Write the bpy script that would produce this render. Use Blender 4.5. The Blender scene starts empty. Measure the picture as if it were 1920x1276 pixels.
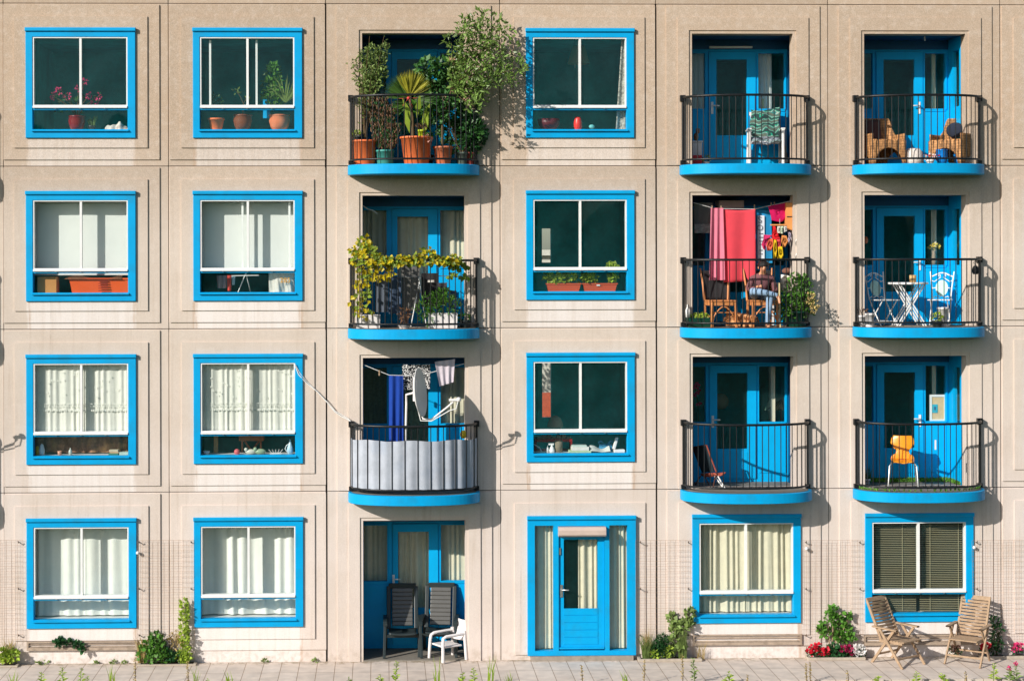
import bpy, math, random
from mathutils import Vector, Matrix
R = math.radians
SC = bpy.context.scene
COL = SC.collection
rnd = random.Random(7)

# ------------------------------------------------------------------ camera
TH, ROLL = R(1.54), 0.0022
FPX, PPX, PPY = 3300.0, 803.7, 490.0
CAM = Vector((-2.227, -30.0, 6.8))
_f = Vector((math.sin(TH), math.cos(TH), 0)); _r0 = Vector((math.cos(TH), -math.sin(TH), 0)); _u0 = Vector((0, 0, 1))
_r = _r0*math.cos(ROLL) - _u0*math.sin(ROLL); _u = _u0*math.cos(ROLL) + _r0*math.sin(ROLL)

def U(px, py, y=0.0):
    """the place at depth y that stands at a pixel of the photograph"""
    d = _f + _r*((px-PPX)/FPX) + _u*((PPY-py)/FPX)
    return CAM + d*((y-CAM.y)/d.y)
def X(px, y=0.0, py=616): return U(px, py, y).x
def Z(py, y=0.0, px=800): return U(px, py, y).z
def PXM(y): return (y+30)/3300.0        # metres per pixel at depth y

cd = bpy.data.cameras.new('camera'); cam = bpy.data.objects.new('camera', cd); COL.objects.link(cam)
cd.sensor_width = 36; cd.lens = FPX*36/1920; cd.clip_end = 2000; cd.clip_start = .5
cd.shift_x = (960-PPX)/1920; cd.shift_y = (PPY-638)/1920
cam.matrix_world = Matrix(((_r.x, _u.x, -_f.x, CAM.x), (_r.y, _u.y, -_f.y, CAM.y), (_r.z, _u.z, -_f.z, CAM.z), (0, 0, 0, 1)))
SC.camera = cam

# ------------------------------------------------------------------ light
SUND = Vector((1.145, 1.0, -0.724)).normalized()
sl = bpy.data.lights.new('sun', 'SUN'); so = bpy.data.objects.new('sun', sl); COL.objects.link(so)
sl.energy = 4.75; sl.angle = R(.53); sl.color = (1.0, .945, .875)
so.rotation_euler = SUND.to_track_quat('-Z', 'Y').to_euler()
W = bpy.data.worlds.new('World'); SC.world = W; W.use_nodes = True
nt = W.node_tree; bg = nt.nodes['Background']; sky = nt.nodes.new('ShaderNodeTexSky')
sky.sky_type = 'NISHITA'; sky.sun_disc = False; sky.sun_elevation = math.asin(-SUND.z)
sky.sun_rotation = math.atan2(-SUND.x, -SUND.y); sky.dust_density = 1.2; sky.ozone_density = 2.0
nt.links.new(sky.outputs[0], bg.inputs[0]); bg.inputs[1].default_value = .10
SC.view_settings.view_transform = 'Standard'; SC.view_settings.look = 'None'
SC.view_settings.exposure = 0.12; SC.view_settings.gamma = 1
SC.cycles.max_bounces = 6; SC.cycles.diffuse_bounces = 4; SC.cycles.glossy_bounces = 2
SC.cycles.transparent_max_bounces = 12; SC.cycles.transmission_bounces = 4
SC.cycles.caustics_reflective = False; SC.cycles.caustics_refractive = False

# ------------------------------------------------------------------ materials
def S(r, g, b):
    f = lambda c: (c/255/12.92 if c/255 <= .04045 else ((c/255+.055)/1.055)**2.4)
    return (f(r), f(g), f(b))
MATS = {}
def mat(name, col, rough=.6, var=.12, scale=8, bump=0, bscale=60, metal=0, spec=.4, island=0, trans=0, coat=0, dirt=None):
    if name in MATS: return MATS[name]
    m = bpy.data.materials.new(name); m.use_nodes = True; n = m.node_tree.nodes; l = m.node_tree.links
    b = n['Principled BSDF']; b.inputs['Roughness'].default_value = rough; b.inputs['Metallic'].default_value = metal
    b.inputs['Specular IOR Level'].default_value = spec
    if coat: b.inputs['Coat Weight'].default_value = coat
    tc = n.new('ShaderNodeTexCoord'); nz = n.new('ShaderNodeTexNoise'); nz.inputs['Scale'].default_value = scale
    nz.inputs['Detail'].default_value = 5; nz.inputs['Roughness'].default_value = .65
    l.new(tc.outputs['Object'], nz.inputs['Vector'])
    mr = n.new('ShaderNodeMapRange'); mr.inputs[1].default_value = .3; mr.inputs[2].default_value = .7
    mr.inputs[3].default_value = 1-var; mr.inputs[4].default_value = 1+var
    l.new(nz.outputs['Fac'], mr.inputs[0]); fac = mr.outputs[0]
    if island:
        ge = n.new('ShaderNodeNewGeometry'); m2 = n.new('ShaderNodeMapRange')
        m2.inputs[3].default_value = 1-island; m2.inputs[4].default_value = 1+island
        l.new(ge.outputs['Random Per Island'], m2.inputs[0])
        mu = n.new('ShaderNodeMath'); mu.operation = 'MULTIPLY'; l.new(fac, mu.inputs[0]); l.new(m2.outputs[0], mu.inputs[1]); fac = mu.outputs[0]
    vm = n.new('ShaderNodeVectorMath'); vm.operation = 'SCALE'; vm.inputs[0].default_value = col
    l.new(fac, vm.inputs['Scale']); out = vm.outputs[0]
    if dirt:
        n2 = n.new('ShaderNodeTexNoise'); n2.inputs['Scale'].default_value = dirt[1]; n2.inputs['Detail'].default_value = 6
        l.new(tc.outputs['Object'], n2.inputs['Vector'])
        m3 = n.new('ShaderNodeMapRange'); m3.inputs[1].default_value = .5; m3.inputs[2].default_value = .72; m3.inputs[4].default_value = dirt[2]
        l.new(n2.outputs['Fac'], m3.inputs[0]); mx = n.new('ShaderNodeMix'); mx.data_type = 'RGBA'
        l.new(m3.outputs[0], mx.inputs[0]); l.new(out, mx.inputs[6]); mx.inputs[7].default_value = (*dirt[0], 1); out = mx.outputs[2]
    l.new(out, b.inputs['Base Color'])
    if bump:
        nb = n.new('ShaderNodeTexNoise'); nb.inputs['Scale'].default_value = bscale; nb.inputs['Detail'].default_value = 3
        l.new(tc.outputs['Object'], nb.inputs['Vector']); bp = n.new('ShaderNodeBump'); bp.inputs['Strength'].default_value = bump
        bp.inputs['Distance'].default_value = .01; l.new(nb.outputs['Fac'], bp.inputs['Height']); l.new(bp.outputs[0], b.inputs['Normal'])
    if trans:
        tr = n.new('ShaderNodeBsdfTranslucent'); ms = n.new('ShaderNodeMixShader'); ms.inputs[0].default_value = trans
        l.new(out, tr.inputs['Color']); l.new(b.outputs[0], ms.inputs[1]); l.new(tr.outputs[0], ms.inputs[2])
        l.new(ms.outputs[0], n['Material Output'].inputs['Surface'])
    MATS[name] = m; return m

def glass_mat():
    m = bpy.data.materials.new('window_glass'); m.use_nodes = True; n = m.node_tree.nodes; l = m.node_tree.links
    n.remove(n['Principled BSDF'])
    t = n.new('ShaderNodeBsdfTransparent'); t.inputs[0].default_value = (.955, .985, .975, 1)
    g = n.new('ShaderNodeBsdfGlossy'); g.inputs['Roughness'].default_value = .01; g.inputs[0].default_value = (.42, .62, .68, 1)
    fr = n.new('ShaderNodeFresnel'); fr.inputs[0].default_value = 1.5
    gb = n.new('ShaderNodeNewGeometry'); ri = n.new('ShaderNodeMapRange'); ri.inputs[3].default_value = 1.5; ri.inputs[4].default_value = 1/1.5
    l.new(gb.outputs['Backfacing'], ri.inputs[0]); l.new(ri.outputs[0], fr.inputs[0])
    ms = n.new('ShaderNodeMixShader'); l.new(fr.outputs[0], ms.inputs[0]); l.new(t.outputs[0], ms.inputs[1]); l.new(g.outputs[0], ms.inputs[2])
    tc = n.new('ShaderNodeTexCoord'); nz = n.new('ShaderNodeTexNoise'); nz.inputs['Scale'].default_value = 1.3
    l.new(tc.outputs['Object'], nz.inputs['Vector']); bp = n.new('ShaderNodeBump'); bp.inputs['Strength'].default_value = .03; bp.inputs['Distance'].default_value = .05
    l.new(nz.outputs['Fac'], bp.inputs['Height']); l.new(bp.outputs[0], g.inputs['Normal'])
    # a thin film of dust that the sun picks out
    df = n.new('ShaderNodeBsdfDiffuse'); df.inputs[0].default_value = (.35, .9, .92, 1); n2 = n.new('ShaderNodeTexNoise'); n2.inputs['Scale'].default_value = 2.2; n2.inputs['Detail'].default_value = 6
    l.new(tc.outputs['Object'], n2.inputs['Vector']); mr = n.new('ShaderNodeMapRange'); mr.inputs[1].default_value = .3; mr.inputs[2].default_value = .75; mr.inputs[3].default_value = .004; mr.inputs[4].default_value = .022
    l.new(n2.outputs['Fac'], mr.inputs[0]); m2 = n.new('ShaderNodeMixShader'); l.new(mr.outputs[0], m2.inputs[0]); l.new(ms.outputs[0], m2.inputs[1]); l.new(df.outputs[0], m2.inputs[2])
    l.new(m2.outputs[0], n['Material Output'].inputs['Surface']); return m
GLASS = glass_mat()

def concrete_mat():
    """precast concrete; UV: u across the window above, v metres below its sill"""
    m = bpy.data.materials.new('precast_concrete'); m.use_nodes = True; n = m.node_tree.nodes; l = m.node_tree.links
    b = n['Principled BSDF']; b.inputs['Roughness'].default_value = .9; b.inputs['Specular IOR Level'].default_value = .2
    def N(t, **k):
        x = n.new(t)
        for a, v in k.items(): setattr(x, a, v)
        return x
    def math_(op, a, b_=None, clamp=False):
        x = N('ShaderNodeMath', operation=op, use_clamp=clamp)
        for i, v in enumerate((a, b_)):
            if v is None: continue
            if hasattr(v, 'links'): l.new(v, x.inputs[i])
            else: x.inputs[i].default_value = v
        return x.outputs[0]
    def rng(v, a, b_, c=0., d=1., smooth=True):
        x = N('ShaderNodeMapRange'); x.interpolation_type = 'SMOOTHSTEP' if smooth else 'LINEAR'
        l.new(v, x.inputs[0])
        for i, q in enumerate((a, b_, c, d)): x.inputs[i+1].default_value = q
        return x.outputs[0]
    def mix(f, a, b_):
        x = N('ShaderNodeMix', data_type='RGBA'); l.new(f, x.inputs[0]) if hasattr(f, 'links') else setattr(x.inputs[0], 'default_value', f)
        for i, v in ((6, a), (7, b_)):
            if hasattr(v, 'links'): l.new(v, x.inputs[i])
            else: x.inputs[i].default_value = (*v, 1)
        return x.outputs[2]
    ge = N('ShaderNodeNewGeometry'); pos = ge.outputs['Position']
    sep = N('ShaderNodeSeparateXYZ'); l.new(pos, sep.inputs[0])
    def noise(scale, sx=1, sz=1, detail=4, rough=.6):
        mp = N('ShaderNodeMapping'); mp.inputs['Scale'].default_value = (sx, 1, sz); l.new(pos, mp.inputs[0])
        x = N('ShaderNodeTexNoise'); x.inputs['Scale'].default_value = scale; x.inputs['Detail'].default_value = detail
        x.inputs['Roughness'].default_value = rough; l.new(mp.outputs[0], x.inputs['Vector']); return x.outputs['Fac']
    big = noise(.9); streak = noise(3.2, 3.5, .18, 5); fine = noise(75, detail=2, rough=.5); mid = noise(9, detail=6)
    # the upper storeys are coarser and browner, cast in other batches
    hi = rng(sep.outputs[2], 6.6, 9.4)
    base = mix(hi, S(211, 197, 184), S(185, 164, 143))
    lo = rng(sep.outputs[2], 5.2, 2.6)
    base = mix(lo, base, S(218, 205, 196))
    base = mix(rng(big, .35, .7, 0, .35), base, S(192, 176, 159))
    base = mix(rng(streak, .50, .78, 0, .38), base, S(180, 160, 140))
    base = mix(rng(mid, .45, .75, 0, .25), base, S(222, 210, 199))
    uv = N('ShaderNodeUVMap'); uv.uv_map = 'wash'; su = N('ShaderNodeSeparateXYZ'); l.new(uv.outputs[0], su.inputs[0]); u, v = su.outputs[0], su.outputs[1]
    un = math_('ADD', u, math_('MULTIPLY', math_('SUBTRACT', mid, .5), .06))
    inx = math_('MULTIPLY', rng(un, -.01, .03), rng(un, 1.01, .97))
    vfade = math_('MULTIPLY', rng(v, 0, .03), rng(v, 1.25, .45))
    wash = math_('MULTIPLY', math_('MULTIPLY', inx, vfade), rng(hi, 0, 1, .85, .34, False))
    wash = math_('MULTIPLY', wash, rng(streak, .3, .7, 1.1, .7))
    base = mix(math_('MINIMUM', wash, 1.), base, S(232, 224, 219))
    # rust coloured runs at the two ends of each sill
    e1 = math_('ABSOLUTE', math_('SUBTRACT', un, .015)); e2 = math_('ABSOLUTE', math_('SUBTRACT', un, .985))
    run = rng(math_('MINIMUM', e1, e2), .032, .004)
    run = math_('MULTIPLY', math_('MULTIPLY', run, vfade), rng(streak, .42, .66, 0, .6))
    base = mix(run, base, S(184, 150, 118))
    # grime at the foot of the wall and aggregate grain
    base = mix(math_('MULTIPLY', rng(sep.outputs[2], .35, 0), rng(mid, .4, .7, 0, .5)), base, S(160, 140, 118))
    grain = rng(fine, .32, .68, .90, 1.09, False)
    oi = N('ShaderNodeObjectInfo'); tone = rng(oi.outputs['Random'], 0, 1, .93, 1.045, False)
    grain = math_('MULTIPLY', grain, tone)
    drip = noise(2.1, 5.5, .12, 4); base = mix(math_('MULTIPLY', rng(drip, .62, .8, 0, .5), rng(mid, .3, .6)), base, S(150, 130, 110))
    gmix = math_('ADD', math_('MULTIPLY', math_('SUBTRACT', grain, 1.), rng(hi, 0, 1, .55, 1.6, False)), 1.)
    sc = N('ShaderNodeVectorMath', operation='SCALE'); l.new(base, sc.inputs[0]); l.new(gmix, sc.inputs['Scale'])
    l.new(sc.outputs[0], b.inputs['Base Color'])
    bp = N('ShaderNodeBump'); bp.inputs['Strength'].default_value = .35; bp.inputs['Distance'].default_value = .006
    l.new(fine, bp.inputs['Height']); l.new(bp.outputs[0], b.inputs['Normal']); return m
CONC = concrete_mat()

M = dict(
  blue=mat('blue_paint', S(0, 160, 218), .45, .06, 3, spec=.22, dirt=(S(30, 140, 186), 4, .55)),
  dblue=mat('blue_paint_recess', S(0, 170, 230), .45, .06, 3, spec=.22),
  white=mat('white_paint', (.80, .80, .78), .4, .05, 5),
  black=mat('black_metal', (.007, .0085, .0095), .4, .2, 20, bump=.2, bscale=90),
  room=mat('room_wall', (.07, .66, .66), .8, .3, 2),
  dark=mat('dark_filler', (.03, .028, .026), .9),
  lining=mat('recess_painted_shade', S(0, 62, 104), .5, .1, 3),  # darker blue puts the recess's shade into ceiling and side wall colour
  floor=mat('balcony_screed', S(128, 122, 112), .85, .15, 6, bump=.2),
  sheer=mat('white_sheer', (.86, .86, .79), .8, .05, 4, trans=.12, bump=.1),
  blind=mat('white_blind', (.82, .83, .79), .7, .03, 3, trans=.08),
  cream=mat('cream_curtain', S(224, 215, 190), .85, .08, 6, trans=.15, bump=.2),
  lace=mat('lace_curtain', (.84, .82, .74), .85, .06, 8, trans=.15, bump=.25),
  terra=mat('terracotta', S(212, 118, 78), .75, .16, 9, bump=.15, dirt=(S(205, 165, 135), 7, .35)),
  orange=mat('orange_plastic', S(236, 122, 70), .5, .08, 6),
  brownpot=mat('brown_glaze', S(128, 72, 48), .35, .15, 6),
  redpot=mat('red_glaze', S(128, 18, 28), .25, .12, 6, coat=.4),
  soil=mat('soil', S(58, 42, 30), .95, .3, 30, bump=.6),
  steel=mat('brushed_steel', (.6, .6, .58), .35, .1, 20, metal=.9),
  leaf=mat('leaf_green', S(84, 132, 46), .5, .2, 4, island=.45, trans=.25),
  leafd=mat('leaf_dark', S(44, 90, 46), .45, .2, 4, island=.45, trans=.2),
  leafo=mat('leaf_olive', S(126, 148, 80), .5, .2, 4, island=.4, trans=.25),
  leafy=mat('leaf_yellow', S(196, 178, 30), .5, .2, 4, island=.4, trans=.35),
  leafl=mat('leaf_lime', S(160, 184, 66), .5, .2, 4, island=.35, trans=.3),
  heather=mat('heather_brown', S(130, 98, 74), .7, .3, 6, island=.4, trans=.1),
  stem=mat('stem_brown', S(96, 78, 52), .8, .2, 12),
  straw=mat('dry_straw', S(188, 165, 105), .7, .2, 8, island=.3, trans=.2),
  pink=mat('petal_pink', S(214, 60, 118), .6, .2, 8, island=.3, trans=.2),
  red=mat('petal_red', S(205, 22, 48), .55, .2, 8, island=.3, trans=.2),
  wpet=mat('petal_white', (.8, .78, .76), .6, .1, 8, trans=.2),
  wood=mat('weathered_wood', S(166, 140, 113), .8, .22, 14, bump=.3),
  wicker=mat('wicker_cane', S(206, 150, 96), .65, .38, 34, bump=1., bscale=80, dirt=(S(150, 100, 62), 40, .3)),
  beech=mat('bent_beech', S(204, 134, 80), .45, .15, 9),
  plastic=mat('dark_plastic', (.022, .032, .034), .4, .15, 8),
  wplastic=mat('white_plastic', (.78, .74, .72), .45, .06, 6),
)

def weave(m):
    n = m.node_tree.nodes; l = m.node_tree.links; b = n['Principled BSDF']; src = b.inputs['Base Color'].links[0].from_socket
    tc = n.new('ShaderNodeTexCoord'); mp = n.new('ShaderNodeMapping'); mp.inputs['Scale'].default_value = (1, 1, .16); nz = n.new('ShaderNodeTexNoise'); nz.inputs['Scale'].default_value = 42; nz.inputs['Detail'].default_value = 3
    l.new(tc.outputs['Object'], mp.inputs[0]); l.new(mp.outputs[0], nz.inputs['Vector']); wv = n.new('ShaderNodeTexWave'); wv.bands_direction = 'Z'; wv.inputs['Scale'].default_value = 7; wv.inputs['Distortion'].default_value = 2; l.new(tc.outputs['Object'], wv.inputs[0])
    mr = n.new('ShaderNodeMapRange'); mr.inputs[1].default_value = .38; mr.inputs[2].default_value = .62; mr.inputs[3].default_value = .42; mr.inputs[4].default_value = 1.12; l.new(nz.outputs['Fac'], mr.inputs[0])
    m2 = n.new('ShaderNodeMapRange'); m2.inputs[3].default_value = .72; m2.inputs[4].default_value = 1.08; l.new(wv.outputs['Fac'], m2.inputs[0]); mu = n.new('ShaderNodeMath'); mu.operation = 'MULTIPLY'; l.new(mr.outputs[0], mu.inputs[0]); l.new(m2.outputs[0], mu.inputs[1])
    vm = n.new('ShaderNodeVectorMath'); vm.operation = 'SCALE'; l.new(src, vm.inputs[0]); l.new(mu.outputs[0], vm.inputs['Scale']); l.new(vm.outputs[0], b.inputs['Base Color'])
weave(M['wicker'])
# ------------------------------------------------------------------ mesh builder
class MB:
    def __init__(s): s.v = []; s.f = []; s.sm = []
    def add(s, vs, fs, smooth=False):
        o = len(s.v); s.v += [Vector(v) for v in vs]; s.f += [tuple(i+o for i in f) for f in fs]; s.sm += [smooth]*len(fs); return s
    def box(s, x0, x1, y0, y1, z0, z1):
        return s.add([(x, y, z) for z in (z0, z1) for y in (y0, y1) for x in (x0, x1)],
                     [(0, 2, 3, 1), (4, 5, 7, 6), (0, 1, 5, 4), (2, 6, 7, 3), (0, 4, 6, 2), (1, 3, 7, 5)])
    def bar(s, a, b, w, t, up=(0, 0, 1)):
        """square bar from a to b, w wide, t thick along up"""
        a, b = Vector(a), Vector(b); d = (b-a).normalized(); up = Vector(up); sd = d.cross(up)
        if sd.length < 1e-4: sd = d.cross(Vector((0, 1, 0)))
        sd.normalize(); u = sd.cross(d).normalized(); sd *= w/2; u *= t/2
        return s.add([a-sd-u, a+sd-u, a+sd+u, a-sd+u, b-sd-u, b+sd-u, b+sd+u, b-sd+u],
                     [(0, 1, 2, 3), (7, 6, 5, 4), (0, 4, 5, 1), (1, 5, 6, 2), (2, 6, 7, 3), (3, 7, 4, 0)])
    def tube(s, pts, r, n=8, cap=True):
        pts = [Vector(p) for p in pts]; k = len(pts); rr = r if isinstance(r, (list, tuple)) else [r]*k
        vs = []; prev = None
        for i, p in enumerate(pts):
            d = (pts[min(i+1, k-1)]-pts[max(i-1, 0)]).normalized()
            if prev is None:
                a = d.cross(Vector((0, 0, 1)));  a = d.cross(Vector((0, 1, 0))) if a.length < .05 else a
            else: a = prev - d*prev.dot(d)
            a.normalize(); prev = a; b = d.cross(a)
            vs += [p + (a*math.cos(2*math.pi*j/n) + b*math.sin(2*math.pi*j/n))*rr[i] for j in range(n)]
        fs = [(i*n+j, i*n+(j+1) % n, (i+1)*n+(j+1) % n, (i+1)*n+j) for i in range(k-1) for j in range(n)]
        s.add(vs, fs, True)
        if cap: s.add(vs[:n], [tuple(range(n))[::-1]]); s.add(vs[-n:], [tuple(range(n))])
        return s
    def lathe(s, c, prof, n=28, sx=1, sy=1):
        c = Vector(c); vs = [c + Vector((r*sx*math.cos(2*math.pi*j/n), r*sy*math.sin(2*math.pi*j/n), z)) for r, z in prof for j in range(n)]
        return s.add(vs, [(i*n+j, i*n+(j+1) % n, (i+1)*n+(j+1) % n, (i+1)*n+j) for i in range(len(prof)-1) for j in range(n)], True)
    def ball(s, c, r, n=10, m=6, sx=1, sy=1, sz=1):
        return s.lathe(c, [(max(r*math.sin(math.pi*i/m), 1e-4), -r*math.cos(math.pi*i/m)*sz) for i in range(m+1)], n, sx, sy)
    def rings(s, loops, close=False, smooth=False):
        """loops of equal length; quads between neighbours"""
        k = len(loops[0]); vs = [p for lp in loops for p in lp]
        fs = [(i*k+j, i*k+(j+1) % k, (i+1)*k+(j+1) % k, (i+1)*k+j) for i in range(len(loops)-1) for j in range(k)]
        s.add(vs, fs, smooth)
        if close: s.add(loops[-1], [tuple(range(k))])
        return s
    def rects(s, lst, close=False):
        """nested rectangles (x0,x1,z0,z1,y) lofted one to the next"""
        return s.rings([[(a, y, c), (b, y, c), (b, y, d), (a, y, d)] for a, b, c, d, y in lst], close)
    def grid(s, fn, nu, nv, smooth=True):
        vs = [fn(i/nu, j/nv) for j in range(nv+1) for i in range(nu+1)]
        return s.add(vs, [(j*(nu+1)+i, j*(nu+1)+i+1, (j+1)*(nu+1)+i+1, (j+1)*(nu+1)+i) for j in range(nv) for i in range(nu)], smooth)
    def leaf(s, p, d, nrm, L, w, bend=.15):
        p, d, nrm = Vector(p), Vector(d).normalized(), Vector(nrm); sd = d.cross(nrm)
        if sd.length < 1e-3: sd = d.cross(Vector((.3, .8, .5)))
        sd.normalize(); n2 = sd.cross(d)
        return s.add([p, p+d*L*.45+sd*w/2+n2*L*bend, p+d*L, p+d*L*.45-sd*w/2+n2*L*bend], [(0, 1, 2), (0, 2, 3)])
    def move(s, mtx):
        s.v = [mtx @ v for v in s.v]; return s
    def build(s, name, m=None, parent=None, loc=None, label=None, cat=None, group=None, kind=None, bevel=0, solid=0, sub=0):
        me = bpy.data.meshes.new(name)
        if parent is None and loc is None and s.v:
            xs, ys, zs = zip(*s.v); loc = Vector(((min(xs)+max(xs))/2, (min(ys)+max(ys))/2, min(zs)))
        off = WORLD[parent.name] if parent else Vector(loc)
        me.from_pydata([v-off for v in s.v], [], s.f); me.polygons.foreach_set('use_smooth', s.sm)
        o = bpy.data.objects.new(name, me); COL.objects.link(o)
        if m: me.materials.append(M[m] if isinstance(m, str) else m)
        if parent: o.parent = parent
        else: o.location = off
        WORLD[o.name] = off
        if bevel:
            b = o.modifiers.new('bevel', 'BEVEL'); b.width = bevel; b.segments = 2; b.limit_method = 'ANGLE'
        if solid:
            b = o.modifiers.new('solid', 'SOLIDIFY'); b.thickness = solid; b.offset = 0
        if sub:
            b = o.modifiers.new('sub', 'SUBSURF'); b.levels = sub; b.render_levels = sub
        return tag(o, label, cat, group, kind)
WORLD = {}
def tag(o, label=None, cat=None, group=None, kind=None):
    if label: o['label'] = label
    if cat: o['category'] = cat
    if group: o['group'] = group
    if kind: o['kind'] = kind
    return o
def thing(name, loc, label, cat, group=None):
    o = bpy.data.objects.new(name, None); COL.objects.link(o); o.location = loc; o.empty_display_size = .1
    WORLD[o.name] = Vector(loc); return tag(o, label, cat, group)
def dup(root, loc, rz=0, label=None, scale=None):
    r = root.copy(); COL.objects.link(r); r.location = loc; r.rotation_euler = (0, 0, rz)
    if label: r['label'] = label
    if scale: r.scale = scale
    for ch in list(root.children):
        c = ch.copy(); COL.objects.link(c); c.parent = r
        for g in list(ch.children):
            d = g.copy(); COL.objects.link(d); d.parent = c
    return r
def holes_wall(mb, x0, x1, z0, z1, holes, y0, y1):
    """a slab in the xz plane between y0 (front) and y1 with rectangular holes (a,b,c,d)"""
    xs = sorted({x0, x1, *[h[0] for h in holes], *[h[1] for h in holes]}); zs = sorted({z0, z1, *[h[2] for h in holes], *[h[3] for h in holes]})
    inh = lambda x, z: any(a < x < b and c < z < d for a, b, c, d in holes)
    for i in range(len(xs)-1):
        for j in range(len(zs)-1):
            a, b, c, d = xs[i], xs[i+1], zs[j], zs[j+1]
            if not inh((a+b)/2, (c+d)/2): mb.add([(a, y0, c), (b, y0, c), (b, y0, d), (a, y0, d)], [(0, 1, 2, 3)])
    for a, b, c, d in holes: mb.rects([(a, b, c, d, y0), (a, b, c, d, y1)])
    mb.rects([(x0, x1, z0, z1, y1), (x0, x1, z0, z1, y0)])
    return mb
# ================================================================== the apartment building
BLD = thing('apartment_building', (0, 0, 0), 'beige concrete apartment block with bright blue windows and rounded balconies', 'building')
JX = [X(p) for p in (-316, 7, 316.5, 611.5, 938, 1230.5, 1553, 1876, 2172)]       # panel joints
ZJ = [Z(311.5, 0, 150), Z(616.7, 0, 150), Z(922.7, 0, 150)]
ST = ZJ[0]-ZJ[1]
ZTOP = ZJ[0]+ST
PX1 = 1/110
ROWT = [ZTOP, ZJ[0], ZJ[1], ZJ[2]]; ROWB = [ZJ[0], ZJ[1], ZJ[2], 0.0]
FLOORS = [ZJ[0], ZJ[1], ZJ[2], .02]
STEP1 = [(-298, -10), (7.5, 300), (319, 610.5), (632, 921.5), (941, 1229), (1250, 1537.5), (1573, 1860), (1879, 2165)]
STEP2 = [(-277, -31), (28, 278), (341, 589.5), (653, 900), (964, 1209), (1271, 1516), (1594, 1839), (1900, 2145)]
WINX = {1: (50.5, 256), 2: (363.5, 568), 4: (986.5, 1189), 5: (1296, 1499), 6: (1619.5, 1822), 7: (1922, 2126)}
OPENX = {3: (680, 871.5), 5: (1298, 1487), 6: (1620.5, 1810.5), 0: (-251, -59.5)}
GROOVE = 6*PX1
Y1, Y2 = -.022, -.044
# window z from its row's top joint
WT, WB = 47*PX1, 251.7*PX1
def win_rect(c, r):
    a, b = WINX[c]; return X(a), X(b), ROWT[r]-WB, ROWT[r]-WT
def open_rect(c, r):
    a, b = OPENX[c]
    return X(a), X(b), (FLOORS[r] if r < 3 else .0), ROWT[r]-55.5*PX1
KIND = {}
GAP = [.007, .006, .006, .016, .006, .016, .006, .008, .007]
for r in range(4):
    for c in range(8):
        KIND[c, r] = 'win' if c in (1, 2, 4, 7) or (r == 3 and c in (5, 6)) else 'open'
KIND[4, 3] = 'door'
DOORX = (X(987.5), X(1190), Z(1226, 0, 1090), Z(965.5, 0, 1090))

def panel(c, r):
    x0, x1 = JX[c]+GAP[c], JX[c+1]-GAP[c+1]
    zb, zt = ROWB[r], ROWT[r]
    b0 = zb+.006 if r < 3 else -.05
    t0 = zt-.006
    s1b = zb+(12 if r < 3 else 23)*PX1; s1t = zt-3*PX1; s2b = zb+(34 if r < 3 else 44)*PX1; s2t = zt-25*PX1
    s1, s2 = STEP1[c], STEP2[c]
    k = KIND[c, r]; mb = MB()
    L = [(x0, x1, b0, t0, .07), (x0, x1, b0, t0, 0.), (X(s1[0]), X(s1[1]), s1b, s1t, 0.), (X(s1[0]), X(s1[1]), s1b, s1t, Y1)]
    if k == 'win':
        h = win_rect(c, r); i = .03; h = (h[0]+i, h[1]-i, h[2]+i, h[3]-i)
        L += [(X(s2[0]), X(s2[1]), s2b, s2t, Y1), (X(s2[0]), X(s2[1]), s2b, s2t, Y2), (*h, Y2), (*h, .16)]
        wash = win_rect(c, r)
    elif k == 'door':
        h = DOORX; i = .03; h = (h[0]+i, h[1]-i, h[2]+.01, h[3]-i)
        L[2] = (X(s1[0]), X(s1[1]), s1b, s1t, 0.)
        s2b = h[2]-.004
        L = [(x0, x1, b0, t0, .07), (x0, x1, b0, t0, 0.), (X(s2[0]), X(s2[1]), s2b, s2t, 0.), (X(s2[0]), X(s2[1]), s2b, s2t, Y1), (*h, Y1), (*h, .16)]
        wash = (DOORX[0], DOORX[1], -9, 0)
    else:
        h = open_rect(c, r); g = GROOVE
        fb = h[2]-.03 if r < 3 else h[2]-.03
        hh = (h[0], h[1], fb, h[3]); gg = (h[0]-g, h[1]+g, fb-.002, h[3]+g)
        L = [(x0, x1, b0 if r == 3 else zb+.006, t0, .07), (x0, x1, b0 if r == 3 else zb+.006, t0, 0.)]
        zz = max(fb, zb+.012) if r < 3 else fb
        s1 = (X(s1[0]), X(s1[1]), zz-.004, s1t); s2 = (X(s2[0]), X(s2[1]), zz-.003, s2t)
        gg = (h[0]-g, h[1]+g, zz-.002, h[3]+g); hh = (h[0], h[1], zz, h[3])
        L += [(*s1, 0.), (*s1, Y1), (*s2, Y1), (*s2, Y2), (*gg, Y2), (*gg, Y2+.02), (*hh, Y2+.02), (*hh, .22)]
        wash = (h[0]-.3, h[1]+.3, -9, 0)
    mb.rects(L)
    o = mb.build('concrete_panel', CONC, BLD)
    uv = o.data.uv_layers.new(name='wash'); wa, wb_, wz = wash[0], wash[1], wash[2]
    for lp in o.data.loops:
        v = o.data.vertices[lp.vertex_index].co
        uv.data[lp.index].uv = ((v.x-wa)/(wb_-wa), wz-v.z) if k == 'win' else (-5, -5)
    return o
for r in range(4):
    for c in range(8): panel(c, r)
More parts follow.
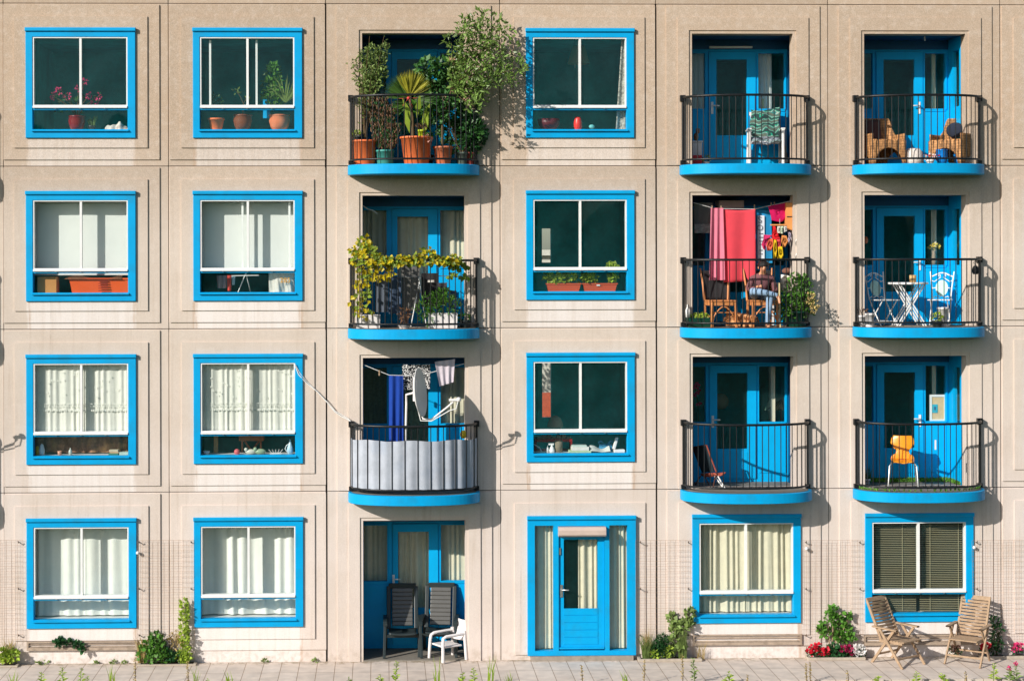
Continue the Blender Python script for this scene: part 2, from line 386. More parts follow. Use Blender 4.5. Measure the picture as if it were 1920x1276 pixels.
# the storey above the frame: blank panels and parapet
for c in range(8):
    mb = MB(); x0, x1 = JX[c]+.007, JX[c+1]-.007; z0, z1 = ZTOP+.006, ZTOP+1.05
    s1 = STEP1[c]; s = (X(s1[0]), X(s1[1]), z0+.10, z1-.1)
    mb.rects([(x0, x1, z0, z1, .25), (x0, x1, z0, z1, 0), (*s, 0), (*s, Y1)], True)
    o = mb.build('concrete_panel', CONC, BLD); uv = o.data.uv_layers.new(name='wash')
    for d in uv.data: d.uv = (-5, -5)
mb = MB(); mb.box(JX[0], JX[8], -.03, .3, ZTOP+1.055, ZTOP+1.12); mb.build('coping', mat('coping_stone', S(150, 140, 128), .9), BLD)
# dark sealant behind the joints
mb = MB()
for x in JX: mb.box(x-.03, x+.03, .03, .065, -.05, ZTOP+1.05)
for z in (ZTOP, *ZJ):
    for c in range(8): mb.box(JX[c]+.031, JX[c+1]-.031, .03, .065, z-.025, z+.025)
mb.build('joint_seal', M['dark'], BLD)
# roof and end walls keep the flats dark
mb = MB(); mb.box(JX[0], JX[8], .25, 9, ZTOP+.3, ZTOP+.5); mb.build('roof', M['dark'], BLD)
for x0, x1 in ((JX[0]-.2, JX[0]-.005), (JX[8]+.005, JX[8]+.2)):
    mb = MB(); mb.box(x0, x1, .0, 9, -.05, ZTOP+1.05); o = mb.build('end_wall', CONC, BLD); uv = o.data.uv_layers.new(name='wash')
    for d in uv.data: d.uv = (-5, -5)

def room(x0, x1, z0, z1, y0, depth, c, pad=.25, hole=None):
    """a dark room behind an opening"""
    mb = MB(); xa, xb = max(x0-.35, JX[c]+.05), min(x1+.35, JX[c+1]-.05); za, zb = z0-pad, z1+.12; y1 = y0+depth
    lst = [(x0, x1, z0, z1, y0), (xa, xb, za, zb, y0+.002), (xa, xb, za, zb, y1)]
    if hole: mb.rects(lst+[(*hole, y1), (*hole, y1+.2)])
    else: mb.rects(lst, True)
    return mb.build('room', M['room'], BLD)

WIN = {}
def window(c, r, open_sash=None):
    x0, x1, z0, z1 = win_rect(c, r); k = PX1
    xi, xj = x0+13*k, x1-14.5*k; zi, zj = z0+16*k, z1-17*k; zr = z1-148*k; zl = z1-152.5*k     # transom between zl and zr
    f = MB()
    e = .006
    f.rects([(x0, x1, z0, z1, Y2), (x0, x1, z0, z1, -.074), (x0+e, x1-e, z0+e, z1-e, -.08), (xi-e, xj+e, zi-e, zj+e, -.08), (xi, xj, zi, zj, -.074), (xi, xj, zi, zj, .06)])
    win = f.build('window', M['blue'], BLD)
    t = MB(); t.box(xi, xj, -.066, .05, zl, zr); t.build('transom', M['blue'], win)
    t = MB(); t.rects([(x0-.008, x1+.008, z1-6.5*k, z1+.004, -.07), (x0-.008, x1+.008, z1-6.5*k, z1+.004, -.104), (x0, x1, z1-6.5*k+.01, z1-.004, -.112)], True); t.build('drip_cap', M['blue'], win)
    t = MB(); t.rings([[(xi-.02, -.06, zi), (xi-.02, -.118, zi-.022), (xi-.02, -.118, zi-.034), (xi-.02, -.06, zi-.03)], [(xj+.02, -.06, zi), (xj+.02, -.118, zi-.022), (xj+.02, -.118, zi-.034), (xj+.02, -.06, zi-.03)]])
    t.build('sill', M['blue'], win)
    # white sash of the upper light, its mullion and the white grab bar below
    xm = x0+101.5*k; s = MB(); w = .023
    s.rects([(xi+.002, xj-.002, zr+.002, zj-.002, .03), (xi+.002, xj-.002, zr+.002, zj-.002, -.069), (xi+w, xj-w, zr+w+.02, zj-w*.8, -.069), (xi+w, xj-w, zr+w+.02, zj-w*.8, .03)]); s.build('sash', M['white'], win)
    s = MB(); s.box(xm-.019, xm+.019, -.062, .02, zr+w+.021, zj-w*.8-.001); s.build('mullion', M['white'], win)
    s = MB(); s.box(xi+.004, xj-.004, -.10, -.068, zr-.012, zr+.024); s.build('grab_bar', M['white'], win, bevel=.006)
    for i, q in enumerate((.24, .5, .76)):
        s = MB(); xx = xi+(xj-xi)*q; s.box(xx-.012, xx+.012, -.106, -.07, zr-.02, zr-.012); s.build('bracket', M['steel'], win)
    for a, b, cc, d in ((xi+w, xm-.021, zr+w+.02, zj-w*.8), (xm+.021, xj-w, zr+w+.02, zj-w*.8), (xi, xj, zi, zl)):
        s = MB(); s.add([(a, -.02, cc), (b, -.02, cc), (b, -.02, d), (a, -.02, d)], [(0, 1, 2, 3)]); s.build('pane', GLASS, win)
    if open_sash:      # a second sash slid part of the way behind the first
        for q in open_sash:
            xx = X(q, .03); s = MB(); s.box(xx-.017, xx+.017, .035, .06, zr+.04, zj-.03); s.build('slid_stile', M['white'], win)
    s = MB(); s.box(xi-.02, xj+.02, .061, .42, zi-.05, zi-.006); s.build('inner_sill', M['white'], win)
    hole = None
    if (c, r) in ((4, 1), (4, 2)):
        hole = (X(1016.5, 4.2), X(1034, 4.2), Z((492 if r == 1 else 783), 4.2, 1025), Z((428 if r == 1 else 680), 4.2, 1025))
    room(x0+.03, x1-.03, z0+.03, z1-.03, .161, 4.04, c, .9, hole)
    WIN[c, r] = dict(x0=xi, x1=xj, z0=zi, z1=zj, zl=zl, zr=zr, xm=xm)
for c in (1, 2, 4, 7):
    for r in range(4):
        if (c, r) != (4, 3): window(c, r, {(2, 0): (395, 482), (2, 1): (455, 543)}.get((c, r)))
window(5, 3); window(6, 3)

# ------------------------------------------------------------------ door with side lights at ground level
def garden_door():
    x0, x1, z0, z1 = DOORX; f = MB(); e = .006; y = .0
    H = [(X(1001), X(1036), Z(1217, 0, 1090), Z(983, 0, 1090)), (X(1140.5), X(1174.5), Z(1217, 0, 1090), Z(983, 0, 1090)), (X(1045.5), X(1131.5), Z(1216.5, 0, 1090), Z(984, 0, 1090))]
    holes_wall(f, x0, x1, z0, z1, H, -.085, .05); fr = f.build('door_frame', M['blue'], BLD)
    t = MB(); t.rects([(x0-.008, x1+.008, z1-.06, z1+.004, -.08), (x0-.008, x1+.008, z1-.06, z1+.004, -.11), (x0, x1, z1-.05, z1-.004, -.118)], True); t.build('drip_cap', M['blue'], fr)
    for h in H[:2]:
        s = MB(); s.add([(h[0], -.01, h[2]), (h[1], -.01, h[2]), (h[1], -.01, h[3]), (h[0], -.01, h[3])], [(0, 1, 2, 3)]); s.build('pane', GLASS, fr)
    a, b, c, d = H[2]; g = (X(1055.5), X(1119), Z(1143.5, 0, 1090), Z(1010, 0, 1090)); dz = d-.17
    l = MB(); holes_wall(l, a+.004, b-.004, c+.006, d-.01, [g], -.05, .0)
    for i in range(5):
        zz = c+.10+i*.125; l.box(g[0], g[1], -.058, -.0505, zz, zz+.112)
    leafd = l.build('door', M['blue'], BLD)
    s = MB(); s.add([(g[0], -.02, g[2]), (g[1], -.02, g[2]), (g[1], -.02, g[3]), (g[0], -.02, g[3])], [(0, 1, 2, 3)]); s.build('pane', GLASS, leafd)
    s = MB(); s.box(a+.01, b-.01, -.10, -.051, c+.03, c+.055); s.build('weather_bar', M['blue'], leafd)
    hx, hz = X(1051), Z(1103, 0, 1090)
    s = MB(); s.box(hx-.022, hx+.022, -.064, -.0505, hz-.13, hz+.08); s.tube([(hx, -.06, hz), (hx, -.11, hz), (hx+.12, -.11, hz)], .012); s.build('handle', M['steel'], leafd)
    s = MB(); s.box(a+.01, a+.04, -.07, -.0505, Z(1038, 0, 1090), Z(1025, 0, 1090)); s.build('hinge', M['steel'], leafd)
    s = MB(); q = .03; zt, zb = Z(984.5, 0, 1090), Z(1002, 0, 1090)
    s.rings([[(x, -.09, zb), (x, -.20, zb), (x, -.235, zb+.03), (x, -.235, zt-.05), (x, -.20, zt), (x, -.09, zt)] for x in (a-.01, b+.01)])
    s.add([(a-.01, -.09, zb), (a-.01, -.20, zb), (a-.01, -.235, zb+.03), (a-.01, -.235, zt-.05), (a-.01, -.20, zt), (a-.01, -.09, zt)], [(0, 1, 2, 3, 4, 5)])
    s.add([(b+.01, -.09, zb), (b+.01, -.20, zb), (b+.01, -.235, zb+.03), (b+.01, -.235, zt-.05), (b+.01, -.20, zt), (b+.01, -.09, zt)], [(5, 4, 3, 2, 1, 0)])
    s.build('shutter_box', mat('shutter_alu', S(196, 176, 164), .5, .1, 4), fr)
    s = MB(); s.box(x0+.05, x1-.05, -.12, .1, -.02, z0-.004); s.build('threshold', mat('grey_stone', S(150, 140, 128), .9, .2, 8), BLD)
    room(x0+.03, x1-.03, z0+.01, z1-.03, .161, 4, 4, .02)
garden_door()

# ------------------------------------------------------------------ recesses with door and side windows
D = .9                                                              # door plane
ref = U(1400, 311.5, 0).z
def zrow(py, r, px=1400): return U(px, py, D).z-r*ST                # heights measured in the top row, repeated down
UNIT = {  # left window, door leaf, door glass, right window, handle x / side
  0: ((-250, -206), (-196, -110), (-185.5, -128), (-105.5, -60), -194),
  3: ((681, 725), (735, 821), (745.5, 803), (826, 872), 737),
  5: ((1297.5, 1322.5), (1329, 1418), (1344, 1401), (1423, 1482), 1335.5),
  6: ((1620.5, 1636.5), (1643, 1731), (1657, 1715), (1735, 1773), 1723.5)}
BACK = {}
def recess(c, r):
    x0, x1, z0, z1 = open_rect(c, r); lw, leaf_, gl, rw, hx = UNIT[c]
    xl = x0-.10; xr = x1 if c == 6 else x1+.12
    zt = z1+.0; fz = FLOORS[r]
    w0, w1 = zrow(204, r), zrow(100, r)
    P = lambda p: X(p, D)
    fw = MB()
    lws = (max(P(lw[0]), xl+.05), P(lw[1]), w0, w1); rws = (P(rw[0]), min(P(rw[1]), xr-.05), w0, w1)
    dl = (P(leaf_[0]), P(leaf_[1]), fz+.06, zrow(97, r)); g = (P(gl[0]), P(gl[1]), zrow(254, r), zrow(112, r))
    holes_wall(fw, xl, xr, fz+.002, zt, [lws, rws, dl], D, D+.08)
    for h in (lws, rws):           # framed infill panel and glazing bead
        a, b = h[0]-.004, h[1]+.004
        fw.box(a, b, D-.014, D-.001, h[2]-.045, h[2]-.012); fw.box(a, b, D-.010, D-.001, fz+.16, h[2]-.075)
        fw.rects([(a-.022, b+.022, h[2]-.011, h[3]+.022, D-.001), (a-.022, b+.022, h[2]-.011, h[3]+.022, D-.018), (a, b, h[2], h[3]+.002, D-.018), (a, b, h[2], h[3]+.002, D-.001)])
    hp = MB(); hp.box(xl+.002, xr-.002, D-.012, D-.001, zrow(93, r), zt-.002); hp.build('head_panel', mat('head_panel_painted_shade', S(0, 84, 132), .45, .08, 3), BLD)  # darker blue paints in the shade at the top of the recess
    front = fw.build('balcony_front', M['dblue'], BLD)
    for h in (lws, rws):
        s = MB(); s.add([(h[0], D+.03, h[2]), (h[1], D+.03, h[2]), (h[1], D+.03, h[3]), (h[0], D+.03, h[3])], [(0, 1, 2, 3)]); s.build('pane', GLASS, front)
    l = MB(); holes_wall(l, dl[0]+.006, dl[1]-.006, dl[2]+.006, dl[3]-.006, [g], D-.022, D+.04)
    n_ = 5; bw = (g[1]-g[0])/n_
    for i in range(n_): l.box(g[0]+i*bw+.004, g[0]+(i+1)*bw-.004, D-.028, D-.0225, dl[2]+.09, g[2]-.06)
    door = l.build('door', M['dblue'], BLD)
    s = MB(); s.add([(g[0], D, g[2]), (g[1], D, g[2]), (g[1], D, g[3]), (g[0], D, g[3])], [(0, 1, 2, 3)]); s.build('pane', GLASS, door)
    hz = zrow(199, r); h = P(hx); sgn = -1 if c == 6 else 1
    s = MB(); s.box(h-.02, h+.02, D-.036, D-.0225, hz-.14, hz+.07); s.tube([(h, D-.03, hz), (h, D-.085, hz), (h+sgn*.12, D-.085, hz)], .012, 8); s.build('handle', M['white'], door)
    # side walls, ceiling, floor of the recess
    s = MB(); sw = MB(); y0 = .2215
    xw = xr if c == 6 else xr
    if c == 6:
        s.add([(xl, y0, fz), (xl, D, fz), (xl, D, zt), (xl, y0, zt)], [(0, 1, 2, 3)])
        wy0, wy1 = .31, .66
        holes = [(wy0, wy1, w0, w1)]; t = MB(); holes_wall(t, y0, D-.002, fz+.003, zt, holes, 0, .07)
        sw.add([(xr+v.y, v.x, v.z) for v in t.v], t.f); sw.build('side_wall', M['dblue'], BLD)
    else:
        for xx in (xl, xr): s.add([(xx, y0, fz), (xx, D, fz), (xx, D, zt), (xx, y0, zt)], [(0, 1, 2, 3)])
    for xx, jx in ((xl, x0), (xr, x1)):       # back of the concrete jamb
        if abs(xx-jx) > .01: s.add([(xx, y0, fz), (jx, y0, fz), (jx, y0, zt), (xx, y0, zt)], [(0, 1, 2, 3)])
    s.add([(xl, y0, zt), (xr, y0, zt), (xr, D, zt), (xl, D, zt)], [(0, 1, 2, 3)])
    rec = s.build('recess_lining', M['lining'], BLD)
    if c == 6:
        s = MB(); s.add([(xr+.03, wy0, w0), (xr+.03, wy1, w0), (xr+.03, wy1, w1), (xr+.03, wy0, w1)], [(0, 1, 2, 3)]); s.build('pane', GLASS, rec)
        s = MB(); s.rects([(0, 0, 0, 0, 0)]) if False else None
        q = MB(); q.box(xr+.071, xr+.9, .24, D+.07, w0-.1, w0-.09); q.box(xr+.9, xr+.91, .24, D+.07, w0-.1, w1+.1); q.build('side_room', M['room'], BLD)
    # flat behind
    mb = MB(); xa, xb = JX[c]+.06, JX[c+1]-.06
    mb.rects([(xa, xb, fz-.02, zt+.02, D+.085), (xa, xb, fz-.02, zt+.02, D+3.6)], True)
    mb.build('room', M['room'], BLD)
    if r == 3:
        s = MB(); s.box(xl, xr, -.02, D, -.04, fz); s.build('terrace_floor', M['floor'], BLD)
    BACK[c, r] = dict(lw=lws, rw=rws, g=g, dl=dl, fz=fz, x0=x0, x1=x1, zt=zt)
for c in (0, 3):
    for r in range(4): recess(c, r)
for c in (5, 6):
    for r in range(3): recess(c, r)

# ------------------------------------------------------------------ balconies
def arc(w, c0, p, n=36):
    """a flattened half ellipse in plan"""
    o = []
    for i in range(n+1):
        a = math.pi*i/n; k = 2/2.25
        o.append((-w*math.copysign(abs(math.cos(a))**k, math.cos(a)), -(c0+(p-c0)*abs(math.sin(a))**k)))
    return o
SLAB = (1.118, .10, .735); RAIL = (1.062, .075, .672)
def balcony_proto(cx, z):
    top, bot = z+.0, z-.168
    pl = [(-SLAB[0], -.05)] + arc(*SLAB) + [(SLAB[0], -.05)]
    pts = [(cx+x, y) for x, y in pl]; n = len(pts); mb = MB()
    lo = [(x, y, bot) for x, y in pts]; hi = [(x, y, top) for x, y in pts]
    e = .008; sh = lambda q, zz: [(cx+(x-cx)*(1-e), y*(1-e*1.4), zz) for x, y in q]
    loops = [sh(pts, bot), lo_ := [(x, y, bot+.008) for x, y in pts], [(x, y, top-.008) for x, y in pts], sh(pts, top)]
    mb.rings([list(l) for l in loops]); mb.add(loops[0], [tuple(range(n))[::-1]]); mb.add(loops[-1], [tuple(range(n))])
    slab = mb.build('balcony', M['blue'], BLD)
    q = [(cx+x*.95, y*.93) for x, y in pl]; mb = MB(); zz = top+.004
    xo = .94
    mb.add([(x, y, zz) for x, y in q], [tuple(range(n))])
    mb.add([(cx-xo, -.0495, zz), (cx+xo, -.0495, zz), (cx+xo, D, zz), (cx-xo, D, zz)], [(0, 1, 2, 3)])
    mb.build('balcony_floor', M['floor'], slab)
    zr = z+1.15; A = arc(*RAIL, n=40)
    mb = MB(); mb.tube([(cx+x, y, zr) for x, y in A], .021, 10); mb.build('top_rail', M['black'], slab)
    mb = MB(); mb.tube([(cx+x, y, z+.085) for x, y in A], .017, 8); mb.build('bottom_rail', M['black'], slab)
    for s in (-1, 1):
        xx = cx+s*(RAIL[0]+.004); mb = MB(); mb.box(xx-.045, xx+.045, -.125, -.046, zr-.055, zr+.045); mb.tube([(xx, -.085, z+.03), (xx, -.085, zr-.05)], .019, 8)
        mb.box(xx-.04, xx+.04, -.12, -.046, z+.02, z+.085); mb.build('post', M['black'], slab)
    L = [0.]
    for a, b in zip(A, A[1:]): L.append(L[-1]+math.hypot(b[0]-a[0], b[1]-a[1]))
    nb = 25
    for i in range(1, nb):
        t = L[-1]*i/nb; k = max(j for j in range(len(L)) if L[j] <= t); k = min(k, len(A)-2); f = (t-L[k])/(L[k+1]-L[k])
        x = cx+A[k][0]*(1-f)+A[k+1][0]*f; y = A[k][1]*(1-f)+A[k+1][1]*f
        mb = MB(); mb.tube([(x, y, z+.085), (x, y, zr)], .0078, 6, False); mb.build('baluster', M['black'], slab)
    return slab
bx3 = X(776); proto = balcony_proto(bx3, FLOORS[0])
for c, px in ((3, 775.5), (5, 1395.5), (6, 1718), (0, -155)):
    for r in range(3):
        if (c, r) == (3, 0): continue
        s = proto.copy(); COL.objects.link(s); s.parent = BLD; s.location = (X(px)-bx3, 0, FLOORS[r]-FLOORS[0])
        for g in list(proto.children):
            d = g.copy(); COL.objects.link(d); d.parent = s
# vents, wall hooks
def vent(px0, px1, py0, py1):
    a, b = X(px0), X(px1); z0, z1 = Z(py1, 0, (px0+px1)/2), Z(py0, 0, (px0+px1)/2)
    mb = MB(); mb.rects([(a, b, z0, z1, -.03), (a, b, z0, z1, -.06), (a+.03, b-.03, z0+.05, z1-.025, -.06), (a+.03, b-.03, z0+.05, z1-.025, .02)], True)
    h = (z1-z0-.075)/2
    for i in range(2):
        zz = z0+.05+h*i; mb.add([(a+.03, -.05, zz+.005), (b-.03, -.05, zz+.005), (b-.03, .0, zz+h*.75), (a+.03, .0, zz+h*.75)], [(0, 1, 2, 3)])
    mb.build('vent_grille', mat('vent_metal', S(168, 150, 132), .7, .2, 10, dirt=(S(110, 95, 80), 9, .6)), BLD)
vent(50, 257, 1200, 1217); vent(1297, 1501, 1187, 1207); vent(1617, 1822, 1188, 1207)
for px, py in ((259, 1035), (1511, 1027), (1825, 1025)):
    p = U(px, py, -.05); mb = MB(); mb.ball(p+Vector((0, -.05, 0)), .03, 10, 6); mb.tube([p, p+Vector((0, -.05, 0))], .016); mb.build('wall_hook', M['wplastic'], BLD)
# ================================================================== foliage helpers
def rv(r=rnd): 
    while True:
        v = Vector((r.uniform(-1, 1), r.uniform(-1, 1), r.uniform(-1, 1)))
        if .05 < v.length < 1: return v
def leaf_ball(mb, c, rx, ry, rz, n, L, w, up=.25, shell=.55, out=.6):
    c = Vector(c)
    for _ in range(n):
        v = rv(); v = v.normalized()*(v.length**(1-shell)); p = c+Vector((v.x*rx, v.y*ry, v.z*rz))
        d = v*out+rv()*.8+Vector((0, 0, up)); k = rnd.uniform(.6, 1.25)
        mb.leaf(p, d, rv()+Vector((0, -.8, .8)), L*k, w*k, rnd.uniform(-.1, .3))
    return mb
def blades(mb, c, n, h, spread, w=.012, lean=.35, base=.06):
    c = Vector(c)
    for _ in range(n):
        a = rnd.uniform(0, 6.28); k = rnd.uniform(.5, 1.1); p = c+Vector((rnd.uniform(-1, 1)*base, rnd.uniform(-1, 1)*base*.6, 0))
        dx = Vector((math.cos(a), math.sin(a)*.7, 0)); t = Vector((-dx.y, dx.x, 0)) if abs(dx.x) < .6 else Vector((.2, 1, 0))
        t = Vector((1, .2, 0)) if abs(dx.y) > .4 else Vector((.6, .8, 0)); t.normalize()
        q1 = p+Vector((0, 0, h*k*.55))+dx*spread*k*lean*.6; q2 = p+Vector((0, 0, h*k))+dx*spread*k
        mb.add([p-t*w/2, p+t*w/2, q1+t*w*.4, q1-t*w*.4, q2], [(0, 1, 2, 3), (3, 2, 4)])
    return mb
def pot_prof(rt, rb, h, lip=.035, wall=.012):
    return [(.001, 0), (rb*.97, 0), (rb, .006), (rt*.96, h-lip), (rt*.965, h-lip), (rt+.008, h-lip+.004), (rt+.008, h-.004), (rt+.002, h), (rt-wall, h), (rt-wall-.004, h-.05)]
def round_prof(r, h):
    return [(.001, 0), (r*.62, 0), (r*.86, h*.28), (r, h*.62), (r*.93, h*.88), (r*.95, h*.9), (r*1.02, h*.93), (r*1.0, h), (r*.9, h), (r*.88, h-.04)]
def potted(name, x, y, z, rt, rb, h, pm, label, group=None, prof=None, soil=True):
    t = thing(name, (x, y, z), label, 'potted plant', group)
    MB().lathe((x, y, z), prof or pot_prof(rt, rb, h)).build('pot', pm, t)
    if soil: MB().lathe((x, y, z), [(.001, h-.028), (rt*.9, h-.032)], 20).build('soil', 'soil', t)
    return t
def pleats(mb, x0, x1, z0, z1, y, amp=.03, wl=.11, seed=1, gather=0, nz=10, top=0):
    r = random.Random(seed); ph = [r.uniform(0, 6.28) for _ in range(4)]
    def fn(u, v):
        x = x0+(x1-x0)*u; q = x/wl*6.283
        a = amp*(.85+.3*math.sin(x*2.3+ph[3]))*(math.sin(q+ph[0]+1.5*math.sin(q*.31+ph[1])+.25*v+.3*math.sin(q*.17))+.6*math.sin(q*.43+ph[2]+.5*v)+.25*math.sin(q*1.9+v*2.2+ph[1])*(1-v)) * (1-.35*v*top)
        xx = x+gather*(1-v)*math.sin(u*9+ph[3])*.02
        return Vector((xx, y+a, z0+(z1-z0)*v))
    return mb.grid(fn, max(24, int((x1-x0)/wl*12)), nz)
def hang(mb, px, y, top, bot, droop=.0, amp=.02, wl=.16, seed=1, nv=14):
    """a cloth pegged along a line: px (x at top-left, top-right, bottom-left, bottom-right) in metres"""
    a, b, c, d = px; r = random.Random(seed); p1, p2 = r.uniform(0, 6), r.uniform(0, 6)
    tl, tr = top if isinstance(top, tuple) else (top, top); bl, br = bot if isinstance(bot, tuple) else (bot, bot)
    def fn(u, v):
        xt, xb = a+(b-a)*u, c+(d-c)*u; x = xb+(xt-xb)*v
        z = (bl+(br-bl)*u)*(1-v)+(tl+(tr-tl)*u)*v - droop*4*u*(1-u)*(v*.35+.65)
        q = (u*abs(b-a))/wl*6.283
        return Vector((x, y+amp*(math.sin(q+p1+.8*(1-v))+.5*math.sin(q*.47+p2))*(.35+.65*(1-v)), z))
    return mb.grid(fn, 26, nv)

# ================================================================== behind the windows
def sillz(c, r): return WIN[c, r]['z0']-.004
def wi(c, r): return WIN[c, r]
# curtains and blinds
def curtain(c, r, m, label, y=.24, upper=False, cat='curtain', x0=None, x1=None, split=True, **k):
    w = wi(c, r); a = x0 or w['x0']-.12; b = x1 or w['x1']+.12
    t = thing('curtain', ((a+b)/2, y, w['z0']), label, cat)
    zb = w['zr']-.02 if upper else w['z0']+.015; zt = w['z1']+.12
    if split:
        mid = w['xm']+.02
        for s, (p, q) in enumerate(((a, mid), (mid-.03, b))): pleats(MB(), p, q, zb, zt, y+.012*s, seed=c*7+r*3+s, **k).build('curtain_panel', m, t)
    else: pleats(MB(), a, b, zb, zt, y, seed=c*7+r, **k).build('curtain_panel', m, t)
    MB().tube([(a-.05, y, zt+.01), (b+.05, y, zt+.01)], .012).build('curtain_rail', 'white', t)
    return t
curtain(1, 3, 'sheer', 'white sheer curtain in ground-floor window above the vent grown with ivy', amp=.022, wl=.22, gather=.3)
curtain(2, 3, 'sheer', 'white sheer curtain in ground-floor window beside the tall climbing weed', amp=.026, wl=.25, gather=.4)
curtain(1, 2, 'lace', 'cream lace curtain above a window shelf with yellow bottle and patterned cloth', y=.07, upper=True, amp=.010, wl=.13)
curtain(2, 2, 'lace', 'cream lace curtain in window that the white cable runs from', y=.07, upper=True, amp=.010, wl=.11)
curtain(5, 3, 'cream', 'beige pleated curtain in the ground-floor window beside the red petunias', y=.13, amp=.028, wl=.125, gather=.5)
# lace borders
for (c, r) in ((1, 2), (2, 2)):
    w = wi(c, r); t = [o for o in bpy.data.objects if o.get('category') == 'curtain' and abs(o.location.z-w['z0']) < .01 and w['x0'] < o.location.x < w['x1']][0]
    mb = MB()
    for k, zz in enumerate((.50, .46, .39)):
        n = 62; 
        for i in range(n):
            x = w['x0']+(w['x1']-w['x0'])*(i+.5)/n
            if (i+k) % 3 == 2: continue
            s = .012 if k < 2 else .02
            mb.add([(x-s, .042, w['zr']+zz), (x, .042, w['zr']+zz-s), (x+s, .042, w['zr']+zz), (x, .042, w['zr']+zz+s)], [(0, 1, 2, 3)])
    for i in range(34):
        x = w['x0']+(w['x1']-w['x0'])*rnd.random(); z = w['zr']+.58+rnd.random()*.55; s = .016
        mb.add([(x-s, .042, z), (x, .042, z-s), (x+s, .042, z), (x, .042, z+s)], [(0, 1, 2, 3)])
    mb.build('embroidery', mat('lace_thread', (.78, .77, .70), .9), t)
def blind(c, r, zb, label):
    w = wi(c, r); t = thing('roller_blind', (w['xm'], .24, zb), label, 'roller blind')
    MB().grid(lambda u, v: Vector((w['x0']-.1+(w['x1']-w['x0']+.2)*u, .24+.004*math.sin(u*9), zb+(w['z1']+.1-zb)*v)), 12, 2).build('blind_sheet', 'blind', t)
    MB().box(w['x0']-.1, w['x1']+.1, .23, .25, zb-.025, zb-.001).build('bottom_bar', 'white', t)
    return t
blind(1, 1, Z(513, .24, 150), 'white roller blind above the cardboard box and orange crate')
blind(2, 1, Z(507, .24, 460), 'white roller blind above the drying rack and plastic bag')

# -- top row, first window: geranium
sz = sillz(1, 0); x = X(144, .16, 230); t = potted('potted_plant', x, .16, sz, .14, .1, .25, 'redpot', 'pink geranium in dark red glazed pot behind the window', prof=round_prof(.145, .25))
st = MB(); fl = MB(); lf = MB()
for px, py in ((100, 180), (110, 171), (127, 181), (148, 165), (158, 154), (166, 180), (185, 181), (178, 192)):
    p = U(px, py, .16+rnd.uniform(-.06, .06)); st.tube([(x, .16, sz+.22), ((x*1.3+p.x*.7)/2, .16, (sz+.25+p.z)/2), p], .006, 5)
    for _ in range(26): 
        v = rv()*.055; fl.leaf(p+v, v+rv()*.02, rv(), .035, .03)
for _ in range(16): leaf_ball(lf, U(rnd.uniform(98, 190), rnd.uniform(178, 210), .2), .06, .05, .05, 5, .07, .07)
st.build('stem', 'stem', t); fl.build('blossom', 'pink', t); lf.build('foliage', 'leafd', t)
mb = MB(); p = U(220, 241, .16)
mb.grid(lambda u, v: Vector((p.x-.2+.40*u, .05+.22*v+.02*math.sin(u*17), sz+.01+.15*math.sin(math.pi*min(1, v*1.1))*(.75+.18*math.sin(u*11+1)+.1*math.sin(u*23))*math.sin(math.pi*(.05+.9*u))**.6)), 24, 10)
mb.build('folded_cloth', mat('patched_cloth', (.66, .62, .55), .9, .2, 5, dirt=(S(112, 60, 32), 8, .9)), label='crumpled white and brown cloth on sill beside red geranium pot', cat='cloth')
t = thing('potted_plant', U(172, 241, .2), 'small spiky succulent between geranium pot and crumpled cloth', 'potted plant'); q = U(172, 241, .2); q.z = sz
MB().lathe(q, pot_prof(.06, .05, .09)).build('pot', 'plastic', t); blades(MB(), q+Vector((0, 0, .08)), 26, .18, .10, .02).build('foliage', 'leafo', t)

# -- top row, second window: three pots
sz = sillz(2, 0)
def sill_pot(px, y, rt, rb, h, pm, label, prof=None):
    return potted('potted_plant', X(px, y, 230), y, sz, rt, rb, h, pm, label, 'pots on the top-floor sill', prof)
t = sill_pot(405.5, .17, .135, .095, .21, 'orange', 'straight-sided orange pot with a low dark plant on the top-floor sill')
leaf_ball(MB(), U(406, 190, .17), .10, .08, .12, 70, .06, .03).build('foliage', 'leafd', t)
t = sill_pot(455, .17, .155, .1, .27, 'brownpot', 'round brown glazed pot with one bare sprig on the sill', round_prof(.16, .27))
mb = MB(); b = Vector((X(455, .17, 230), .17, sz+.24)); mb.tube([b, U(457, 195, .17), U(450, 180, .17), U(443, 171, .17)], [.008, .007, .005, .003], 5); mb.tube([U(457, 195, .17), U(462, 183, .17)], .004, 5); mb.build('stem', 'stem', t)
leaf_ball(leaf_ball(MB(), U(443, 172, .17), .05, .03, .05, 10, .07, .03), U(461, 185, .17), .03, .03, .04, 6, .06, .03).build('foliage', 'leafo', t)
t = sill_pot(524, .19, .175, .11, .27, 'terra', 'round terracotta pot with a lush bush and grassy leaves on the sill', round_prof(.18, .27))
mb = MB()
for cx_, cy_, rr in ((512, 140, .12), (505, 160, .14), (520, 165, .16), (507, 180, .13), (518, 188, .14), (512, 127, .06)): leaf_ball(mb, U(cx_, cy_, .22), rr, rr*.7, rr, 60, .085, .055)
mb.build('foliage', 'leaf', t)
mb = MB(); b = U(536, 192, .16)
for _ in range(34):
    a = rnd.uniform(-1.3, 1.3); L = rnd.uniform(.25, .5); d = Vector((math.sin(a), rnd.uniform(-.4, .2), math.cos(a))); p1 = b+Vector((0, 0, .08))+d*L*.6; p2 = b+Vector((0, 0, .08))+d*L+Vector((0, 0, -L*.35*abs(a)))
    sd = Vector((math.cos(a), .3, -math.sin(a)))*.009; mb.add([b-sd, b+sd, p1+sd, p1-sd, p2], [(0, 1, 2, 3), (3, 2, 4)])
mb.build('grassy_leaf', 'leafo', t)
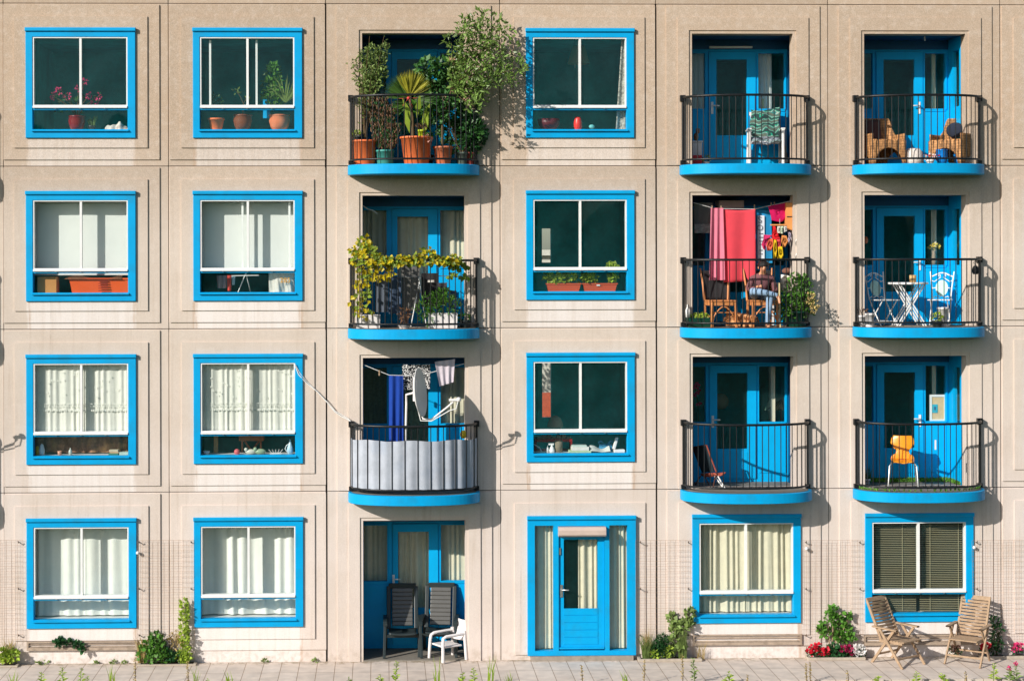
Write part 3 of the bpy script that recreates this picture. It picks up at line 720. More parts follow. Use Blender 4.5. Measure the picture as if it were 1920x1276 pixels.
mb = MB(); q = U(500, 222, .34); mb.box(q.x-.06, q.x+.06, .3, .38, q.z, q.z+.32); mb.build('storage_box', 'dblue', label='small blue box behind the lush potted bush', cat='box')

# -- second row
sz = sillz(1, 1); a, b = X(72, .16, 530), X(107, .16, 530); t = thing('cardboard_box', ((a+b)/2, .2, sz), 'closed brown cardboard box on the sill under the white blind', 'box')
kb = mat('cardboard', S(196, 136, 74), .8, .08, 5); MB().box(a, b, .08, .36, sz, sz+.27).build('carton', kb, t); MB().box(a-.004, b+.004, .19, .25, sz+.272, sz+.275).build('tape', mat('parcel_tape', S(150, 96, 50), .4), t)
a, b = X(133, .2, 530), X(246, .2, 530); t = thing('storage_crate', ((a+b)/2, .2, sz), 'orange plastic storage crate filled with brown blankets', 'crate')
mb = MB(); mb.rects([(a+.05, b, sz, sz+.24, .06), (a, b+.02, sz, sz+.25, .05)], False)
mb = MB(); mb.rings([[(a+.04, .08, sz), (b, .08, sz), (b, .36, sz), (a+.04, .36, sz)], [(a, .05, sz+.22), (b+.02, .05, sz+.22), (b+.02, .38, sz+.22), (a, .38, sz+.22)], [(a-.015, .035, sz+.22), (b+.03, .035, sz+.22), (b+.03, .39, sz+.22), (a-.015, .39, sz+.22)], [(a-.015, .035, sz+.25), (b+.03, .035, sz+.25), (b+.03, .39, sz+.25), (a-.015, .39, sz+.25)]], True)
mb.build('tub', mat('orange_crate', S(236, 92, 34), .45, .06, 5), t)
mb = MB(); xc = X(203, .2, 530)
for k in range(5): mb.box(xc-.14, xc+.02, .022, .035, sz+.03+k*.04, sz+.045+k*.04)
mb.build('slot', mat('orange_shade', S(150, 40, 14), .5), t)
mb = MB(); mb.grid(lambda u, v: Vector((a-.08+(b-a+.05)*u*.9, .0+.36*v, sz+.235+.045*math.sin(u*8)*math.sin(v*3)+.03*v)), 20, 8); mb.build('folded_blanket', mat('brown_wool', S(150, 96, 62), .95, .3, 8, bump=.4), label='brown folded blanket lying over the orange crate', cat='blanket')
sz = sillz(2, 1); y = .3
t = thing('drying_rack', (X(440, y, 530), y, sz), 'thin white folding drying rack behind the second-floor window', 'drying rack')
MB().tube([U(428, 517, y), U(486, 516, y)], .009, 6).build('rod', 'white', t); MB().tube([U(461, 512, y), U(446, 548, y)], .008, 6).build('leg', 'white', t); MB().tube([U(461, 512, y), U(470, 549, y+.2)], .008, 6).build('leg', 'white', t)
def cl(px0, px1, py0, py1, y, col, name, label, cat, seed=1, amp=.02, wl=.09, droop=0.):
    a, b = X(px0, y, py0), X(px1, y, py0); m_ = col if isinstance(col, str) or hasattr(col, 'node_tree') else mat('cloth_%d_%d_%d' % tuple(int(c*255) for c in col), col, .9, .1, 6, bump=.25, bscale=200, trans=.12)
    return hang(MB(), (a, b, a+.01, b-.01), y, Z(py0, y, px0), Z(py1, y, px0), droop, amp, wl, seed).build(name, m_, label=label, cat=cat)
cl(406, 425, 516, 540, y-.02, S(150, 138, 142), 'hanging_shirt', 'grey shirt hanging on the drying rack', 'shirt', 3, .03)
cl(425.5, 434, 516, 545, y-.03, S(206, 70, 60), 'hanging_sock', 'red sock hanging beside a grey shirt on the drying rack', 'sock', 4)
cl(434.5, 441, 518, 534, y-.03, S(150, 180, 190), 'hanging_sock', 'pale blue sock hanging beside the red sock on drying rack', 'sock', 5)
t = thing('plastic_bag', (X(528, .12, 530), .12, sz), 'white plastic bag with yellow figures on it standing on the sill', 'bag')
mb = MB(); a, b = X(504, .12, 530), X(552, .12, 530)
mb.grid(lambda u, v: Vector((a+(b-a)*u, .12-.05*math.sin(math.pi*u)+.006*math.sin(u*40+v*6)+.03*(1-v)*math.sin(u*13), sz+.33*v)), 60, 10)
mb.build('sheet', mat('bag_plastic', (.72, .68, .60), .4, .12, 9, trans=.2), t)
def text(s, p, size, m, parent, name='lettering', rz=0, rx=R(90), ry=0, ext=.002):
    cu = bpy.data.curves.new(name, 'FONT'); cu.body = s; cu.size = size; cu.extrude = ext; cu.align_x = 'CENTER'
    tmp = bpy.data.objects.new(name, cu); dg = bpy.context.evaluated_depsgraph_get(); COL.objects.link(tmp); dg.update()
    me = bpy.data.meshes.new_from_object(tmp.evaluated_get(dg)); bpy.data.objects.remove(tmp)
    o = bpy.data.objects.new(name, me); COL.objects.link(o); me.materials.clear(); me.materials.append(m); o.parent = parent
    o.location = Vector(p)-WORLD[parent.name]; o.rotation_euler = (rx, ry, rz); return o
text('285', U(535, 529.5, .02), .12, mat('yellow_print', S(232, 160, 20), .6), t)

# -- third row
sz = sillz(1, 2); w = wi(1, 2)
pleats(MB(), w['x0']-.1, w['x1']+.1, sz+.02, w['zl']+.1, .34, .02, .2, 9).build('patterned_curtain', mat('floral_cloth', S(128, 92, 72), .9, .5, 14, dirt=(S(196, 150, 100), 5, .9)), label='brown floral cloth hung behind the sill below lace curtain', cat='curtain')
def lathe_thing(name, px, y, sz, prof, m, label, cat, py=840):
    return MB().lathe((X(px, y, py), y, sz), prof, 16).build(name, m, label=label, cat=cat)
bottle = lambda r, h: [(.001, 0), (r, 0), (r, h*.62), (r*.4, h*.8), (r*.35, h), (.001, h)]
lathe_thing('bottle', 70, .12, sz, [(.001, 0), (.026, 0), (.03, .05), (.026, .15), (.001, .155)], mat('yellow_bottle', S(226, 176, 30), .4), 'little yellow bottle in the corner of the sill below lace curtain', 'bottle')
lathe_thing('figurine', 78.5, .12, sz, [(.001, 0), (.045, 0), (.05, .08), (.035, .15), (.03, .17), (.001, .2)], 'white', 'white china figurine beside the little yellow bottle', 'figurine')
for k, (a, b, h, cc, lb) in enumerate(((204, 222, .03, S(70, 120, 96), 'green book lowest in the stack on the sill'), (206, 223, .03, S(196, 160, 120), 'tan book lying on the green book'), (205, 222, .025, S(205, 190, 160), 'cream book topping the small stack on the sill'), (224, 241, .05, S(180, 196, 180), 'pale green book beside the small book stack'))):
    a, b = X(a, .12, 850), X(b, .12, 850); zz = sz+(0, .031, .062, 0)[k]
    MB().box(a, b, .08, .22, zz, zz+h).build('book', mat('book_%d' % k, cc, .7), label=lb, cat='book', bevel=.003)
for px, h, cc, lb in ((132, .12, (.5, .55, .5), 'small grey glass vase before the floral cloth'), (112, .07, (.6, .3, .2), 'small reddish cup before the floral cloth')):
    lathe_thing('vase' if h > .1 else 'cup', px, .14, sz, bottle(.03, h) if h > .1 else [(.001, 0), (.03, 0), (.04, h), (.034, h), (.03, .02)], mat('ware_%d' % px, cc, .3), lb, 'vase' if h > .1 else 'cup')
sz = sillz(2, 2); wd = mat('dark_oak', S(150, 92, 58), .5, .2, 10); y = .5
t = thing('folding_stool', (X(472, y, 850), y, sz-.3), 'brown wooden stool with crossed legs behind the lower window pane', 'stool')
P = lambda px, py, yy=y: U(px, py, yy)
MB().box(P(449, 820).x, P(495, 820).x, y-.12, y+.2, P(449, 825).z, P(449, 815).z).build('seat', wd, t)
for a, b, d in ((454, 454, 0), (489, 489, 0), (456, 489, .05), (488, 455, .1)):
    q = P(a, 823, y+d); MB().bar(q, Vector((q.x+(P(b, 823).x-P(a, 823).x), q.y, q.z-(.75 if a == b else .42))), .03, .03, (0, 1, 0)).build('leg', wd, t)
q = U(405, 850, .45); MB().box(q.x-.035, q.x+.035, .42, .48, sz-.4, sz+.42).build('wooden_post', mat('pale_oak', S(190, 150, 100), .6), label='pale wooden post behind lower pane near the white bowl', cat='post')
lathe_thing('bowl', 387, .13, sz, [(.001, 0), (.04, 0), (.062, .06), (.055, .06), (.03, .01)], 'white', 'small white bowl in the corner of the sill', 'bowl')
MB().ball(U(444.5, 846.5, .14), .052, 14, 8).build('ball', mat('pink_ball', S(205, 96, 100), .5), label='small pink ball on the sill before the wooden stool', cat='ball')
for px, rr, lb in ((470, .07, 'white china dog lying on the sill under the stool'), (488, .075, 'pale green china frog beside the white china dog')):
    q = U(px, 851, .13); q.z = sz; mb = MB(); mb.ball(q+Vector((0, 0, rr*.62)), rr, 12, 7, 1.35, .7, .62); mb.ball(q+Vector((-rr*1.1, -.02, rr*1.15)), rr*.48, 10, 6); mb.build('figurine', mat('china_%d' % px, (.62, .62, .52) if px < 480 else S(150, 172, 140), .3), label=lb, cat='figurine')
q = U(517, 851, .12); q.z = sz; mb = MB()
for k in range(5): a = k*.7-1.4; mb.tube([q+Vector((a*.02, 0, .005)), q+Vector((a*.05, 0, .02)), q+Vector((a*.085, 0, .08))], .005, 5)
mb.tube([q+Vector((-.1, 0, .006)), q+Vector((.1, 0, .006))], .006, 5)
mb.build('letter_rack', 'white', label='tiny white wire letter rack on the sill', cat='rack')
q = U(544, 851, .13); q.z = sz; t = thing('vase', q, 'pale blue and white vase with a pointed spout in corner of sill', 'vase')
MB().lathe(q, [(.001, 0), (.045, 0), (.06, .06), (.05, .12), (.022, .19), (.01, .25), (.001, .25)], 16).build('body', mat('blue_china', S(170, 200, 214), .25, .3, 20), t)
MB().tube([q+Vector((-.05, -.03, .04)), q+Vector((-.085, -.03, .09)), q+Vector((-.06, -.03, .15)), q+Vector((-.02, -.02, .17))], .008, 6).build('handle', 'white', t)

# -- fourth column
w = wi(4, 0); sz = sillz(4, 0); y = 1.3; c_ = U(1085, 105, y)
t = thing('pendant_lamp', U(1085, 122, y), 'unlit pale cone lampshade hanging inside the dark top-floor window', 'lamp')
MB().lathe((c_.x, y, 0), [(.20, U(1085, 120, y).z), (.11, U(1085, 87, y).z)], 24).build('lamp_shade', mat('linen_shade', S(188, 170, 150), .9, .1, 8, trans=.3), t); MB().tube([(c_.x, y, U(0, 87, y).z), (c_.x, y, w['z1']+.1)], .006, 5).build('cord', 'plastic', t)
MB().tube([U(1078, 120, y), U(1078, 128, y)], .008, 5).build('pull_cord', 'white', t)
lathe_thing('vase', 1083.5, .14, sz, [(.001, 0), (.045, 0), (.07, .06), (.072, .13), (.055, .2), (.045, .235), (.036, .2), (.03, .1)], mat('red_vase', S(232, 52, 44), .35, .1, 8), 'bright red tulip-shaped vase on the top-floor sill', 'vase', 230)
MB().ball(U(1109.5, 237.5, .13), .046, 14, 8, 1.1, 1, .8).build('pebble_dish', mat('turquoise_glaze', S(110, 190, 190), .3), label='small turquoise egg-shaped ornament beside the red vase', cat='ornament')
q = U(1029, 241, .2); q.z = sz; MB().lathe(q, [(.001, 0), (.11, 0), (.18, .1), (.19, .2), (.175, .2), (.1, .03)], 22).build('bowl', mat('wine_bowl', S(96, 30, 40), .4, .15, 8), label='large wine-red bowl in the dark corner of the top-floor sill', cat='bowl')
a, b = X(1154, .1, 200), X(1176, .1, 200)
hang(MB(), (X(1166, .1, 200), b, a, b), .1, w['z1']+.05, sz+.02, 0, .02, .07, 5).build('patterned_curtain', mat('spotted_cloth', (.4, .38, .33), .9, .9, 26, trans=.1), label='black and cream patterned curtain drawn aside in top-floor window', cat='curtain')
sz = sillz(4, 1)
for k, (a, b, lb) in enumerate(((1025, 1088, 'terracotta trough of low seedlings on the sill nearer the reflected house'), (1093, 1156, 'terracotta trough with the taller seedlings and a white tag on it'))):
    xa, xb = X(a, .12, 540), X(b, .12, 540); t = thing('planter_trough', ((xa+xb)/2, .14, sz), lb, 'planter', 'seedling troughs on the sill')
    MB().rings([[(xa+.03, .08, sz), (xb-.03, .08, sz), (xb-.03, .2, sz), (xa+.03, .2, sz)], [(xa, .06, sz+.12), (xb, .06, sz+.12), (xb, .22, sz+.12), (xa, .22, sz+.12)], [(xa-.012, .05, sz+.12), (xb+.012, .05, sz+.12), (xb+.012, .23, sz+.12), (xa-.012, .23, sz+.12)], [(xa-.012, .05, sz+.14), (xb+.012, .05, sz+.14), (xb+.012, .23, sz+.14), (xa-.012, .23, sz+.14)]], True).build('trough', mat('terracotta_plastic', S(196, 82, 52), .6, .08, 6), t)
    mb = MB(); stm = MB()
    for _ in range(9 if k == 0 else 10):
        px = rnd.uniform(a+1, b-2); h = rnd.uniform(.06, .12) if k == 0 else rnd.uniform(.08, .24)*(1.2 if px > 1122 else .55); q = Vector((X(px, .13, 530), .13, sz+.14)); stm.tube([q, q+Vector((rnd.uniform(-.03, .03), 0, h))], .005, 5)
        leaf_ball(mb, q+Vector((0, -.02, h)), .055, .05, .045, 20, .08, .07)
    stm.build('stem', 'leafl', t); mb.build('foliage', 'leafl', t)
    if k: xt = X(1122, .04, 536); MB().box(xt-.03, xt+.03, .043, .047, sz+.095, sz+.115).build('tag', 'white', t)
sz = sillz(4, 2); y = .75
t = thing('table_lamp', U(1042, 800, y), 'grey dome lampshade standing inside the dark third-row window', 'lamp'); q = U(1041, 800, y)
MB().lathe(q, [(.145, 0), (.13, .08), (.09, .16), (.03, .2), (.001, .2)], 20).build('lamp_shade', mat('grey_shade', S(150, 146, 130), .8), t); MB().tube([q+Vector((.1, 0, 0)), q+Vector((.1, 0, -.5))], .012, 6).build('lamp_stand', 'steel', t)
y = .5; rd = mat('red_lacquer', S(150, 30, 36), .4, .1, 6)
t = thing('shelf_unit', U(1045, 850, y), 'dark red low shelf behind the cluttered third-row sill', 'shelf'); a, b = X(1003, y, 830), X(1073, y, 830); zz = U(1003, 823, y).z
MB().box(a, b, y, y+.3, zz-.05, zz).build('shelf_board', rd, t); MB().box(a, b, y, y+.3, zz-.22, zz-.19).build('shelf_board', rd, t)
for xx in (a, b-.03): MB().box(xx, xx+.03, y+.005, y+.295, zz-.6, zz-.051).build('side_panel', rd, t)
mb = MB(); 
for i in range(7): xx = a+.05+i*.085; mb.box(xx, xx+.07, y+.05, y+.2, zz+.001, zz+.03+.025*(i*37 % 3))
mb.build('jar_row', mat('dull_tin', S(120, 108, 92), .6, .3, 12), t)
q = U(1035, 851, .16); q.z = sz; t = thing('spray_bottle', q, 'white trigger spray bottle on the cluttered sill', 'bottle')
MB().lathe(q, [(.001, 0), (.045, 0), (.048, .04), (.03, .09), (.016, .11), (.016, .13)], 16).build('body', 'white', t); MB().bar(q+Vector((-.06, 0, .14)), q+Vector((.03, 0, .14)), .02, .03).build('trigger', 'white', t)
lathe_thing('small_bottle', 1026.5, .16, sz, bottle(.022, .12), 'white', 'slim white bottle beside the trigger spray bottle', 'bottle')
q = U(1047.5, 851, .2); q.z = sz; MB().lathe(q, [(.001, 0), (.06, 0), (.072, .2), (.066, .2), (.05, .02)], 18).build('basket', mat('grey_wicker', S(128, 118, 100), .8, .3, 30, bump=.6), label='grey wicker basket between spray bottle and white binders', cat='basket')
for k, (a, b, z0_, z1_, cc, lb) in enumerate(((1067, 1108, 0, .035, S(176, 196, 160), 'pale green ring binder lying flat at the bottom of the pile'), (1072, 1104, .036, .10, S(222, 216, 206), 'thick white folder lying on the pale green binder'), (1073, 1100, .101, .125, S(200, 214, 204), 'pale papers topping the white folder'))):
    MB().box(X(a, .12, 845), X(b, .12, 845), .08, .3, sz+z0_, sz+z1_).build('binder' if k < 2 else 'paper_pile', mat('paper_%d' % k, cc, .8, .1, 9), label=lb, cat='binder' if k < 2 else 'papers', bevel=.004)
q = U(1158, 851, .15); q.z = sz; t = thing('telephone', q, 'white desk telephone with an upright handset on the sill', 'telephone'); MB().box(q.x-.07, q.x+.12, .08, .22, sz, sz+.05).build('base', 'wplastic', t, bevel=.01); MB().bar(q+Vector((-.07, 0, .05)), q+Vector((-.005, .02, .25)), .05, .07, (0, 1, 0)).build('handset', 'wplastic', t, bevel=.01)
mb = MB(); q = U(1125, 851, .14); q.z = sz; mb.grid(lambda u, v: Vector((q.x-.17+.34*u, .06+.2*v, sz+.02+.025*math.sin(u*6+1)*(.4+v)+.06*v)), 16, 6); mb.build('paper_sheet', mat('paper_white', (.7, .72, .68), .8), label='loose white papers spread before the telephone', cat='papers')
mb = MB(); q = U(1136, 838, .3); mb.grid(lambda u, v: Vector((q.x-.13+.26*u, .25+.12*v, sz+.13+.03*math.sin(u*9)+.02*v)), 14, 4); mb.box(q.x-.12, q.x+.1, .27, .36, sz, sz+.12); mb.build('cloth_heap', mat('sky_cloth', S(70, 150, 190), .8, .3, 9), label='bright blue cloth on a box behind the loose papers', cat='cloth')
MB().tube([U(985, 833, .2), U(1001, 832, .2), U(1012, 839, .2), U(1018, 851, .2)], .009, 6).build('white_cable', 'white', label='thin white cable looping on the cluttered sill', cat='cable')
# garden door curtains
y = .09; zt, zb = DOORX[3]-.12, DOORX[2]+.09
for a, b, lb in ((998, 1039, 'beige curtain in the narrow pane on the hinge side of garden door'), (1137, 1178, 'beige curtain in the narrow pane farther from the garden door handle')):
    pleats(MB(), X(a, y), X(b, y), zb, zt, y, .022, .1, a).build('curtain', 'cream', label=lb, cat='curtain')
pleats(MB(), X(1083, y), X(1122, y), zb, Z(1008, y, 1090), y, .02, .1, 3).build('curtain', 'cream', label='beige half-drawn curtain behind the glass of the garden door', cat='curtain')
# venetian blind, ground floor
w = wi(6, 3); t = thing('venetian_blind', (w['xm'], .08, w['z0']), 'beige venetian blind in the window behind the wooden garden chairs', 'blind'); vb = mat('blind_slat', S(176, 166, 134), .5, .05, 5); mb = MB(); n = 50
for i in range(n):
    zz = w['z0']+.02+(w['z1']-w['z0'])*i/n
    for a, b in ((w['x0']+.03, w['xm']-.005), (w['xm']+.055, w['x1']-.02)): mb.add([(a, .055, zz), (b, .055, zz), (b, .085, zz+.005), (a, .085, zz+.005)], [(0, 1, 2, 3)])
mb.build('slat', vb, t)
for px in (1691, 1743, 1796):
    MB().tube([(X(px, .053), .053, w['z0']+.02), (X(px, .053), .053, w['z1'])], .004, 5).build('cord', vb, t)
MB().box(w['x0']-.02, w['x1']+.02, .16, .165, w['z0']-.02, w['z1']+.05).build('dark_backing', 'black', t)  # black sheet added for the room's darkness between the slats
# -- the courtyard seen through the flat of the fourth column
yb = 26
mb = MB(); mb.box(-8, 14, yb, yb+.3, -.05, 2.6); mb.build('brick_wall', mat('red_brick', S(178, 84, 58), .9, .25, 12), label='low red brick wall seen through the third-row window', cat='wall')
mb = MB(); mb.box(-8, 14, yb+6, yb+14, -.05, 7.0); mb.box(-8.2, 14.2, yb+5.8, yb+14.2, 7.0, 7.2); mb.build('rear_house', mat('pale_render', (.6, .58, .5), .9), label='pale flat-roofed house glimpsed through the dark windows', cat='house')
t = thing('courtyard_tree', (.8, yb+2.5, 0), 'leafy green tree glimpsed behind the brick wall through windows', 'tree'); MB().tube([(.8, yb+2.5, 0), (.9, yb+2.5, 3), (.7, yb+2.5, 5)], [.18, .13, .08]).build('trunk', 'stem', t)
mb = MB(); [leaf_ball(mb, (x_, yb+2.5, z_), 1.0, .8, .8, 260, .25, .14) for x_, z_ in ((-.3, 5.2), (.9, 6.2), (1.8, 5.0), (.6, 4.4))]; mb.build('crown', 'leaf', t)

# trees across the meadow behind the photographer, which the panes mirror
mb = MB()
for i in range(90):
    x_ = -150+i*3.4+rnd.uniform(-1.5, 1.5); h_ = rnd.uniform(9, 17)+4*math.sin(i*.21); r_ = rnd.uniform(3.5, 6)
    mb.ball((x_, -125+rnd.uniform(-6, 6), h_*.5), r_, 9, 6, 1, 1, h_*.5/r_)
    for _ in range(5): mb.ball((x_+rnd.uniform(-3, 3), -122+rnd.uniform(-4, 4), h_*rnd.uniform(.4, .95)), rnd.uniform(1.5, 3), 7, 5)
mb.build('far_wood', mat('wood_mass', S(50, 70, 40), .9, .4, .5), label='dark wood across the meadow, mirrored in the panes', cat='wood', kind='stuff')
# ================================================================== things on the balconies
F1, F2, F3 = [f+.005 for f in FLOORS[:3]]; F0 = .022
def at(px, y, z, py=300):
    """a point at depth y and height z below/above a pixel column"""
    for _ in range(2):
        p = U(px, py, y); py = PPY-(z-CAM.z)/PXM(y)
    p = U(px, py, y); return Vector((p.x, y, z))
def curtain_back(c, r, which, m, label, zt=None, a=None, b=None, seed=1, y=D+.13, amp=.025, wl=.11):
    k = BACK[c, r]; h = k[which]; x0, x1 = (h[0]-.03, h[1]+.03) if a is None else (X(a, y), X(b, y))
    return pleats(MB(), x0, x1, h[2]-.05, h[3]+.05, y, amp, wl, seed).build('curtain', m, label=label, cat='curtain')
for r, w in ((1, 'above the drying clothes on the vine-covered balcony'), (3, 'behind the dark reclining chairs')):
    curtain_back(3, r, 'lw', 'cream', 'beige curtain in the shaded side window '+w, seed=r)
    curtain_back(3, r, 'g', 'cream', 'beige curtain behind the door glass '+w, seed=r+5)
    curtain_back(3, r, 'rw', 'cream', 'beige curtain in the sunlit side window '+w, seed=r+9)
grn = mat('green_lace', S(96, 112, 92), .9, .3, 22, trans=.2)
curtain_back(3, 2, 'lw', grn, 'dark green lace curtain in the side window behind blue hanging cloth', seed=3, amp=.012)
curtain_back(3, 2, 'g', grn, 'dark green lace curtain behind the door by the satellite dish', seed=4, amp=.012)
curtain_back(3, 2, 'rw', 'cream', 'pale curtain in the side window beyond the satellite dish arm', seed=6)
curtain_back(5, 0, 'rw', 'sheer', 'white curtain drawn aside behind the striped-towel chair', a=1421, b=1448, seed=2, y=D+.2)
curtain_back(5, 0, 'lw', 'sheer', 'pale curtain added for the reflection in the narrow window above the white stool', seed=3, y=D+.25)  # pale sheet put in to suggest the pane's pale reflection
curtain_back(5, 2, 'rw', 'cream', 'narrow curtain strip hanging behind the music stand', a=1445, b=1453, seed=2, y=D+.2)
for r, w in ((0, 'above the wicker armchairs'), (1, 'behind the yellow flowers'), (2, 'above the framed board')):
    curtain_back(6, r, 'rw', 'cream', 'narrow cream curtain strip '+w, a=1747, b=1755, seed=r, y=D+.2)

# ------------------------------------------------------------------ third column, top: the balcony garden
def bush(mb, spots, n, L, w, y, rr, dy=.6, jitter=.06, **k):
    for px, py, q in spots: leaf_ball(mb, U(px, py, y+rnd.uniform(-jitter, jitter)), rr*q, rr*q*dy, rr*q, int(n*q), L, w, **k)
    return mb
G = 'plants on the balcony garden'
t = potted('potted_plant', at(684, -.02, F1).x, -.02, F1, .20, .175, .43, 'orange', 'tall airy olive-leaved shrub in an orange tub at the balcony end', G)
b = at(684, -.02, F1+.4); st = MB(); mb = MB()
for px, py in ((664, 105), (676, 95), (693, 68), (690, 90), (705, 92), (720, 68), (728, 80), (712, 110), (680, 125), (697, 120), (672, 140), (720, 130), (690, 150), (706, 160), (676, 165)):
    q = U(px, py, -.05+rnd.uniform(-.15, .15)); m_ = (b+q)/2+Vector((rnd.uniform(-.05, .05), 0, .05)); st.tube([b, m_, q], [.01, .007, .003], 5)
    for i in range(26):
        f = rnd.uniform(.35, 1.02); p = b.lerp(q, f)+rv()*.07*(1.2-f*.6); mb.leaf(p, (q-b).normalized()*.5+rv()*.9, rv()+Vector((0, -1, 0)), rnd.uniform(.05, .085), .024)
bush(mb, ((672, 120, 1), (690, 110, 1), (708, 115, 1), (694, 135, 1.1), (685, 155, .9), (712, 140, .9), (690, 172, .9), (680, 145, 1), (700, 100, .8), (718, 95, .7), (698, 155, 1)), 95, .075, .03, -.05, .15)
st.build('stem', 'stem', t); mb.build('foliage', 'leafo', t)
t = potted('potted_plant', at(678, .18, F1).x+.0, -.2, F1+.43, .06, .05, .07, 'plastic', 'tiny green seedlings in a black pot on the orange tub', G); bush(MB(), ((676, 252, 1), (672, 250, .8)), 26, .05, .03, -.2, .06).build('foliage', 'leafl', t)
bpy.data.objects[t.name].location = at(672, -.10, F1+.43); t.location = at(672, -.08, F1+.432)
t = potted('potted_plant', at(722, -.05, F1).x, -.05, F1, .155, .14, .26, mat('teal_pot', S(70, 160, 150), .45, .1, 6), 'tall brown-green heather columns in a turquoise pot', G)
mb = MB(); m2 = MB()
for px, top in ((694, 186), (702, 180), (712, 188), (722, 184), (730, 200), (738, 205), (746, 235), (716, 215)):
    q1 = U(px, top, -.06); q0 = at(px*.55+722*.45, -.06, F1+.26)
    for i in range(420):
        f = rnd.random()**.8; p = q0.lerp(q1, f)+Vector((rnd.uniform(-1, 1)*.05, rnd.uniform(-1, 1)*.05, 0)); (mb if rnd.random() < .55 else m2).leaf(p, Vector((rnd.uniform(-.5, .5), rnd.uniform(-.4, .4), 1)), rv(), .06, .022)
mb.build('dry_foliage', 'heather', t); bush(m2, ((728, 205, .8), (740, 215, .6)), 60, .05, .03, -.02, .13); m2.build('foliage', 'leafd', t)
# palm
t = potted('potted_palm', at(781, -.26, F1).x, -.26, F1, .275, .205, .47, 'orange', 'fan palm with a yellowing leaf in the big orange pot', G)
b = at(774, -.26, F1+.44); hub = U(768, 182, -.3); mb = MB(); mb.tube([b, b.lerp(hub, .5)+Vector((.02, 0, 0)), hub], [.035, .03, .022], 7); mb.build('trunk', 'stem', t)
def fan(c, ang, spread, L, n, y=-.3, tilt=-.25):
    mb = MB()
    for i in range(n):
        a = ang+spread*(i/(n-1)-.5); d = Vector((math.sin(a), tilt+.1*math.sin(i), math.cos(a))); s_ = Vector((math.cos(a), .25*(-1)**i, -math.sin(a)))*.016; l_ = L*(.86+.14*math.sin(math.pi*i/(n-1)))*rnd.uniform(.95, 1.04)
        m_ = c+d*l_*.6; mb.add([c, m_+s_, c+d*l_, m_-s_], [(0, 1, 2, 3)])
    return mb
fan(hub, .28, 1.75, .47, 28).build('frond', mat('palm_yellow', S(160, 156, 48), .5, .25, 9, island=.3, trans=.3), t)
fan(hub+Vector((-.04, .05, -.02)), -.7, 1.7, .44, 24).build('frond', mat('palm_green', S(70, 104, 40), .5, .15, 5, island=.35, trans=.25), t)
fan(hub+Vector((.05, .06, -.03)), 1.5, 1.3, .38, 16).build('frond', MATS['palm_green'], t)
fan(hub+Vector((.0, .1, -.1)), -1.9, 1.0, .33, 12).build('frond', MATS['palm_green'], t)
mb = MB()
for a, px, py in ((-.4, 772, 205), (.15, 781, 200), (.4, 790, 212), (-.2, 768, 228), (.25, 792, 235)):
    c = U(px, py+22, -.3); d = Vector((math.sin(a), -.2, math.cos(a))); s_ = Vector((math.cos(a), .1, -math.sin(a)))*.05; mb.add([c, c+d*.2+s_, c+d*.42, c+d*.2-s_], [(0, 1, 2, 3)])
mb.build('broad_leaf', 'leafl', t)
t = thing('ribbon', U(766, 184, -.62), 'red ribbon tied round the rail before the fan palm', 'ribbon'); rb = mat('red_ribbon', S(196, 70, 60), .6); p = U(766, 184, -.64)
MB().ball(p, .03, 10, 6).build('knot', rb, t)
for d in ((-.10, 0, -.13), (.07, 0, -.15), (-.17, 0, -.01), (.16, 0, .0)): MB().bar(p, p+Vector(d), .02, .006).build('tail', rb, t)
t = potted('potted_plant', 0, 0, 0, .065, .05, .14, mat('lime_pot', S(176, 196, 40), .45), 'lime yellow pot with small pinkish flowers beside the palm trunk', G)
bush(MB(), ((0, 0, 0),), 0, .05, .03, 0, .06); lm = MB(); 
for _ in range(40): lm.leaf(Vector((0, 0, .14))+Vector((rnd.uniform(-.1, .1), rnd.uniform(-.08, .08), rnd.uniform(0, .09))), rv()+Vector((0, 0, 1)), rv(), .06, .03)
lm.build('foliage', 'heather', t); t.location = at(790.5, -.38, F1+.442)
# flowering tree hanging over the wall
t = potted('potted_tree', at(831, -.22, F1).x, -.22, F1, .165, .12, .31, 'terra', 'bushy evergreen tree in terracotta pot whose crown overhangs the wall', G)
b = at(829, -.22, F1+.28); mb = MB(); hub = U(846, 170, -.36); mb.tube([b, b+Vector((.0, -.02, .45)), hub], [.018, .017, .015], 7)
tops = ((868, 60), (880, 48), (900, 32), (930, 42), (950, 60), (962, 95), (968, 120), (945, 140), (925, 150), (900, 160), (878, 140), (858, 92), (846, 80), (890, 100), (915, 80), (935, 100), (905, 120), (870, 115), (872, 45), (892, 40), (914, 34), (938, 52), (972, 128), (958, 150), (900, 185), (880, 175), (860, 165), (852, 120), (890, 200))
lf = MB()
for px, py in tops:
    q = U(px, py, -.52+rnd.uniform(-.28, .22)); mid = hub.lerp(q, .5)+rv()*.06; mb.tube([hub, mid, q], [.01, .006, .003], 5)
    for i in range(34):
        f = rnd.uniform(.3, 1.05); p = hub.lerp(q, f)+rv()*.09; lf.leaf(p, (q-hub).normalized()*.5+rv(), rv()+Vector((0, -1, .4)), rnd.uniform(.055, .10), .036)
    leaf_ball(lf, q, .12, .10, .14, 26, .09, .04)
bush(lf, ((900, 85, 1.1), (925, 105, 1.1), (888, 125, 1.1), (915, 140, .9), (878, 95, .9), (868, 130, .9), (905, 62, .7), (862, 155, .8), (895, 165, .8), (945, 125, .5)), 70, .088, .042, -.5, .18)
mb.build('trunk', 'stem', t); lf.build('crown', mat('laurel_leaf', S(112, 140, 66), .4, .2, 4, island=.5, trans=.25, spec=.5), t)
pk = MB()
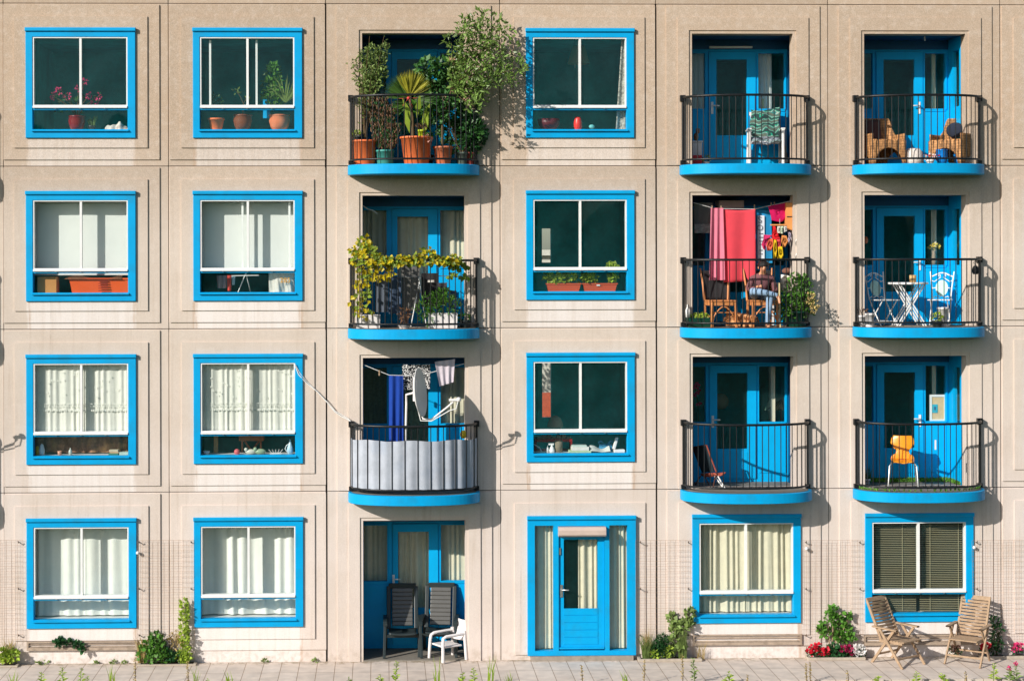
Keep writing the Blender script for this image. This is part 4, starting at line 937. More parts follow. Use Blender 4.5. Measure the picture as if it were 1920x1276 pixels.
for px, py in ((848, 109), (831, 183), (806, 262), (798, 255), (874, 182)):
    p = U(px, py, -.58)
    for _ in range(16): v = rv()*.04; pk.leaf(p+v, v, rv(), .03, .028)
pk.build('blossom', mat('petal_cream', S(230, 176, 160), .6, .1, 8, trans=.3), t)
t = potted('potted_plant', at(866, -.12, F1).x, -.12, F1, .10, .08, .22, mat('grey_pot', S(96, 110, 100), .6), 'dense dark leafy climber in a grey pot at the balcony corner', G)
lf = MB(); st = MB(); b = at(866, -.12, F1+.2)
for px, py in ((800, 130), (815, 150), (830, 130), (850, 150), (810, 175), (835, 190), (860, 190), (880, 205), (850, 215), (870, 235), (885, 250), (845, 245), (860, 265), (820, 210), (878, 275), (805, 200)):
    q = U(px, py, .05+rnd.uniform(-.3, .2)); st.tube([b, b.lerp(q, .5)+rv()*.08, q], [.008, .006, .004], 5); leaf_ball(lf, q, .19, .16, .17, 110, .11, .065)
st.build('stem', 'stem', t); lf.build('foliage', mat('climber_leaf', S(62, 108, 50), .45, .2, 4, island=.45, trans=.2), t)
t = potted('potted_plant', at(881, -.02, F1).x, -.05, F1, .085, .07, .22, mat('dull_red_pot', S(160, 70, 62), .6), 'spreading palmate-leaved plant in a dull red pot beside the end post', G)
lf = MB(); bush(lf, ((880, 232, 1), (893, 245, 1), (875, 252, .8), (898, 258, .7), (880, 270, .8), (868, 225, 1)), 90, .12, .06, -.12, .15); lf.build('foliage', 'leafd', t)
t = potted('potted_plant', at(800, .1, F1).x, .25, F1, .13, .1, .2, 'brownpot', 'broad-leaved plant standing behind the fan palm by the door', G)
lf = MB(); bush(lf, ((795, 200, 1), (805, 215, 1), (815, 235, 1), (800, 165, .9), (812, 180, .9)), 36, .15, .07, .1, .16); lf.build('foliage', 'leaf', t)
# ------------------------------------------------------------------ third column, second: vine and drying clothes
t = thing('climbing_vine', at(672, -.2, F2), 'yellow-green grapevine trained along the balcony rail and down one end', 'vine')
lf = MB(); l2 = MB(); st = MB(); A = arc(*RAIL, n=60); cx5 = X(775.5)
def railpt(px, z):   # on the arc of the rail under an image column
    best = min(A, key=lambda q: abs(PPX+FPX*((Vector((cx5+q[0], q[1], z))-CAM).dot(_r)/(Vector((cx5+q[0], q[1], z))-CAM).dot(_f))-px)); return Vector((cx5+best[0], best[1]+.02, z))
zr2 = FLOORS[1]+1.15
st.tube([railpt(px, zr2+.03+.02*math.sin(px*.3)) for px in range(662, 872, 6)], .009, 6)
for px in range(660, 864, 2):
    hgt = .04+.18*max(0, math.sin((px-655)*.055))**2*(1 if px < 715 else .75) + (.14 if px < 712 else 0)
    dens = 8 if px < 720 else 5
    for _ in range(dens):
        p = railpt(px, zr2)+Vector((rnd.uniform(-.03, .03), rnd.uniform(-.09, .05), rnd.uniform(-.06, hgt+.04))); (lf if rnd.random() < .5 else l2).leaf(p, rv()+Vector((0, -.3, -.5)), Vector((0, -1, .5))+rv()*.5, rnd.uniform(.055, .10), rnd.uniform(.055, .09), .2)
for _ in range(105):
    px = rnd.choice((668, 674, 680, 690)) + rnd.uniform(-8, 8); p = railpt(px, zr2-rnd.random()**1.3*(.98 if px < 690 else .3)); p += Vector((rnd.uniform(-.03, .1), rnd.uniform(-.03, .12), 0)); (lf if rnd.random() < .5 else l2).leaf(p, rv()+Vector((0, 0, -.6)), Vector((0, -1, .5))+rv()*.6, .10, .09)
for px in list(range(700, 740, 2))+list(range(840, 880, 2)):
    for _ in range(2): (lf if px < 750 else l2).leaf(railpt(px, zr2-rnd.uniform(0, .3))+Vector((0, .04, 0)), rv()+Vector((0, 0, -.6)), Vector((0, -1, .3))+rv()*.5, .10, .09)
st.tube([railpt(672, zr2), railpt(676, zr2-.5), railpt(674, FLOORS[1]+.24)], .012, 6)
st.build('stem', 'stem', t); lf.build('foliage', 'leafy', t); l2.build('foliage', mat('leaf_autumn', S(128, 150, 50), .5, .2, 4, island=.4, trans=.3), t)
def box_planter(a, b, y0, y1, z, h, m, label, soil=True):
    x0, x1 = at(a, y0, z).x, at(b, y0, z).x; t = thing('planter_box', ((x0+x1)/2, (y0+y1)/2, z), label, 'planter')
    MB().rings([[(x0+.01, y0+.01, z), (x1-.01, y0+.01, z), (x1-.01, y1-.01, z), (x0+.01, y1-.01, z)], [(x0, y0, z+h), (x1, y0, z+h), (x1, y1, z+h), (x0, y1, z+h)], [(x0+.02, y0+.02, z+h), (x1-.02, y0+.02, z+h), (x1-.02, y1-.02, z+h), (x0+.02, y1-.02, z+h)], [(x0+.02, y0+.02, z+h-.04), (x1-.02, y0+.02, z+h-.04), (x1-.02, y1-.02, z+h-.04), (x0+.02, y1-.02, z+h-.04)]], True).build('trough', m, t)
    return t
box_planter(667, 713, -.22, .0, F2, .225, 'wplastic', 'white planter box at the foot of the grapevine')
t = box_planter(803, 858, -.3, -.08, F2, .255, 'wplastic', 'white planter box holding a feathery green shrub')
lf = MB(); bush(lf, ((795, 580, 1), (805, 565, 1), (825, 560, 1), (838, 570, 1), (850, 572, .9), (800, 595, .9), (833, 552, .7), (815, 580, 1)), 75, .085, .022, -.3, .13); lf.build('foliage', 'leaf', t)
t = potted('potted_plant', at(872, -.08, F2).x, -.1, F2, .10, .09, .13, 'plastic', 'low green plant in a black pot beside the white planter box'); leaf_ball(MB(), at(870, -.1, F2+.17), .09, .08, .06, 60, .06, .035).build('foliage', 'leaf', t)
t = potted('potted_plant', at(758, -.42, F2).x, -.42, F2, .10, .08, .08, 'wplastic', 'withered brown plant in a shallow white bowl'); mb = MB(); blades(mb, at(758, -.42, F2+.07), 30, .34, .14, .014); leaf_ball(mb, at(758, -.42, F2+.22), .08, .06, .12, 40, .07, .03); mb.build('dry_foliage', 'heather', t)
# drying rack with dark clothes
y = .22; t = thing('drying_rack', at(770, y, F2), 'grey metal drying rack loaded with dark clothes behind the grapevine', 'drying rack'); rk = 'steel'
for px in (703, 790, 838):
    p = U(px, 517 if px < 800 else 530, y); MB().tube([p, p+Vector((0, .45, 0))], .008, 6).build('rail', rk, t)
MB().tube([U(700, 520, y), U(842, 517, y)], .008, 6).build('rod', rk, t)
for a, b in ((788, 770), (785, 800)): MB().tube([U(a, 520, y-.05), at(b, y-.1, F2)], .009, 6).build('leg', 'white', t)
def cloth(px0, px1, py0, py1, y, col, name, label, cat, seed=1, amp=.02, wl=.14, droop=0., var=.1, px2=None, px3=None, nm=None, dirt=None, scale=6):
    pq = py0[0] if isinstance(py0, tuple) else py0; a, b = X(px0, y, pq), X(px1, y, pq); c, d = X(px2 or px0, y, pq), X(px3 or px1, y, pq)
    m_ = mat(nm or 'fabric_%d_%d_%d' % tuple(int(c_*255) for c_ in col), col, .9, var, scale, bump=.3, bscale=220, trans=.12, dirt=dirt)
    zz = lambda q: tuple(Z(v, y, px0) for v in q) if isinstance(q, tuple) else Z(q, y, px0)
    return hang(MB(), (a, b, c, d), y, zz(py0), zz(py1), droop, amp, wl, seed).build(name, m_, label=label, cat=cat)
cloth(703, 728, 518, 585, y-.04, S(88, 96, 108), 'hanging_trousers', 'slate grey trousers hung at the end of the drying rack', 'trousers', 3, .02, .12)
cloth(729, 752, 518, 588, y-.02, S(66, 82, 104), 'hanging_jeans', 'dark blue jeans hung on the drying rack', 'jeans', 4)
cloth(753, 787, 500, 583, y+.05, S(110, 108, 104), 'hanging_blanket', 'grey woollen blanket hung in the middle of the drying rack', 'blanket', 5, .015, .2)
cloth(790, 822, 512, 575, y-.06, S(48, 46, 48), 'hanging_jacket', 'black jacket hung on the drying rack', 'jacket', 6, .03, .2)
cloth(820, 838, 530, 572, y-.1, S(56, 54, 60), 'hanging_shirt', 'charcoal shirt hung at the free end of the drying rack', 'shirt', 7, .03, .12)
cloth(802, 814, 525, 529, y-.13, S(220, 214, 206), 'folded_sock', 'white strip of cloth pinned on the black jacket', 'cloth', 8, .006)
q = at(845, -.1, F2); p1, p2 = U(842, 545, .1), U(856, 545, .1); MB().box(p1.x, p2.x, .05, .3, p1.z-.3, p1.z).build('storage_tub', mat('navy_tub', S(36, 60, 96), .5), label='dark blue tub behind the feathery green shrub', cat='tub')
t = thing('cable_stub', U(690, 390, .26), 'white cable curling from the ceiling of the vine-covered balcony', 'cable'); MB().tube([U(681, 386, .24), U(690, 392, .3), U(700, 395, .32), U(708, 401, .32)], .009, 6).build('cable', 'white', t)
# ------------------------------------------------------------------ third column, third: screen, dish, washing line
t = thing('balcony_screen', at(776, -.6, F3), 'silvery white sheet tied inside the railing below the satellite dish', 'screen')
A3 = arc(RAIL[0], RAIL[1], RAIL[2], 120)
sm = mat('silver_sheet', S(170, 176, 186), .75, .14, 4, bump=.25, spec=.2, dirt=(S(146, 162, 184), 1.6, .75))
mb = MB(); zb, zt = FLOORS[2]+.10, FLOORS[2]+.91; cx5 = X(775.5)
LL = [0.]
for q0, q1 in zip(A3, A3[1:]): LL.append(LL[-1]+math.hypot(q1[0]-q0[0], q1[1]-q0[1]))
def scr(u, v):
    t_ = (.004+.992*u)*LL[-1]; k = min(max(j for j in range(len(LL)) if LL[j] <= t_), len(A3)-2); f = (t_-LL[k])/(LL[k+1]-LL[k])
    d = Vector((A3[k+1][0]-A3[k][0], A3[k+1][1]-A3[k][1], 0)).normalized(); n2 = Vector((d.y, -d.x, 0))
    p = Vector((cx5+A3[k][0]*(1-f)+A3[k+1][0]*f, A3[k][1]*(1-f)+A3[k+1][1]*f, zb+(zt-zb)*v-.01*math.sin(u*23)*(v > .9)))
    return p+n2*((.0108+.002*math.sin(u*9))*math.cos(math.pi*25*(.004+.992*u))+.002*math.sin(u*70+v*3))
mb.grid(scr, 260, 5).build('sheet', sm, t)
# dish
c = U(789, 735, -.8); n_ = Vector((.958, -.27, .10)).normalized(); u1 = Vector((0, 0, 1)); u1 = (u1-n_*n_.z).normalized(); u2 = n_.cross(u1)
def make_dish(c, mast_px, off=Vector((0, 0, 0)), label=''):
    t = thing('satellite_dish', c+off, label, 'satellite dish')
    mb = MB(); Rd = .40
    prof = [(1e-3, -.075), (.4*Rd, -.064), (.75*Rd, -.036), (Rd, 0), (Rd*1.015, .004), (Rd*1.015, -.012), (.75*Rd, -.05), (1e-3, -.092)]
    mb.lathe((0, 0, 0), prof, 40, 1.0, .93)
    mtx = Matrix(((u1.x, u2.x, n_.x), (u1.y, u2.y, n_.y), (u1.z, u2.z, n_.z))); mb.v = [mtx @ v + c+off for v in mb.v]
    mb.build('reflector', mat('dish_grey', S(208, 208, 204), .6, .05, 4), t)
    back = c-n_*.1; wm = 'wplastic'
    MB().bar(back+off+Vector((0, 0, .26)), back+off+Vector((0, 0, -.14)), .10, .05, n_).build('mount', wm, t, bevel=.008)
    m0 = U(mast_px, 745, -.62)+off; MB().tube([back+off+Vector((-.02, .0, .0)), m0+Vector((.0, 0, .05)), m0+Vector((0, 0, -.1)), Vector((m0.x-.015, m0.y, FLOORS[2]+.9))], .019, 8).build('mast', wm, t)
    low = c+u1*-.36+n_*-.02; lnb = U(852, 750, -.96)
    MB().tube([low+off+Vector((-.03, .02, .06)), low+off+Vector((.02, 0, -.08)), low+off+Vector((.16, -.03, -.09)), lnb+off+Vector((-.10, .0, -.10)), lnb+off+Vector((-.02, 0, -.03))], .016, 8).build('feed_arm', wm, t)
    MB().tube([low+off+Vector((-.06, .02, .06)), low+off+Vector((-.02, 0, -.11)), low+off+Vector((.16, -.03, -.115)), lnb+off+Vector((-.08, .0, -.17)), lnb+off+Vector((.03, 0, -.14)), lnb+off+Vector((.06, 0, -.02))], .009, 6).build('cable', 'white', t)
    l = MB(); l.tube([lnb+off+Vector((-.09, 0, .0)), lnb+off+Vector((.05, 0, .0))], [.026, .024], 12); l.ball(lnb+off+Vector((.07, 0, .01)), .042, 12, 8); l.build('receiver', wm, t)
    return t
make_dish(c, 762, label='grey satellite dish on a bent white mast above the silvery screen')
make_dish(c, 762, Vector((X(-155)-X(775.5), 0, 0)), 'satellite dish on the balcony beyond the picture edge, seen only by its shadow')
y = .02; t = thing('washing_line', U(775, 700, y), 'sagging washing line with a peg above the satellite dish balcony', 'washing line'); L = [U(683, 684, y), U(700, 691, y), U(730, 703, y), U(775, 704, y), U(805, 699, y), U(845, 688, y), U(872, 681, y)]
MB().tube(L, .006, 5).build('line', 'white', t); q = U(711, 697, y); MB().box(q.x-.012, q.x+.012, y-.02, y+.01, q.z-.06, q.z+.03).build('peg', 'wood', t)
cloth(729, 756, 704, 832, .0, S(22, 66, 160), 'hanging_sheet', 'long blue cloth hanging from the line behind the silvery screen', 'cloth', 3, .025, .12)
dm = mat('dotted_cloth', (.02, .02, .025), .9, 0, 5)
nt_ = dm.node_tree; b_ = nt_.nodes['Principled BSDF']; vo = nt_.nodes.new('ShaderNodeTexVoronoi'); vo.inputs['Scale'].default_value = 48; tc_ = nt_.nodes.new('ShaderNodeTexCoord'); nt_.links.new(tc_.outputs['Object'], vo.inputs[0])
cr = nt_.nodes.new('ShaderNodeValToRGB'); cr.color_ramp.elements[0].color = (.75, .73, .7, 1); cr.color_ramp.elements[1].color = (.012, .014, .018, 1); cr.color_ramp.elements[0].position = .40; cr.color_ramp.elements[1].position = .48; nt_.links.new(vo.outputs['Distance'], cr.inputs[0]); nt_.links.new(cr.outputs[0], b_.inputs['Base Color'])
a, b_x = X(754, .08, 700), X(807, .08, 700); hang(MB(), (a, b_x, a+.01, b_x-.01), .08, Z(683, .08, 780), Z(730, .08, 780), 0, .012, .2, 4).build('dotted_shirt', dm, label='black and white spotted shirt hanging behind the satellite dish', cat='shirt')
cloth(815, 853, (678, 673), (724, 716), -.05, S(206, 196, 204), 'hanging_towel', 'pinkish white towel hanging at the end of the washing line', 'towel', 6, .02, .12, px2=824, px3=850)
MB().ball(U(869, 814, -.2), .06, 12, 8, 1, 1, 1.2).build('toy_ball', mat('yellow_toy', S(232, 196, 40), .4), label='small yellow toy peeping over the silvery screen', cat='toy')
# cable strung across the wall
mb = MB(); pts = [(553, 684, -.11), (560, 702, -.08), (575, 718, -.06), (594, 733, -.06), (612, 752, -.06), (628, 772, -.06), (640, 780, -.07), (652, 786, -.09), (661, 793, -.10)]
mb.tube([U(*p) for p in pts], .009, 6); mb.tube([U(p[0]+3*math.sin(i*1.3), p[1]-2, p[2]) for i, p in enumerate(pts)], .006, 5); mb.build('cable', 'white', label='white cable strung across the wall to the satellite dish balcony', cat='cable')

# ------------------------------------------------------------------ ground recess: reclining chairs and child's chair
def recliner(label, loc, rz):
    t = thing('reclining_chair', (0, 0, 0), label, 'chair', 'dark reclining garden chairs'); pm = 'plastic'; w = .24
    o = lambda x, y, z: Vector((x, y, z)); back = lambda s: (o(0, .16+.22*s, .40+.70*s))
    mb = MB()
    for i in range(9):        # padded slats up the back
        s = .08+.098*i; p = back(s); q = back(s+.09); mb.bar(o(-w+.06, p.y, p.z+.03), o(w-.06, p.y, p.z+.03), .05, .072, Vector((0, .3, 1)))
    mb.build('backrest', mat('dark_slat', (.10, .098, .09), .34, .1, 8, spec=.6), t, bevel=.012)
    mb = MB()
    for s_ in (-1, 1): mb.bar(back(0)+o(s_*w, 0, 0), back(1)+o(s_*w, 0, 0), .07, .05, (0, 1, .3))
    mb.bar(back(.98)+o(-w, 0, .02), back(.98)+o(w, 0, .02), .05, .09); mb.build('back_frame', pm, t, bevel=.012)
    mb = MB(); mb.grid(lambda u, v: o(-w+2*w*u, -.36+.52*v, .40+.02*math.cos(v*5)-.02*math.sin(u*3.14)), 10, 10); mb.build('seat', pm, t, solid=.035)
    for s_ in (-1, 1):
        MB().rings([[o(s_*.30+dx, yy, zz) for dx, yy, zz in ((-.035, y_, z_+.02), (.035, y_, z_+.02), (.035, y_, z_-.02), (-.035, y_, z_-.02))] for y_, z_ in ((.28, .60), (.0, .62), (-.3, .60), (-.34, .57))], True).build('armrest', pm, t, bevel=.006)
        MB().bar(o(s_*.30, -.30, .6), o(s_*.32, -.36, 0), .05, .05, (0, 1, 0)).build('leg', pm, t, bevel=.008)
        MB().bar(o(s_*.28, .15, .6), o(s_*.29, .32, 0), .05, .05, (0, 1, 0)).build('leg', pm, t, bevel=.008)
    MB().bar(o(-.29, -.1, .33), o(.29, -.1, .33), .04, .05).build('stretcher', pm, t)
    t.location = loc; t.rotation_euler = (0, 0, rz); return t
r1 = recliner('dark reclining garden chair standing in the shade by the door handle', at(755, .45, F0), 0)
dup(r1, at(824, .5, F0), -.12, 'dark reclining garden chair with sunlit slats behind the white child chair')
def child_chair(loc, rz):
    t = thing('child_chair', (0, 0, 0), 'small white plastic child armchair in the sunny corner of the recess', 'chair'); pm = 'wplastic'; o = lambda x, y, z: Vector((x, y, z))
    w = .17
    MB().box(-w, w, -.16, .16, .20, .225).build('seat', pm, t, bevel=.01)
    MB().grid(lambda u, v: o(-(w+.01)+2*(w+.01)*u, .17+.11*v+.03*math.cos(u*6.28), .28+.28*v-.04*(abs(u-.5)*2)**3*v), 12, 8).build('backrest', pm, t, solid=.03)
    for s_ in (-1, 1):
        MB().tube([o(s_*w, .2, .38), o(s_*w, -.12, .37), o(s_*w, -.17, .345), o(s_*(w+.01), -.18, .28), o(s_*(w+.025), -.19, 0)], .024, 8).build('arm', pm, t)
        MB().tube([o(s_*w, .2, .42), o(s_*(w+.02), .22, 0)], .024, 8).build('leg', pm, t)
    t.location = loc; t.rotation_euler = (0, 0, rz); return t
child_chair(at(838, .04, F0), -1.05).scale = (1.15, 1.15, 1.15)

# ------------------------------------------------------------------ fifth column, top: white chair with towels
def arm_chair_white(loc, rz):
    t = thing('garden_chair', (0, 0, 0), 'white slatted garden armchair draped with striped towels', 'chair'); o = lambda x, y, z: Vector((x, y, z)); wm = 'white'
    mb = MB(); [mb.box(-.24, .24, -.25+.1*i, -.17+.1*i, .405, .425) for i in range(5)]; mb.build('seat', wm, t)
    mb = MB(); [mb.bar(o(-.2+.1*i, .24, .42), o(-.2+.1*i, .38, .95), .06, .018, (0, 1, 0)) for i in range(5)]; mb.bar(o(-.26, .38, .95), o(.26, .38, .95), .03, .06); mb.build('backrest', wm, t)
    for s_ in (-1, 1):
        MB().bar(o(s_*.285, .3, .64), o(s_*.285, -.28, .64), .07, .025).build('armrest', wm, t, bevel=.006)
        MB().bar(o(s_*.285, -.25, .627), o(s_*.285, -.25, 0), .05, .05, (0, 1, 0)).build('leg', wm, t, bevel=.005)
        MB().bar(o(s_*.27, .26, .627), o(s_*.28, .34, 0), .05, .05, (0, 1, 0)).build('leg', wm, t, bevel=.005)
    t.location = loc; t.rotation_euler = (0, 0, rz); return t
L = at(1435, .42, F1); arm_chair_white(L, -.14)
def towel_mat(name, cols):
    m = mat(name, (.1, .5, .4), .95, 0, 5, bump=.4, bscale=260); n = m.node_tree.nodes; l = m.node_tree.links; wv = n.new('ShaderNodeTexWave'); wv.bands_direction = 'Z'; wv.inputs['Scale'].default_value = 2.3; wv.inputs['Distortion'].default_value = 6; wv.inputs['Detail Scale'].default_value = 2.5
    tc = n.new('ShaderNodeTexCoord'); l.new(tc.outputs['Object'], wv.inputs[0]); cr = n.new('ShaderNodeValToRGB'); cr.color_ramp.interpolation = 'CONSTANT'
    while len(cr.color_ramp.elements) < len(cols): cr.color_ramp.elements.new(.5)
    for i, c_ in enumerate(cols): cr.color_ramp.elements[i].position = i/len(cols); cr.color_ramp.elements[i].color = (*c_, 1)
    l.new(wv.outputs[0], cr.inputs[0]); l.new(cr.outputs[0], n['Principled BSDF'].inputs['Base Color']); return m
tw = towel_mat('striped_towel', (S(40, 66, 66), S(30, 150, 122), S(150, 166, 156), S(36, 112, 112), S(84, 96, 84)))
M4 = Matrix.Translation(L) @ Matrix.Rotation(-.14, 4, 'Z')
def chairT(mb): mb.v = [M4 @ v for v in mb.v]; return mb
chairT(MB().grid(lambda u, v: Vector((-.23+.5*u+.02*math.sin(v*9), .20+.14*v+.03*math.sin(u*8+v*3)-.03, .50+.52*v-.03*math.sin(u*5))), 24, 16)).build('draped_towel', tw, label='green and teal striped towel over the back of white chair', cat='towel', solid=.03)
chairT(MB().grid(lambda u, v: Vector((-.25+.5*u, -.28+.5*v, .445+.05*v+.03*math.sin(u*9+v*4)-.10*max(0, .16-v)*3)), 24, 14)).build('seat_towel', towel_mat('grey_towel', (S(110, 120, 130), S(190, 190, 196), S(70, 90, 100), S(130, 150, 150))), label='grey and white striped towel lying on seat of white chair', cat='towel', solid=.04)
chairT(MB().grid(lambda u, v: Vector((.27+.12*u, .1+.14*v, .05+.6*u*0+.5*(1-u)+.04*math.sin(v*7))), 10, 8)).build('hanging_bag', mat('dark_cloth', S(40, 50, 54), .9, .2, 8), label='dark cloth bag hanging beside the white chair', cat='bag', solid=.06)
q = at(1306, .5, F1); t = thing('stool', q, 'white box-shaped stool in the shaded corner', 'stool'); MB().box(q.x-.085, q.x+.085, .42, .58, F1+.03, F1+.42).build('body', 'wplastic', t, bevel=.01); MB().box(q.x-.095, q.x+.095, .41, .59, F1+.421, F1+.45).build('lid', 'wplastic', t, bevel=.008)
q = at(1306, .3, F1); MB().box(q.x-.085, q.x+.085, .24, .38, F1, F1+.19).build('red_box', mat('red_box', S(176, 24, 44), .5), label='red box on the floor before the white stool', cat='box', bevel=.006)
q = at(1305, .5, F1+.452); t = thing('figurine', q, 'brown cat figurine sitting on the white stool', 'figurine'); mb = MB(); mb.ball(q+Vector((0, 0, .07)), .05, 12, 8, .9, .9, 1.4); mb.ball(q+Vector((.03, -.01, .16)), .036, 10, 6); mb.bar(q+Vector((.01, -.01, .18)), q+Vector((.01, -.01, .22)), .02, .012); mb.bar(q+Vector((.05, -.01, .18)), q+Vector((.05, -.01, .22)), .02, .012); mb.build('body', mat('cat_brown', S(140, 104, 76), .7, .3, 12), t)
t = potted('potted_plant', at(1324, .35, F1).x, .35, F1, .05, .04, .08, 'wplastic', 'small white-flowered plant beside the red box'); leaf_ball(MB(), at(1324, .35, F1+.13), .07, .06, .06, 40, .05, .03).build('foliage', 'leafo', t)
q = at(1384, .8, F1); zt = BACK[5, 0]['dl'][3]; MB().box(X(1331, D-.06), X(1412, D-.06), D-.075, D-.023, zrow(91.5, 0), zrow(87.5, 0)).build('tube_lamp', 'white', label='white tube lamp fixed above the door over the striped towels', cat='lamp', bevel=.008)
mb = MB(); p = U(1428, 195, D+.2); mb.box(p.x-.04, p.x+.04, D+.19, D+.23, p.z-.1, p.z+.09); mb.build('card', mat('cream_card', S(224, 206, 150), .8), label='cream card standing inside the window behind striped towels', cat='card')

# ------------------------------------------------------------------ fifth column, second: washing, chairs, man and dog
y = .16
t = thing('washing_line', U(1400, 385, y), 'washing line strung across the balcony above the reading man', 'washing line'); MB().tube([U(1300, 380, y), U(1340, 391, y), U(1416, 392, y), U(1450, 384, y), U(1487, 376, y)], .005, 5).build('line', 'white', t)
for px, py in ((1335, 390), (1352, 390), (1414.5, 388), (1446, 384), (1452, 383)): q = U(px, py, y); MB().box(q.x-.008, q.x+.008, y-.014, y+.014, q.z-.05, q.z+.04).build('peg', 'wood', t)
pk_ = mat('coral_towel', S(238, 78, 92), .95, .06, 5, bump=.3, bscale=200, trans=.18)
hang(MB(), (X(1354, y, 392), X(1416, y, 392), X(1355, y, 525), X(1417, y, 525)), y-.01, Z(392, y, 1385), (Z(529, y, 1355), Z(524, y, 1416)), .02, .02, .37, 8, 24).build('bath_towel', pk_, label='large coral-red bath towel hanging in the sun', cat='towel', solid=.012)
hang(MB(), (X(1332, y, 389), X(1355, y, 389), X(1328, y, 525), X(1358, y, 525)), y-.03, Z(390, y, 1340), Z(525, y, 1340), .0, .035, .10, 5, 22).build('hanging_sheet', mat('pink_sheet', S(226, 128, 150), .9, .06, 5, trans=.2), label='folded pale pink sheet hanging beside the coral towel', cat='sheet')
y2 = .45
hang(MB(), (X(1301, y2, 385), X(1336, y2, 385), X(1302, y2, 430), X(1338, y2, 430)), y2, Z(380, y2, 1318), Z(424, y2, 1318), 0, .012, .16, 4).build('hanging_towel', mat('grey_towel_plain', S(120, 126, 122), .95, .1, 6), label='grey towel hanging in shade beside pale pink sheet', cat='towel')
hang(MB(), (X(1301, y2, 420), X(1336, y2, 420), X(1301, y2, 437), X(1334, y2, 437)), y2-.05, Z(420, y2, 1318), Z(437, y2, 1318), 0, .012, .16, 6).build('hanging_cloth', mat('check_cloth', S(150, 156, 152), .9, .5, 24), label='grey patterned cloth hanging below the grey towel', cat='cloth')
q = U(1346, 375, .6); MB().box(q.x, X(1393, .6, 380), .5, .85, Z(390, .6, 1370), Z(376, .6, 1370)).build('wall_unit', mat('beige_unit', S(176, 160, 150), .6, .05, 4), label='beige box unit fixed high behind the coral towel', cat='wall unit', bevel=.01)
# blue beach towel with lettering
bt = thing('beach_towel', U(1434, 400, .26), 'blue beach towel with large white lettering down one side', 'towel')
yb2 = .26; a, b = X(1417, yb2, 400), X(1446, yb2, 400)
hang(MB(), (a+.02, b, a, b+.02), yb2, Z(394, yb2, 1430), Z(493, yb2, 1430), 0, .012, .25, 3).build('cloth', mat('beach_blue', S(40, 150, 206), .95, .08, 5, bump=.3, bscale=200), bt)
MB().grid(lambda u, v: Vector((X(1420, yb2)+(X(1433, yb2)-X(1420, yb2))*u, yb2-.035, Z(490, yb2, 1425)+(Z(404, yb2, 1425)-Z(490, yb2, 1425))*v)), 4, 8).build('border', mat('beach_white', S(222, 228, 236), .95, .06, 5), bt)
lg = mat('beach_grey', S(112, 118, 130), .9)
text('S', U(1425, 418, yb2-.045), .16, lg, bt, ext=.001); text('O', U(1425, 432, yb2-.045), .14, lg, bt, ext=.001)
for py, w_ in ((438, .07), (445, .06), (452, .06), (458, .05), (469, .05), (476, .05)): q = U(1427, py, yb2-.042); MB().box(q.x-w_/2, q.x+w_/2, q.y-.002, q.y+.001, q.z-.008, q.z+.008).build('printed_bar', lg, bt)
MB().tube([U(1420, 494, .3), U(1442, 492, .3)], .010, 6).build('wooden_hanger', 'white', label='white hanger bar under the beach towel', cat='hanger')
mg = mat('magenta_cloth', S(206, 14, 92), .9, .08, 5, trans=.15)
def poly_cloth(pts, y, m, name, label, cat, wob=.03):
    """a hanging cloth with an outline of its own, as thick folds"""
    P = [U(px, py, y) for px, py in pts]; c = sum(P, Vector())/len(P); mb = MB(); n = len(P); k = 6; loops = []
    for j in range(1, k+1):
        loops.append([c+(p-c)*(j/k)+Vector((0, wob*math.sin(i*2.1+j*1.3)*.5-.4*wob, 0)) for i, p in enumerate(P)])
    mb.rings(loops, False, True); mb.add(loops[0], [tuple(range(n))], True)
    return mb.build(name, m, label=label, cat=cat, solid=.012)
poly_cloth([(1440, 387), (1452, 384), (1463, 382), (1474, 380), (1475, 395), (1475, 406), (1470, 413), (1463, 417), (1455, 415), (1447, 413), (1444, 400)], .13, mg, 'hanging_shorts', 'magenta shorts hanging near the end of the line', 'shorts')
q0, q1 = U(1475, 400, .0), U(1486, 431, .0); t = thing('cabinet', ((q0.x+q1.x)/2, .1, q1.z), 'small orange-brown wall cabinet at the sunlit jamb', 'cabinet'); om = mat('orange_wood', S(226, 150, 84), .6, .08, 6)
MB().box(q0.x, q1.x, .03, .2, q1.z, U(1475, 380, 0).z).build('body', om, t); MB().box(q0.x+.01, q1.x-.005, .02, .0295, q1.z+.22, q1.z+.235).build('handle', 'plastic', t)
t = thing('peg_hanger', U(1455, 421, -.1), 'pale wooden hanger bar carrying socks and small clothes', 'hanger'); MB().box(X(1448, -.1), X(1476, -.1), .015, .045, Z(422.5, -.1, 1460), Z(420, -.1, 1460)).build('bar', om, t); MB().tube([U(1462, 420, .03), U(1462, 410, .03)], .006, 5).build('hook', 'steel', t)
